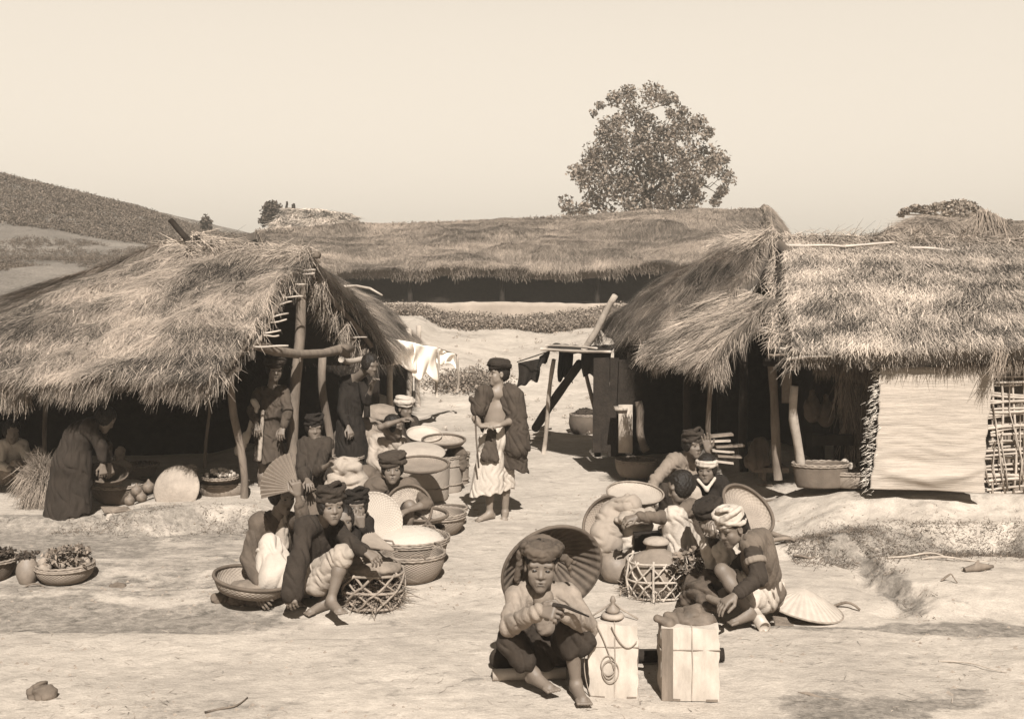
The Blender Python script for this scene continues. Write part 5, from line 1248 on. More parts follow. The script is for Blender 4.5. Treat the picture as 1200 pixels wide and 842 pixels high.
# rags, driftwood and stubs
A_ = ground_hit(1130, 671); B_ = ground_hit(1164, 669)
dw = thing('driftwood', 'short forked piece of dark driftwood lying on the right slab', 'driftwood', A_)
MB().tube([A_ + V(0, 0, .02), (A_ + B_) / 2 + V(0, 0, .035), B_ + V(0, 0, .03)], [0.018, 0.035, 0.012], 8, 0.2).make('trunk_piece', wood_m, dw)
MB().tube([(A_ * .6 + B_ * .4) + V(0, 0, .03), (A_ * .5 + B_ * .5) + V(-0.01, -0.02, 0.09)], [0.03, 0.008], 7, 0.2).make('branch_stub', wood_m, dw)
for k_, (a, b, r_, lab) in enumerate((((1103, 683), (1122, 686), 0.008, 'small dark twig on the right slab nearer than the driftwood'), ((700 + 400, 778), (1180, 790), 0.005, 'long thin twig across the foreground at the lower right'), ((30, 688), (52, 689), 0.007, 'thin twig on the dark soil under the street basket of tubers'), ((505, 689), (522, 692), 0.012, 'flat husk lying right of the lattice carrier'), ((240, 836), (290, 820), 0.007, 'thin forked stalk lying at the bottom left of the street'), ((628, 622), (650, 618), 0.006, 'short twig on the open street behind the squatting man'), ((1040, 656), (1110, 655), 0.010, 'long bleached stick at the foot of the right bank'), ((1080, 657), (1160, 658), 0.008, 'second bleached stick at the foot of the right bank, further right'))):
    A_ = ground_hit(*a); B_ = ground_hit(*b); pole('twig', A_ + V(0, 0, r_), B_ + V(0, 0, r_), r_, r_ * 0.5, wood_m if k_ in (0, 2, 4, 5) else wood_lt, None, amp=0.02, loc=A_); tag(C.objects[-1], lab, 'twig')
p = ground_hit(44, 822)
solid('stone', 'dark broken stone at the lower left corner of the street', 'stone', [('ell', p + V(0, 0.05, 0.02), (0.075, 0.06, 0.05)), ('ell', p + V(0.04, 0.03, 0.0), (0.06, 0.05, 0.035))], stone_m, vox=0.006, fold=fold_fn(0.014, 60))
p = ground_hit(135, 688)
solid('stone', 'small dark clod on the soil right of the street basket of tubers', 'stone', [('ell', p, (0.05, 0.03, 0.03)), ('ell', p + V(0.06, 0, 0), (0.03, 0.03, 0.02))], stone_m, fold=fold_fn(0.01, 60))
p = ground_hit(935, 815); flat_sheet('dry_husk', 'pale pointed husk lying on dark soil at the lower right', 'husk', [p, p + V(0.06, -0.03, 0.01), p + V(0.19, -0.14, 0.005), p + V(0.05, -0.05, 0.0)], cloth_md, th=0.006)
# --- under the right roofs
basket('wide wooden tub just inside the right corner post', 962, 573, 66, 0.22, 0.85, 0.0, z0=0.37, name='wide_tub', mat=M('tub_wood', 0.10, var=0.25, bump=0.3), ell=0.6)
tq, cq, rq = basket('smaller round tub in front of the wide one, beside the reed mat', 994, 573, 46, 0.15, 0.88, 0.01, z0=0.37, name='wide_tub', mat=M('tub_pale', 0.19, var=0.25, bump=0.3), bands=(0.85,))
solid('wrapped_bundle', 'small white knotted cloth lying over the smaller tub', 'bundle', [('ell', P(996, 546, 11.0), (0.05, 0.05, 0.03)), ('ell', P(990, 541, 11.0), (0.03, 0.04, 0.03))], cloth_wh, fold=fold_fn(0.008, 60), vox=0.006)
MB().box(P(975, 515, 11.3), 0.40, 0.10, 0.10).make('shelf_board', wood_dk, None, loc=P(975, 515, 11.3), smooth=False); tag(C.objects[-1], 'dark shelf board fixed to the inner post above the tubs', 'shelf')
for k_, (px, py) in enumerate(((952, 480), (968, 486))): solid('hanging_bag', ['brown bag hanging beside the right corner post', 'second brown bag hanging nearer the inner post'][k_], 'bag', [('ell', P(px, py, 11.7), (0.09, 0.08, 0.13)), ('cap', P(px, py - 22, 11.7), P(px, py - 8, 11.7), 0.02, 0.05)], M('bag_cloth', 0.09, var=0.3), fold=fold_fn(0.01, 40), group='bags hanging in the right stall')
flat_sheet('hanging_paper', 'pale square of cloth hung between the two front posts of the right stall', 'cloth', [P(916, 436, 11.3), P(928, 436, 11.3), P(927, 472, 11.3), P(916, 472, 11.3)], cloth_md, sag=0.0)
MB().box(P(900, 548, 11.9), 0.36, 0.3, 0.05).box(P(893, 556, 11.9), 0.04, 0.2, 0.08).box(P(912, 556, 11.9), 0.04, 0.2, 0.08).make('low_bench', wood_m, None, loc=P(900, 560, 11.9), smooth=False); tag(C.objects[-1], 'low wooden bench in the dark beside the inner post of the right stall', 'bench')
solid('wrapped_bundle', 'grey folded cloth leaning above the low bench in the dark', 'bundle', [('cap', P(884, 540, 11.8), P(890, 520, 11.9), 0.10, 0.07), ('cap', P(896, 540, 11.8), P(893, 520, 11.9), 0.05, 0.05)], cloth_md2, fold=fold_fn(0.014, 36, (1, 0, 0.2)))
for k_ in range(6):
    p = P(846 + rng.uniform(-8, 10), 510 + k_ * 6, 11.6); MB().box(p, 0.22 + 0.1 * rng.random(), 0.12, 0.02, (nrm(V(1, 0.1, rng.normal(0, .08))), V(0, 1, 0), V(0, 0, 1))).make('stacked_board', wood_lt if k_ % 2 else cloth_md, None, loc=p, smooth=False)
    tag(C.objects[-1], ['lowest', 'second', 'third', 'fourth', 'fifth', 'topmost'][5 - k_] + ' pale board of the loose stack beside the raised hand', 'board', 'boards stacked beside the raised hand')
tb_, cb_, rb_ = basket('dark round basket standing beneath the awning', 686, 510, 36, 0.30, 0.8, 0.03, mat=basket_dk, content='fill', ch=0.14, cmat=M('dark_fill', 0.03))  # near-black heap fills the basket
# pile of sticks near the standing man
mb = MB()
wp = thing('firewood_pile', 'low pile of pale split sticks between the standing man and the awning pole', 'firewood', ground_hit(628, 520))
for k_ in range(12):
    a = ground_hit(614, 520) + V(0, rng.uniform(-.15, .2), 0.03 + k_ * 0.016); MB().tube(wpath(a, a + V(0.30 + 0.1 * rng.random(), rng.normal(0, .06), rng.normal(0, 0.02)), 5, 0.015), 0.012, 6).make('split_stick', wood_lt, wp)
# --- the two wrapped boxes and what lies on them, bamboo tube and seat
def pbox(label, c, sx, sy, sz, rot, group):
    t = thing('wrapped_box', label, 'box', c, group); ca, sa = math.cos(rot), math.sin(rot); ax = (V(ca, sa, 0), V(-sa, ca, 0), V(0, 0, 1))
    def W(a, b, d): return c + ax[0] * a * sx / 2 + ax[1] * b * sy / 2 + ax[2] * d * sz
    # softly bulging cloth-covered carton
    N_ = 16; vs, qs, cnt = [], [], 0
    def face(o, eu, ev, nn, bul, sd):
        nonlocal cnt
        u, v = np.meshgrid(np.linspace(0, 1, N_), np.linspace(0, 1, N_), indexing='ij')
        p = o + eu * u[..., None] + ev * v[..., None] + nn * ((np.sin(np.pi * u) * np.sin(np.pi * v)) ** 0.6 * bul + 0.004 * np.sin(np.pi * u) * np.sin(np.pi * v) * np.sin(u * 9 + sd) * np.sin(v * 11))[..., None]
        i, k = np.meshgrid(np.arange(N_ - 1), np.arange(N_ - 1), indexing='ij'); s = (i * N_ + k).ravel()
        vs.append(p.reshape(-1, 3)); qs.append(np.stack([s, s + N_, s + N_ + 1, s + 1], 1) + cnt); cnt += N_ * N_
    X_, Y_, Z_ = ax
    face(W(-1, -1, 0), X_ * sx, Z_ * sz, -Y_, 0.006, 1); face(W(1, -1, 0), Y_ * sy, Z_ * sz, X_, 0.006, 2); face(W(1, 1, 0), -X_ * sx, Z_ * sz, Y_, 0.006, 3); face(W(-1, 1, 0), -Y_ * sy, Z_ * sz, -X_, 0.006, 4); face(W(-1, -1, 1), X_ * sx, Y_ * sy, Z_, 0.006, 5)
    wv = np.concatenate(vs); q_ = wv - c
    wv = wv + np.stack([0.004 * np.sin(q_[:, 2] * 31 + q_[:, 1] * 19 + rot * 90) + 0.002 * np.sin(q_[:, 2] * 83), 0.003 * np.sin(q_[:, 2] * 27 + q_[:, 0] * 41), 0.004 * np.sin(q_[:, 0] * 24 + q_[:, 1] * 30) * (q_[:, 2] > 0.2)], 1)
    add('wrapping', wv, np.concatenate(qs), paper_m, t)
    mb = MB()
    mb.tube([W(-1.03, -1.04, 0.70), W(1.03, -1.04, 0.705), W(1.03, 1.03, 0.70), W(-1.03, 1.03, 0.70), W(-1.03, -1.04, 0.70)], 0.0035, 5); mb.tube([W(0.05, -1.03, 0.01), W(0.07, -1.07, 0.5), W(0.05, -1.03, 1.01), W(0.05, 1.03, 1.02)], 0.0035, 5)
    mb.make('cord', M('cord', 0.22), t)
    # dark bottom battens
    MB().box(W(-0.65, -1.0, 0.0) + V(0, 0, .006), sx * .3, .014, .012, ax).make('batten', wood_m, t, smooth=False); MB().box(W(0.75, -1.0, 0.0) + V(0, 0, .006), sx * .2, .014, .012, ax).make('batten', wood_m, t, smooth=False)
    return t, W, ax
ca_ = V(*(lambda p: (p[0], p[1], gz(p[0], p[1])))(P(718, 0, 6.50)))
b1, W1, ax1 = pbox('tall white-wrapped box touching the knee of the squatting man, coiled cord on its face', ca_, 0.27, 0.24, 0.405, -0.06, 'white-wrapped boxes')
cb2 = V(*(lambda p: (p[0], p[1], gz(p[0], p[1])))(P(806, 0, 6.47)))
b2, W2, ax2 = pbox('tall white-wrapped box topped by the crumpled leather, right of the other box', cb2, 0.315, 0.27, 0.40, -0.05, 'white-wrapped boxes')
MB().box(W2(-0.80, -1.0, 0.5) - ax2[1] * 0.007, 0.062, 0.012, 0.395, ax2).make('side_shade_strip', M('side_shade_paint', 0.13, var=0.35, scale=6, stretch=(3, 3, 0.5)), b2, smooth=False)  # dark strip on the front paints the shade of the box's left side
mb = MB(); f0 = -ax1[1] * 0.016
for rr, dx, dz in ((0.040, -0.2, 0.46), (0.046, -0.12, 0.38), (0.034, -0.18, 0.40)):
    cc = W1(dx, -1.0, dz) + f0; mb.tube([cc + ax1[0] * rr * math.cos(a) + ax1[2] * rr * 1.35 * math.sin(a) for a in np.linspace(0, 6.28, 25)], 0.0032, 5)
mb.tube([W1(-0.7 + 0.75 * t, -1, 1.0 - 0.62 * t ** 1.3) + f0 for t in np.linspace(0, 1, 14)], 0.0032, 5)
mb.tube([W1(-0.08 + 1.04 * t, -1, 0.99 - 0.26 * math.sin(math.pi * (t * 0.8 + 0.0)) - 0.04 * t) + f0 for t in np.linspace(0, 1, 16)], 0.0032, 5)
mb.tube([W1(-0.95 - 0.24 * math.sin(math.pi * t), -1, 0.92 - 0.88 * t) + f0 for t in np.linspace(0, 1, 14)], 0.0032, 5)
mb.make('cord', M('cord', 0.22), b1)
tw_ = thing('corded_weight', 'pale corded ring weight lying on top of the box by the knee', 'weight', W1(0, 0, 1.0))
v, q, uv = lathe([(0.03, 0.0), (0.058, 0.004), (0.066, 0.018), (0.055, 0.032), (0.03, 0.034), (0.03, 0.0)], W1(0.0, -0.2, 1.02), n=32); add('ring', v, q, cloth_lt, tw_, uv=uv)
v, q, uv = lathe([(0.001, 0.03), (0.03, 0.03), (0.042, 0.05), (0.02, 0.07), (0.008, 0.085), (0.018, 0.10), (0.010, 0.125), (0.001, 0.13)], W1(0.0, -0.2, 1.02), n=20); add('knob', v, q, pot_m, tw_, uv=uv)
c0 = W1(0.0, -0.2, 1.0); MB().tube([c0 + V(0, 0, .10), c0 + V(-0.06, 0, .06), c0 + V(-0.13, -0.02, 0.02)], 0.005, 5).tube([c0 + V(0, 0, .10), c0 + V(0.05, 0, .06), c0 + V(0.14, -0.03, 0.015)], 0.005, 5).make('cord', M('cord', 0.22), tw_)
lp = lambda px, py, Y=6.45: P(px, py, Y)
solid('leather_bundle', 'crumpled dark leather flap lying on the right-hand wrapped box', 'leather', [('cap', lp(784, 729), lp(806, 728), 0.05, 0.065), ('cap', lp(806, 728), lp(826, 729), 0.065, 0.06), ('cap', lp(798, 718, 6.5), lp(816, 718, 6.5), 0.04, 0.05), ('cap', lp(769, 724, 6.4), lp(782, 732, 6.4), 0.012, 0.04), ('cap', lp(826, 730), lp(832, 737), 0.045, 0.035)], leather_m, vox=0.006, fold=fold_fn(0.012, 50))
g_ = lambda px, Y: on(P(px, 0, Y)[0], Y)
tube_hollow('long bamboo tube lying in front of the feet of the squatting man', g_(577, 6.62) + V(0, 0, 0.033), g_(663, 6.66) + V(0, 0, 0.033), 0.034, bamboo_m)
tube_hollow('dark tube standing for a bar of shadow behind the two wrapped boxes', g_(700, 6.95) + V(0, 0, 0.045), g_(848, 6.95) + V(0, 0, 0.045), 0.040, wood_dk)  # near-black tube takes the place of a shadow bar on the ground
solid('low_stool', 'low dark block behind the bamboo tube under the squatting man', 'stool', [('cap', g_(585, 6.85) + V(0, 0, 0.06), g_(640, 6.85) + V(0, 0, 0.06), 0.06, 0.06), ('ell', g_(596, 6.9) + V(0, 0, 0.13), (0.07, 0.07, 0.07))], cloth_dk, fold=fold_fn(0.004, 40))
MB().tube([lp(648, 708, 6.08), lp(662, 710, 6.05), lp(676, 716, 6.1), lp(690, 722, 6.15)], [0.012, 0.009, 0.007, 0.004], 6).make('pipe', wood_dk, None, loc=lp(662, 710, 6.05)); tag(C.objects[-1], 'thin dark pipe held between the hands of the squatting man', 'pipe')

# ---------------------------------------------------------------- thin dusty air
haze_m = bpy.data.materials.new('haze_air'); haze_m.use_nodes = True; N = haze_m.node_tree.nodes; N.remove(N['Principled BSDF'])
vol = N.new('ShaderNodeVolumePrincipled'); vol.inputs['Density'].default_value = HAZE; vol.inputs['Color'].default_value = (1, 0.93, 0.82, 1); vol.inputs['Anisotropy'].default_value = 0.2
haze_m.node_tree.links.new(vol.outputs[0], N['Material Output'].inputs['Volume'])
zb = float(ZZ.min()) - 1.0
hz_ = MB().box(((xs[0] + xs[-1]) / 2, (ys[0] + ys[-1]) / 2, (zb + 16) / 2), xs[-1] - xs[0] + 4, ys[-1] - ys[0] + 4, 16 - zb).make('haze', haze_m, None, smooth=False)
tag(hz_, 'thin dusty haze in the air over the market street', kind='stuff')
# ---------------------------------------------------------------- people
def person(label, J, look, group=None, roll=0.0, hs=1.0, vox=0.006, skin=skin_m, clothes=(), hands={}, hair=None, cover=None, face=True, feet={}, chest_r=0.112, slim=0.90, neck=0.047):
    """J: joints in the world. 'l' is the side on the left of the picture, 'r' the right"""
    J = {k: np.asarray(v, float) for k, v in J.items()}
    for s_ in 'lr':
        if 'hip' + s_ not in J: J['hip' + s_] = J['pelvis'] + (J['sh' + s_] - (J['shl'] + J['shr']) / 2) * 0.45
    base = J['pelvis'].copy(); base[2] = gz(base[0], base[1])
    root = thing('person', label, 'person', base, group)
    pts = np.array(list(J.values())); F = Field(pts.min(0) - 0.24, pts.max(0) + 0.24, vox)
    sl = slim
    mid = (J['shl'] + J['shr']) / 2
    # trunk
    F.cap(J['pelvis'], J['chest'], 0.105 * sl, chest_r * sl, k=0.05)
    F.cap(J['hipl'], J['hipr'], 0.095 * sl, None, k=0.05)
    for s_ in 'lr':
        F.cap(J['sh' + s_] + (mid - J['sh' + s_]) * 0.25, J['chest'] * 0.6 + J['pelvis'] * 0.4 + (J['sh' + s_] - mid) * 0.35, 0.068 * sl, 0.085 * sl, k=0.05)
        F.cap(J['sh' + s_], mid + V(0, 0, 0.03), 0.052 * sl, 0.052 * sl, k=0.04)
    F.cap(mid + V(0, 0, 0.01), J['head'] - V(0, 0, 0.03), neck * 1.15, neck * 0.95, k=0.03)
    def limb(a, b, c_, r, k=0.02):
        F.cap(a, b, r[0] * sl, r[1] * sl, k=k); m = b + (c_ - b) * 0.35
        F.cap(b, m, r[1] * sl * 0.98, r[2] * sl, k=k); F.cap(m, c_, r[2] * sl, r[3] * sl, k=k)
    for s_ in 'lr':
        if 'el' + s_ in J: limb(J['sh' + s_], J['el' + s_], J['wr' + s_], (0.050, 0.036, 0.036, 0.023))
        if 'kn' + s_ in J:
            limb(J['hip' + s_], J['kn' + s_], J['an' + s_], (0.082, 0.052, 0.053, 0.032))
            an = J['an' + s_]; fd = nrm(feet.get(s_, nrm((J['an' + s_] - J['hip' + s_]) * V(1, 1, 0) + V(0, -0.2, 0)))); sd = nrm(np.cross(fd, V(0, 0, 1)))
            heel = an - fd * 0.035 + V(0, 0, -0.035); ball = an + fd * 0.125 + V(0, 0, -0.050)
            F.cap(an, heel, 0.031, 0.026, k=0.02); F.cap(an + V(0, 0, -0.012), ball, 0.034, 0.022, k=0.02, )
            F.cap(heel, ball, 0.026, 0.024, k=0.02)
            for i, o in enumerate((-0.030, -0.014, 0.001, 0.015, 0.030)):
                F.cap(ball + sd * o - fd * 0.01, ball + sd * o * 1.15 + fd * (0.042 - 0.004 * i) + V(0, 0, -0.008), 0.011, 0.009, k=0.006)
    for s_ in 'lr':
        if 'el' + s_ in J:
            h = hands.get(s_, {}); d = h.get('d', J['wr' + s_] - J['el' + s_])
            nv = h.get('n', (0, -0.2, 1)); add_hand(F, J['wr' + s_], d, nv, h.get('side', 1), h.get('curl', 0.5), h.get('s', 1.0))
    at, (f, r, u) = add_head(F, J['head'], look, roll, hs)
    v, q = F.mesh()
    body = add('body', v, q, skin, root)
    if face:
        for x in (-1, 1):
            v, q = rough_solid([('ell', at(0.031 * x, 0.0750, -0.0020), np.array([0.0125, 0.0045, 0.0048]) * hs, np.array([r, f, u]))], 0.0025, k=0.002)
            add('eye', v, q, eye_m, root)
            v, q = rough_solid([('cap', at(0.016 * x, 0.077, 0.0195), at(0.043 * x, 0.071, 0.0175), 0.0042 * hs, 0.003 * hs)], 0.0025, k=0.002)
            add('eyebrow', v, q, hair_m, root)
        v, q = rough_solid([('cap', at(-0.018, 0.0795, -0.0600), at(0, 0.0825, -0.0590), 0.0040 * hs, 0.0048 * hs), ('cap', at(0.018, 0.0795, -0.0600), at(0, 0.0825, -0.0590), 0.0040 * hs, 0.0048 * hs), ('cap', at(-0.011, 0.0825, -0.0715), at(0.011, 0.0825, -0.0715), 0.0054 * hs, 0.0054 * hs)], 0.003, k=0.002)
        add('lips', v, q, lip_m, root)
    if hair is not None:        # hair: cap over the skull; 'short', 'full'
        pr = [('ell', at(0, -0.022, 0.040), np.array([0.080, 0.092, 0.082]) * hs, np.array([r, f, u])), ('ell', at(0, -0.05, -0.005), np.array([0.074, 0.062, 0.075]) * hs, np.array([r, f, u]))]
        if hair == 'full': pr += [('ell', at(0.058, -0.005, 0.0), np.array([0.030, 0.055, 0.062]) * hs, np.array([r, f, u])), ('ell', at(-0.058, -0.005, 0.0), np.array([0.030, 0.055, 0.062]) * hs, np.array([r, f, u]))]
        v, q = rough_solid(pr, 0.005, fold_fn(0.004, 130, (1, 0.2, 0.1), hs * 7), k=0.02)
        add('hair', v, q, hair_m, root)
    if cover:                    # turban / head cloth: (kind, material)
        kind, mt = cover; pr = []
        fo = fold_fn(0.0045, 90, tuple(u), 3.3)
        rings = {'turban': [(0.050, 0.082, 0.089, 0.0125, 0.30), (0.062, 0.085, 0.092, 0.0140, -0.38), (0.074, 0.083, 0.090, 0.0150, 0.50), (0.088, 0.072, 0.080, 0.0160, -0.25), (0.100, 0.052, 0.060, 0.0150, 0.4)],
                 'big': [(0.054, 0.084, 0.093, 0.020, 0.25), (0.076, 0.090, 0.099, 0.027, 0.1), (0.102, 0.074, 0.082, 0.030, -0.15)],
                 'band': [(0.036, 0.080, 0.094, 0.016, 0.12), (0.054, 0.080, 0.092, 0.015, 0.02)],
                 'beret': [(0.058, 0.090, 0.094, 0.0150, 0.25), (0.070, 0.097, 0.100, 0.0170, -0.25), (0.084, 0.090, 0.096, 0.0190, 0.3), (0.096, 0.070, 0.078, 0.0190, 0.0)]}[kind]
        for (z, rx, ry, rr, tl_) in rings:
            ring = []
            for i in range(17):
                t = 2 * math.pi * i / 16; ring.append(at(rx * math.cos(t), -0.010 + ry * 0.92 * math.sin(t), z + tl_ * 0.09 * math.cos(t + z * 40) + 0.012 * math.sin(t) * (1 if kind != 'beret' else -1)))
            for a_, b_ in zip(ring, ring[1:]): pr.append(('cap', a_, b_, rr * hs, rr * hs))
        if kind != 'band': pr.append(('ell', at(0, -0.014, 0.078), np.array([0.088, 0.096, 0.046]) * hs, np.array([r, f, u])))
        v, q = rough_solid(pr, 0.005, fo, k=0.004)
        add('turban' if kind != 'band' else 'headband', v, q, mt, root)
    for cdef in clothes:
        nm, mt, parts = cdef[0], cdef[1], cdef[2]; opt = cdef[3] if len(cdef) > 3 else {}
        off = opt.get('off', 0.014) * 0.75; fo = fold_fn(opt.get('amp', 0.006), opt.get('freq', 62), opt.get('ax', (1, 0.35, 0.22)), opt.get('seed', len(nm)))
        G = Field(pts.min(0) - 0.40, pts.max(0) + 0.34, opt.get('vox', max(vox, 0.006)))
        for p in parts:
            if p == 'torso':
                G.cap(J['pelvis'], J['chest'], 0.105 * sl + off, chest_r * sl + off, k=0.05, fold=fo)
                G.cap(J['hipl'], J['hipr'], 0.095 * sl + off, None, k=0.05, fold=fo)
                for s_ in 'lr':
                    G.cap(J['sh' + s_] + (mid - J['sh' + s_]) * 0.25, J['chest'] * 0.6 + J['pelvis'] * 0.4 + (J['sh' + s_] - mid) * 0.35, 0.068 * sl + off, 0.085 * sl + off, k=0.05, fold=fo)
                    G.cap(J['sh' + s_], mid + V(0, 0, 0.02), 0.052 * sl + off, 0.050 * sl + off, k=0.04, fold=fo)
            elif isinstance(p, str) and p[:3] == 'arm':     # 'arml:1.0' length along forearm
                s_, L_ = p[3], float(p.split(':')[1]); A, B, C_ = J['sh' + s_], J['el' + s_], J['wr' + s_]
                if L_ <= 0.5: G.cap(A, A + (B - A) * L_ * 2, 0.050 * sl + off * 1.2, 0.045 * sl + off * 1.3, k=0.02, fold=fo)
                else:
                    G.cap(A, B, 0.050 * sl + off, 0.040 * sl + off, k=0.02, fold=fo); G.cap(B, B + (C_ - B) * (L_ - 0.5) * 2, 0.040 * sl + off, 0.029 * sl + off, k=0.02, fold=fo)
            elif isinstance(p, str) and p[:3] == 'leg':
                s_, L_ = p[3], float(p.split(':')[1]); A, B, C_ = J['hip' + s_], J['kn' + s_], J['an' + s_]
                if L_ <= 0.5: G.cap(A, A + (B - A) * L_ * 2, 0.086 * sl + off, 0.066 * sl + off, k=0.04, fold=fo)
                else:
                    G.cap(A, B, 0.082 * sl + off, 0.056 * sl + off, k=0.04, fold=fo); G.cap(B, B + (C_ - B) * (L_ - 0.5) * 2, 0.058 * sl + off, 0.045 * sl + off * 1.6, k=0.03, fold=fo)
            elif p == 'pelvis':
                G.cap(J['hipl'], J['hipr'], 0.098 * sl + off, None, k=0.05, fold=fo); G.cap(J['pelvis'], J['pelvis'] + (J['chest'] - J['pelvis']) * 0.3, 0.105 * sl + off, None, k=0.05, fold=fo)
            else:
                a_, b_, ra, rb = p[:4]; fl = p[4] if len(p) > 4 else None
                G.cap(a_, b_, ra, rb, k=opt.get('k', 0.03), fold=fo, flat=fl)
        for cp, cn in opt.get('cuts', ()):
            cp = np.asarray(cp); cn = nrm(cn); X_, Y_, Z_ = G.ax[0][:, None, None], G.ax[1][None, :, None], G.ax[2][None, None, :]
            d = (X_ - cp[0]) * cn[0] + (Y_ - cp[1]) * cn[1] + (Z_ - cp[2]) * cn[2] + 0.012 * np.sin(X_ * 47 + Y_ * 31)
            G.f = np.maximum(G.f, d.astype(np.float32))
        v, q = G.mesh(); add(nm, v, q, mt, root)
    return root, at, (f, r, u), J

# ---- 1: the squatting man in front
Y = 6.62
J1 = dict(head=P(634, 662, 6.50), shl=P(606, 699, 6.58), shr=P(666, 699, 6.62), chest=P(637, 722, 6.66), pelvis=P(634, 772, 6.86),
          ell=P(597, 733, 6.36), wrl=P(632, 716, 6.12), elr=P(690, 735, 6.42), wrr=P(662, 718, 6.14),
          knl=P(597, 750, 6.42), anl=P(626, 788, 6.42), knr=P(668, 738, 6.34), anr=P(675, 800, 6.36))
man, at, ax, J = person('squatting man facing us with a big hat slung behind his head, nearest of all', J1, (-0.02, -1, -0.10), roll=0.04, hs=1.16, vox=0.005,
    cover=None, hair='short', skin=skin_m, feet=dict(r=(0.25, -1, 0), l=(0.7, -0.8, 0)),
    hands=dict(l=dict(d=(0.75, -0.55, 0.1), n=(0.2, -0.9, 0.5), side=-1, curl=0.95, s=1.08), r=dict(d=(-0.8, -0.35, 0.25), n=(0.1, -0.9, 0.5), side=1, curl=0.95, s=1.08)),
    clothes=[('tunic', M('front_tunic', 0.19, var=0.25, scale=9, bump=0.5, bscale=55), ['torso', 'arml:0.98', 'armr:0.98'], dict(off=0.022, amp=0.009, freq=58)),
             ('trousers', cloth_dk, ['pelvis', 'legl:0.80', 'legr:0.66', (P(612, 735, 6.5), P(640, 770, 6.6), 0.06, 0.07), (P(668, 735, 6.36), P(684, 752, 6.36), 0.075, 0.065)], dict(off=0.022, amp=0.010, freq=50)),
             ('undershirt', cloth_md, [(P(637, 700, 6.51), P(639, 732, 6.52), 0.055, 0.06)], dict(amp=0.004))])
# ragged wide head cloth
pr = []
for z, rr in ((0.060, 0.014), (0.075, 0.019), (0.092, 0.022)):
    ring = [at(0.090 * math.cos(t), -0.018 + 0.096 * math.sin(t), z + 0.008 * math.sin(3 * t)) for t in np.linspace(0, 6.283, 17)]
    pr += [('cap', a_, b_, rr * 0.95, rr * 0.95) for a_, b_ in zip(ring, ring[1:])]
pr += [('ell', at(0, -0.015, 0.088), (0.088, 0.09, 0.040)), ('cap', at(-0.105, 0.0, 0.04), at(-0.165, -0.02, 0.015), 0.02, 0.008), ('cap', at(-0.115, 0.0, 0.05), at(-0.15, -0.02, -0.05), 0.016, 0.007), ('cap', at(0.10, -0.01, 0.05), at(0.115, -0.03, -0.09), 0.022, 0.016)]
v, q = rough_solid(pr, 0.005, fold_fn(0.006, 85, (0, 0.2, 1), 2), k=0.008); add('head_cloth', v, q, M('head_rag', 0.07, var=0.35), man)
def big_hat(label, c, nv, rad, depth=0.11, mat=hat_m, rimr=0.008, band=True, group='wide woven hats'):
    """wide shallow domed hat; nv points out of the crown"""
    nv = nrm(nv); t = thing('woven_hat', label, 'hat', c, group)
    prof = [(0.001, depth)] + [(rad * s_, depth * (1 - s_ ** 1.9)) for s_ in np.linspace(0.08, 1, 14)]
    inner = [(r_ * 0.985, h_ - 0.010) for r_, h_ in prof[::-1]]
    v, q, uv = lathe(prof + inner, c, nv, 64, 0.008); add('crown', v, q, mat, t, uv=uv)
    x, y, z = frame(nv)
    rg = [np.asarray(c) + (x * math.cos(a) + y * math.sin(a)) * rad for a in np.linspace(0, 2 * math.pi, 49)]
    tubeobj('rim', rg, rimr, rim_m, t, n=6, capped=False) if False else MB().tube(rg, rimr, 6, capped=False).make('rim', rim_m, t)
    return t
hc = P(647, 668, 6.78)
hat1 = big_hat('wide woven hat standing upright behind the squatting man like a dark halo', hc, (-0.28, 0.88, 0.38), 0.305, 0.17, rimr=0.010, mat=M('shade_toned_hat', 0.10, var=0.3, scale=10, weave=(2 * math.pi * 34, 2.0), bump=0.8, dist=0.004))  # dark tone paints the shade inside the hat into its colour
# straw lining bundle seen inside the hat at the right of his neck
lst = []
pass

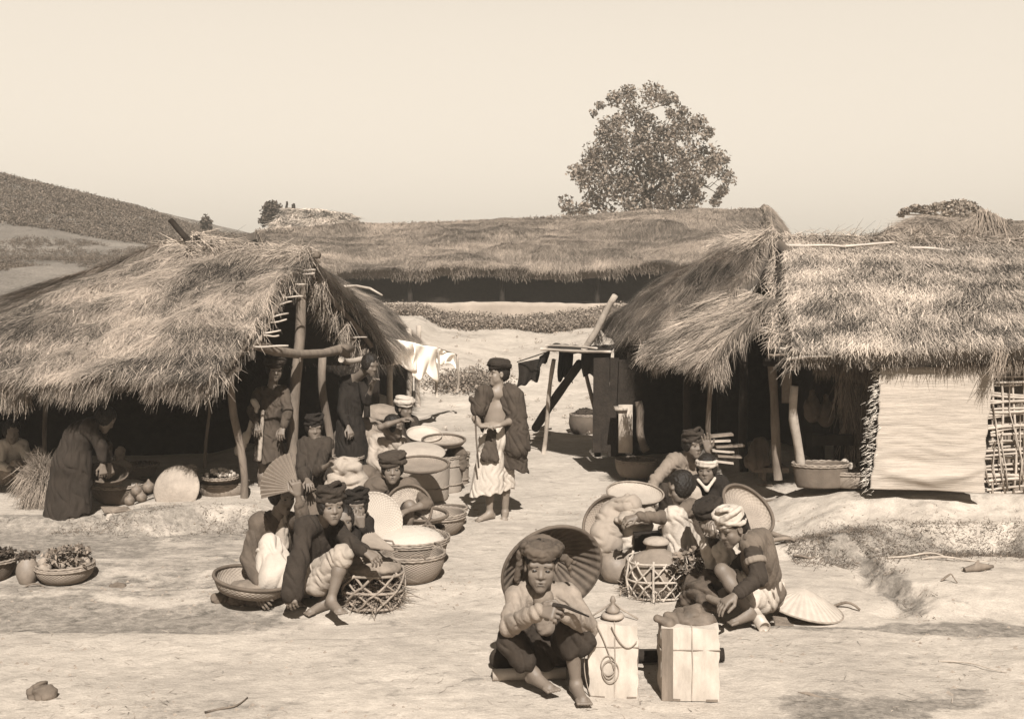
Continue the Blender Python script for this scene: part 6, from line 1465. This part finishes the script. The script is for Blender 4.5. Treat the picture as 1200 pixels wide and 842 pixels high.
# ---- 2: standing man with a cloak over his shoulders
Y = 11.2
J2 = dict(head=P(584, 437, Y - 0.02), shl=P(566, 463, Y - 0.10), shr=P(602, 463, Y + 0.05), chest=P(583, 478, Y), pelvis=P(582, 516, Y),
          ell=P(557, 490, Y - 0.15), wrl=P(563, 499, Y - 0.27), elr=P(601, 492, Y - 0.05), wrr=P(586, 498, Y - 0.25),
          knl=P(573, 562, Y - 0.06), anl=P(574, 600, Y - 0.05), knr=P(592, 562, Y + 0.06), anr=P(592, 599, Y + 0.10))
sm, at, ax, J = person('standing man in a dark cloak and white skirt trousers looking left down the street', J2, (-0.93, -0.38, 0.02), hs=1.02, vox=0.006, cover=('big', M('black_turban', 0.02, var=0.3)), hair='short', skin=M('skin_bright', 0.16, rough=0.55, var=0.12, scale=14, bump=0.12, bscale=120, spec=0.35),
    feet=dict(l=(-0.75, -0.65, 0), r=(-0.1, -1, 0)), hands=dict(l=dict(d=(0.75, -0.1, 0.1), n=(0, -0.5, 0.9), side=-1, curl=0.35), r=dict(d=(-0.95, -0.15, 0.05), n=(0, -0.6, 0.8), side=1, curl=0.35)), chest_r=0.108,
    clothes=[('trousers', cloth_wh, ['pelvis', (P(576, 520, Y - 0.03), P(570, 585, Y - 0.08), 0.115, 0.165, ((0, 1, 0), 0.72)), (P(588, 520, Y + 0.03), P(591, 585, Y + 0.07), 0.10, 0.115, ((0, 1, 0), 0.75)), (P(565, 535, Y - 0.05), P(562, 585, Y - 0.05), 0.05, 0.09)], dict(off=0.02, amp=0.008, freq=60, ax=(1, 0.4, 0.02), k=0.02, cuts=[(P(575, 577, Y - 0.05), (0.12, 0, -1))])),
             ('cloak', M('cloak_cloth', 0.04, var=0.25, scale=9, bump=0.3, bscale=55), [(P(596, 459, Y + 0.02), P(604, 465, Y + 0.03), 0.088, 0.085), (P(603, 466, Y - 0.03), P(606, 522, Y - 0.03), 0.098, 0.13, ((0, 1, 0), 0.85)), (P(602, 515, Y), P(604, 565, Y + 0.02), 0.115, 0.135, ((0, 1, 0), 0.7)), (P(592, 462, Y + 0.08), P(590, 560, Y + 0.13), 0.08, 0.12), (P(589, 458, Y - 0.02), P(592, 478, Y - 0.06), 0.045, 0.03),
                                 (P(568, 461, Y - 0.09), P(561, 480, Y - 0.13), 0.088, 0.074), (P(567, 464, Y + 0.02), P(569, 500, Y + 0.08), 0.06, 0.06), (P(560, 474, Y - 0.13), P(553, 468, Y - 0.12), 0.05, 0.03), (P(577, 458, Y), P(568, 458, Y - 0.02), 0.05, 0.06)], dict(off=0.02, amp=0.009, freq=60, ax=(1, 0.3, 0.04), k=0.025, cuts=[(P(602, 549, Y), (-0.30, 0, -1))])),
             ('apron', M('cloak_cloth2', 0.05, var=0.25, bump=0.3), [(P(577, 506, Y - 0.13), P(570, 534, Y - 0.17), 0.035, 0.055, ((0, 1, 0), 0.6)), (P(575, 506, Y - 0.13), P(581, 538, Y - 0.15), 0.03, 0.032)], dict(amp=0.007, freq=80, ax=(1, 0, 0.1)))])
MB().tube([P(557, 484, Y - 0.30), P(558, 512, Y - 0.3), P(561, 548, Y - 0.27)], 0.008, 6).make('walking_stick', wood_m, None, loc=P(561, 548, Y - 0.27))
stk = bpy.context.scene.objects['walking_stick']; tag(stk, 'thin stick held upright at the hands of the standing cloaked man', 'stick')

# ---- 3: man with white turban bending on the right
Y = 7.75
J3 = dict(head=P(857, 617, 7.60), shl=P(880, 638, 7.56), shr=P(893, 632, 7.80), chest=P(889, 652, 7.74), pelvis=P(899, 694, 7.92),
          ell=P(890, 676, 7.44), wrl=P(862, 697, 7.38), elr=P(866, 664, 7.85), wrr=P(850, 690, 7.80), hipl=P(892, 700, 7.85), hipr=P(902, 690, 8.02),
          knl=P(846, 668, 7.70), anl=P(878, 716, 7.62), knr=P(848, 646, 7.95), anr=P(862, 694, 8.0))
ab_c = J3['shl'] * 0.52 + J3['ell'] * 0.48; ab_d = nrm(J3['ell'] - J3['shl']); ab_x, ab_y, _z = frame(ab_d)
ab_r = [ab_c + (ab_x * math.cos(a) + ab_y * math.sin(a)) * 0.060 for a in np.linspace(0, 6.2832, 15)]
armband_prims = [(a, b, 0.013, 0.013) for a, b in zip(ab_r, ab_r[1:])] + [(a + ab_d * 0.016, b + ab_d * 0.016, 0.013, 0.013) for a, b in zip(ab_r, ab_r[1:])]
person('man in white turban and two-tone jacket reaching to the ground beside the jar', J3, (-0.80, -0.45, -0.42), hs=1.06, vox=0.0055, cover=('turban', cloth_wh), hair='short', skin=skin_m,
    feet=dict(l=(-0.8, -0.4, 0), r=(-0.9, -0.2, 0)), hands=dict(l=dict(d=(-0.85, -0.25, -0.45), n=(-0.3, -0.3, 0.9), side=-1, curl=0.35, s=1.1)),
    clothes=[('jacket', M('jacket_cloth', 0.095, var=0.2, bump=0.5, bscale=55), ['torso', (P(904, 690, 7.86), P(912, 694, 7.86), 0.08, 0.05)], dict(off=0.020, amp=0.007, freq=60)),
             ('sleeve', M('sleeve_cloth', 0.028, var=0.2, bump=0.5, bscale=55), ['arml:0.92', 'armr:0.9'], dict(off=0.020, amp=0.006, freq=75)),
             ('armband', M('armband', 0.16), armband_prims, dict(amp=0.001, k=0.01, vox=0.005)),
             ('trousers', cloth_wh, ['pelvis', 'legl:0.30', 'legr:0.70', (P(893, 686, 7.84), P(880, 706, 7.72), 0.09, 0.05)], dict(off=0.022, amp=0.009, freq=60))])
J4 = dict(head=P(832, 606, 8.25), shl=P(846, 620, 8.2), shr=P(868, 618, 8.45), chest=P(858, 636, 8.42), pelvis=P(870, 682, 8.55),
          ell=P(843, 648, 8.05), wrl=P(836, 630, 7.98), elr=P(864, 650, 8.3), wrr=P(842, 628, 8.06), knl=P(832, 640, 8.1), anl=P(846, 688, 8.15), knr=P(850, 634, 8.2), anr=P(856, 690, 8.3))
person('person in dark round turban with hands clasped, behind the white-turbaned man', J4, (-0.75, -0.55, -0.35), hs=1.05, vox=0.007, cover=('beret', M('black_turban', 0.02, var=0.3)), hair='full', skin=skin_m,
    hands=dict(l=dict(d=(-0.5, -0.2, 0.75), n=(-0.8, -0.5, 0), side=1, curl=0.9)),
    clothes=[('tunic', cloth_dk, ['torso', 'arml:0.95', 'armr:0.95'], dict(amp=0.007)), ('trousers', cloth_wh, ['pelvis', 'legl:0.85', 'legr:0.85'], dict(off=0.02, amp=0.009)), ('collar', cloth_wh, [(P(836, 612, 8.2), P(842, 634, 8.12), 0.04, 0.03)], dict(amp=0.005))])
J5 = dict(head=P(797, 571, 8.85), shl=P(808, 596, 8.75), shr=P(822, 592, 9.05), chest=P(815, 610, 8.95), pelvis=P(824, 655, 9.05),
          ell=P(776, 606, 8.62), wrl=P(747, 605, 8.50), elr=P(800, 612, 9.0), wrr=P(775, 606, 9.0), knl=P(790, 604, 8.62), anl=P(780, 662, 8.70), knr=P(800, 606, 8.8), anr=P(800, 664, 8.85))
person('dark-haired person in profile stretching an arm over the rice tray', J5, (-0.97, -0.1, -0.28), hs=1.08, vox=0.007, hair='full', skin=skin_m,
    hands=dict(l=dict(d=(-0.95, -0.1, -0.2), n=(0, -0.3, 0.9), side=-1, curl=0.6)),
    clothes=[('tunic', cloth_md2, ['torso', 'arml:0.97', 'armr:0.9'], dict(amp=0.007)), ('shoulder_cloth', cloth_lt, [(P(812, 578, 8.85), P(818, 606, 8.85), 0.06, 0.065)], dict(amp=0.008)),
             ('trousers', cloth_wh, ['pelvis', 'legl:0.95', 'legr:0.95', (P(792, 606, 8.64), P(796, 640, 8.66), 0.08, 0.11)], dict(off=0.022, amp=0.009, ax=(1, 0.2, 0.4)))])
J6 = dict(head=P(812, 520, 10.75), shl=P(788, 540, 10.75), shr=P(815, 542, 10.95), chest=P(802, 560, 10.9), pelvis=P(806, 598, 11.0),
          ell=P(768, 562, 10.55), wrl=P(761, 578, 10.35), elr=P(834, 545, 10.7), wrr=P(829, 528, 10.62), knl=P(780, 575, 10.5), anl=P(782, 612, 10.6), knr=P(815, 578, 10.5), anr=P(812, 614, 10.6))
person('woman in pale tunic raising one open hand beside her cheek, furthest of the right row', J6, (0.45, -0.85, -0.08), hs=1.06, vox=0.0065, cover=('turban', cloth_dk), hair='full', skin=skin_m,
    hands=dict(r=dict(d=(-0.1, -0.05, 1), n=(0.2, 0.9, 0.1), side=-1, curl=0.08, s=1.05), l=dict(d=(-0.1, -0.3, -0.9), n=(-0.5, -0.7, 0.3), side=-1, curl=0.5)),
    clothes=[('tunic', M('pale_tunic', 0.15, var=0.2, bump=0.3), ['torso', 'arml:0.95', 'armr:0.6'], dict(off=0.022, amp=0.007)), ('skirt', cloth_dk, ['pelvis', 'legl:0.9', 'legr:0.9'], dict(off=0.02, amp=0.008))])
J7 = dict(head=P(828, 548, 9.85), shl=P(815, 566, 9.85), shr=P(846, 566, 9.95), chest=P(832, 582, 9.95), pelvis=P(836, 618, 10.05),
          ell=P(808, 592, 9.75), wrl=P(822, 600, 9.6), elr=P(854, 592, 9.8), wrr=P(838, 602, 9.62), knl=P(816, 604, 9.6), anl=P(820, 640, 9.65), knr=P(848, 604, 9.6), anr=P(846, 642, 9.65))
person('child with white headband and pale collar over a dark jacket, below the raised hand', J7, (-0.35, -0.9, -0.15), hs=1.0, vox=0.007, cover=('band', cloth_wh), hair='full', skin=skin_m, slim=0.88,
    clothes=[('jacket', cloth_bk, ['torso', 'arml:0.95', 'armr:0.95'], dict(amp=0.006)), ('collar', cloth_wh, [(P(818, 562, 9.78), P(828, 574, 9.74), 0.012, 0.010), (P(838, 560, 9.80), P(828, 574, 9.74), 0.012, 0.010)], dict(amp=0.004)), ('trousers', cloth_md2, ['pelvis', 'legl:0.9', 'legr:0.9'], {})])

# ---- 8, 9: the pair on the left with the fan
J8 = dict(head=P(331, 580, 8.45), shl=P(303, 612, 8.45), shr=P(343, 612, 8.62), chest=P(318, 634, 8.60), pelvis=P(320, 688, 8.72),
          ell=P(291, 654, 8.38), wrl=P(305, 686, 8.18), elr=P(356, 610, 8.30), wrr=P(349, 580, 8.22), knl=P(336, 668, 8.32), anl=P(344, 694, 8.32), knr=P(352, 660, 8.45), anr=P(356, 692, 8.5))
person('seated man in grey jacket holding an open pleated fan over his brow', J8, (0.72, -0.66, -0.22), hs=1.08, vox=0.0055, hair='full', skin=skin_m,
    hands=dict(l=dict(d=(0.35, -0.55, -0.75), n=(-0.5, -0.6, 0.5), side=1, curl=0.35, s=1.1), r=dict(d=(-0.12, -0.1, 1), n=(0.5, -0.8, 0.1), side=-1, curl=1.0, s=1.05)),
    clothes=[('jacket', M('grey_jacket', 0.075, var=0.3, bump=0.5, bscale=55), ['torso', 'arml:0.93', 'armr:0.80'], dict(off=0.022, amp=0.008, freq=60)), ('shirt', cloth_lt, [(P(331, 604, 8.52), P(330, 640, 8.50), 0.035, 0.05)], dict(amp=0.006)),
             ('lap_cloth', cloth_wh, [(P(316, 640, 8.42), P(322, 676, 8.25), 0.09, 0.13), (P(318, 652, 8.4), P(334, 668, 8.25), 0.10, 0.10), (P(310, 640, 8.5), P(310, 682, 8.5), 0.08, 0.10)], dict(amp=0.014, freq=46, ax=(1, 0.2, -0.35))),
             ('trousers', cloth_wh, ['pelvis', 'legl:0.9', 'legr:0.9'], {})])
J9 = dict(head=P(388, 591, 8.10), shl=P(356, 617, 8.12), shr=P(392, 618, 8.36), chest=P(371, 634, 8.30), pelvis=P(362, 680, 8.42),
          ell=P(352, 656, 7.98), wrl=P(345, 690, 7.92), elr=P(410, 636, 8.06), wrr=P(428, 646, 7.90), knl=P(402, 650, 7.98), anl=P(388, 702, 7.92), knr=P(404, 662, 8.25), anr=P(380, 704, 8.15))
person('boy in dark jacket and turban squatting barefoot beside the fan holder, looking at us', J9, (0.42, -0.88, -0.05), hs=1.10, vox=0.0055, cover=('turban', cloth_dk), hair='full', skin=skin_m,
    feet=dict(l=(0.55, -0.75, 0), r=(-0.6, -0.7, 0)), hands=dict(r=dict(d=(0.75, -0.4, -0.35), n=(0.1, -0.5, 0.8), side=-1, curl=0.6)),
    clothes=[('jacket', M('dark_jacket', 0.025, var=0.25, bump=0.5, bscale=55), ['torso', 'arml:1.0', 'armr:0.95', (P(348, 655, 7.98), P(342, 694, 7.92), 0.065, 0.075, ((0, 1, 0), 0.7))], dict(off=0.022, amp=0.008, freq=60)),
             ('trousers', cloth_lt, ['pelvis', 'legl:0.56', 'legr:0.62', (P(398, 652, 8.02), P(372, 684, 8.10), 0.075, 0.085)], dict(off=0.020, amp=0.008, freq=64, ax=(0.6, 0.2, 0.7)))])
J10 = dict(head=P(402, 609, 8.62), shl=P(392, 628, 8.68), shr=P(414, 628, 8.72), chest=P(402, 642, 8.74), pelvis=P(402, 672, 8.8),
           ell=P(388, 648, 8.6), wrl=P(396, 660, 8.5), elr=P(418, 648, 8.6), wrr=P(410, 660, 8.5), knl=P(392, 664, 8.5), anl=P(394, 690, 8.5), knr=P(412, 664, 8.5), anr=P(412, 690, 8.5))
person('smallest child, only a face peering out behind the turbaned boy', J10, (0.25, -0.95, -0.05), hs=0.95, vox=0.007, hair='full', skin=skin_m, slim=0.72, chest_r=0.1, clothes=[('tunic', cloth_bk, ['torso', 'arml:0.95', 'armr:0.95', 'legl:0.9', 'legr:0.9'], {})])
J11 = dict(head=P(418, 592, 8.95), shl=P(404, 612, 9.02), shr=P(430, 612, 9.05), chest=P(418, 628, 9.08), pelvis=P(418, 662, 9.15),
           ell=P(402, 634, 8.9), wrl=P(412, 615, 8.80), elr=P(434, 636, 8.9), wrr=P(424, 618, 8.80), knl=P(408, 650, 8.8), anl=P(410, 680, 8.8), knr=P(430, 650, 8.8), anr=P(430, 680, 8.8))
person('child in dark clothes pressing both hands to the mouth, behind the boy', J11, (0.12, -0.98, -0.05), hs=1.0, vox=0.0065, hair='full', cover=('turban', cloth_bk), skin=skin_m, slim=0.8,
    hands=dict(l=dict(d=(0.1, -0.1, 1), n=(0, -1, 0), side=1, curl=0.9), r=dict(d=(-0.15, -0.1, 1), n=(0, -1, 0), side=-1, curl=0.9)), clothes=[('tunic', cloth_bk, ['torso', 'arml:0.95', 'armr:0.95', 'legl:0.9', 'legr:0.9'], {})])
J12 = dict(head=P(460, 548, 9.90), shl=P(436, 570, 9.95), shr=P(483, 570, 10.0), chest=P(460, 584, 10.05), pelvis=P(458, 616, 10.15),
           ell=P(428, 600, 9.85), wrl=P(450, 604, 9.65), elr=P(500, 590, 9.75), wrr=P(478, 598, 9.6), knl=P(442, 592, 9.70), anl=P(446, 636, 9.75), knr=P(480, 592, 9.70), anr=P(476, 636, 9.75))
person('woman in a dark beret-like turban seated behind the round rice trays', J12, (0.1, -0.98, -0.04), hs=1.10, vox=0.006, cover=('beret', M('brown_turban', 0.035, var=0.3)), hair='full', skin=skin_m,
    clothes=[('tunic', M('brown_tunic', 0.08, var=0.25, bump=0.5), ['torso', 'arml:0.8', 'armr:0.62'], dict(off=0.022, amp=0.007)), ('trousers', cloth_dk, ['pelvis', 'legl:0.4', 'legr:0.4'], {})])
J13 = dict(head=P(462, 499, 12.4), shl=P(440, 516, 12.5), shr=P(470, 518, 12.5), chest=P(452, 532, 12.55), pelvis=P(446, 560, 12.7),
           ell=P(436, 540, 12.4), wrl=P(452, 552, 12.2), elr=P(446, 500, 12.25), wrr=P(470, 492, 12.2), knl=P(462, 548, 12.3), anl=P(462, 574, 12.4), knr=P(474, 548, 12.4), anr=P(474, 575, 12.4))
person('person in pale tunic with a bare arm bent over the head, up the left row', J13, (0.9, -0.35, -0.1), hs=1.05, vox=0.0075, hair='full', skin=skin_m, face=False,
    clothes=[('tunic', cloth_lt, ['torso', 'arml:0.9'], dict(off=0.022, amp=0.008)), ('trousers', cloth_md, ['pelvis', 'legl:0.9', 'legr:0.9'], {})])
J14 = dict(head=P(474, 478, 13.3), shl=P(468, 492, 13.4), shr=P(484, 494, 13.5), chest=P(477, 506, 13.5), pelvis=P(476, 536, 13.6),
           ell=P(470, 512, 13.2), wrl=P(480, 520, 13.1), elr=P(492, 512, 13.3), wrr=P(486, 524, 13.1), knl=P(480, 530, 13.2), anl=P(482, 556, 13.2), knr=P(494, 530, 13.2), anr=P(494, 556, 13.2))
person('person in white head cloth and dark jacket, last seated figure of the left row', J14, (0.8, -0.5, -0.15), hs=1.05, vox=0.0075, cover=('big', cloth_wh), hair='short', skin=skin_m, face=False,
    clothes=[('jacket', cloth_dk, ['torso', 'arml:0.95', 'armr:0.95'], {}), ('trousers', cloth_lt, ['pelvis', 'legl:0.9', 'legr:0.9'], {})])
# ---- 15..: people under the left roof
Y = 11.8
J15 = dict(head=P(322, 432, Y), shl=P(304, 462, Y + 0.05), shr=P(332, 460, Y), chest=P(316, 474, Y), pelvis=P(314, 508, Y), ell=P(296, 480, Y - .1), wrl=P(300, 496, Y - .2), elr=P(338, 482, Y - 0.1), wrr=P(332, 500, Y - 0.2),
           knl=P(308, 548, Y), anl=P(306, 574, Y), knr=P(322, 546, Y), anr=P(322, 574, Y))
person('person standing under the left roof in a dark tunic edged with white stripes', J15, (0.4, -0.9, -0.2), vox=0.0075, hair='full', skin=skin_m, cover=('big', cloth_dk),
    clothes=[('tunic', M('charcoal_tunic', 0.05, bump=0.3), ['torso', 'arml:0.85', 'armr:0.95', (P(314, 500, Y), P(316, 550, Y), 0.12, 0.17)], dict(off=0.02, amp=0.008, ax=(1, 0, 0.1), cuts=[(P(316, 540, Y), (0, 0, -1))])),
             ('white_stripe', cloth_lt, [(P(308, 482, Y - 0.16), P(304, 538, Y - 0.19), 0.020, 0.022)], dict(amp=0.002)), ('sash', cloth_wh, [(P(301, 478, Y - 0.14), P(289, 510, Y - 0.15), 0.022, 0.02), (P(289, 510, Y - 0.15), P(280, 528, Y - 0.14), 0.04, 0.05)], dict(amp=0.008)), ('collar_patch', cloth_wh, [(P(297, 470, Y - 0.12), P(301, 476, Y - 0.12), 0.03, 0.03)], {})])
J16 = dict(head=P(434, 427, 12.7), shl=P(404, 448, 12.9), shr=P(424, 446, 12.9), chest=P(412, 466, 12.9), pelvis=P(412, 504, 12.9), ell=P(400, 480, 12.8), wrl=P(408, 500, 12.7), elr=P(430, 470, 12.7), wrr=P(436, 452, 12.6),
           knl=P(406, 540, 12.9), anl=P(408, 566, 12.9), knr=P(422, 538, 12.9), anr=P(424, 566, 12.9))
person('dark-robed person stooping forward at the rear post with the face just below the eave', J16, (0.75, -0.6, -0.35), vox=0.008, hair='full', skin=skin_m, face=False,
    clothes=[('robe', cloth_bk, ['torso', 'arml:0.9', 'armr:0.7', (P(410, 498, 12.9), P(414, 552, 12.9), 0.15, 0.22)], dict(amp=0.008, ax=(1, 0, 0.1)))])
J17 = dict(head=P(124, 491, 11.0), shl=P(104, 500, 10.9), shr=P(114, 498, 11.15), chest=P(98, 506, 11.0), pelvis=P(84, 540, 10.95), ell=P(118, 522, 10.9), wrl=P(120, 544, 10.9), elr=P(124, 522, 11.1), wrr=P(128, 544, 11.1),
           knl=P(86, 584, 10.85), anl=P(86, 610, 10.8), knr=P(98, 580, 10.95), anr=P(98, 608, 10.9))
person('person in a long dark robe bending over the bowls at the far left', J17, (0.75, 0.2, -0.6), vox=0.007, hair='full', skin=skin_m, face=False, feet=dict(l=(0.7, -0.6, 0), r=(0.9, -0.4, 0)),
    clothes=[('robe', M('long_robe', 0.022, var=0.25, bump=0.3), ['torso', 'arml:0.85', 'armr:0.85', (P(92, 512, 11.0), P(84, 545, 10.95), 0.14, 0.17), (P(84, 540, 10.95), P(76, 608, 10.9), 0.17, 0.20, ((0, 1, 0), 0.8)), (P(92, 545, 10.95), P(90, 608, 10.9), 0.12, 0.13)], dict(off=0.022, amp=0.009, freq=50, ax=(1, 0, 0.15), cuts=[(P(85, 605, 10.9), (0.25, 0, -1))]))])
J18 = dict(head=P(14, 505, 12.1), shl=P(4, 522, 12.1), shr=P(26, 522, 12.2), chest=P(14, 532, 12.2), pelvis=P(10, 556, 12.3), ell=P(0, 545, 12.0), wrl=P(16, 550, 11.8), elr=P(34, 540, 12.0), wrr=P(40, 530, 11.9),
           knl=P(20, 545, 11.9), anl=P(26, 568, 11.9), knr=P(44, 540, 11.9), anr=P(40, 566, 11.9))
person('person in white shirt seated in the shade at the left edge', J18, (0.5, -0.8, -0.2), vox=0.008, hair='full', skin=skin_m, face=False, clothes=[('shirt', cloth_wh, ['torso', 'arml:0.8', 'armr:0.6'], {}), ('trousers', cloth_md, ['pelvis', 'legl:0.9', 'legr:0.9'], {})])
J19 = dict(head=P(368, 500, 11.5), shl=P(356, 520, 11.5), shr=P(384, 520, 11.5), chest=P(370, 536, 11.55), pelvis=P(370, 562, 11.6), ell=P(352, 548, 11.3), wrl=P(360, 562, 11.1), elr=P(372, 552, 11.1), wrr=P(384, 545, 10.95),
           knl=P(356, 555, 11.2), anl=P(356, 580, 11.2), knr=P(392, 556, 11.2), anr=P(390, 580, 11.2))
person('dark-clothed person seated behind the centre post, one hand held out', J19, (0.3, -0.9, -0.2), vox=0.007, hair='full', cover=('turban', cloth_bk), skin=skin_m, face=False,
    hands=dict(r=dict(d=(0.6, -0.4, 0.5), n=(-0.3, 0.3, 0.8), side=-1, curl=0.4)),
    clothes=[('robe', M('charcoal_robe', 0.03, bump=0.3), ['torso', 'arml:0.9', 'armr:0.75', 'legl:0.9', 'legr:0.9', (P(368, 530, 11.5), P(374, 566, 11.45), 0.15, 0.22)], dict(amp=0.009))])
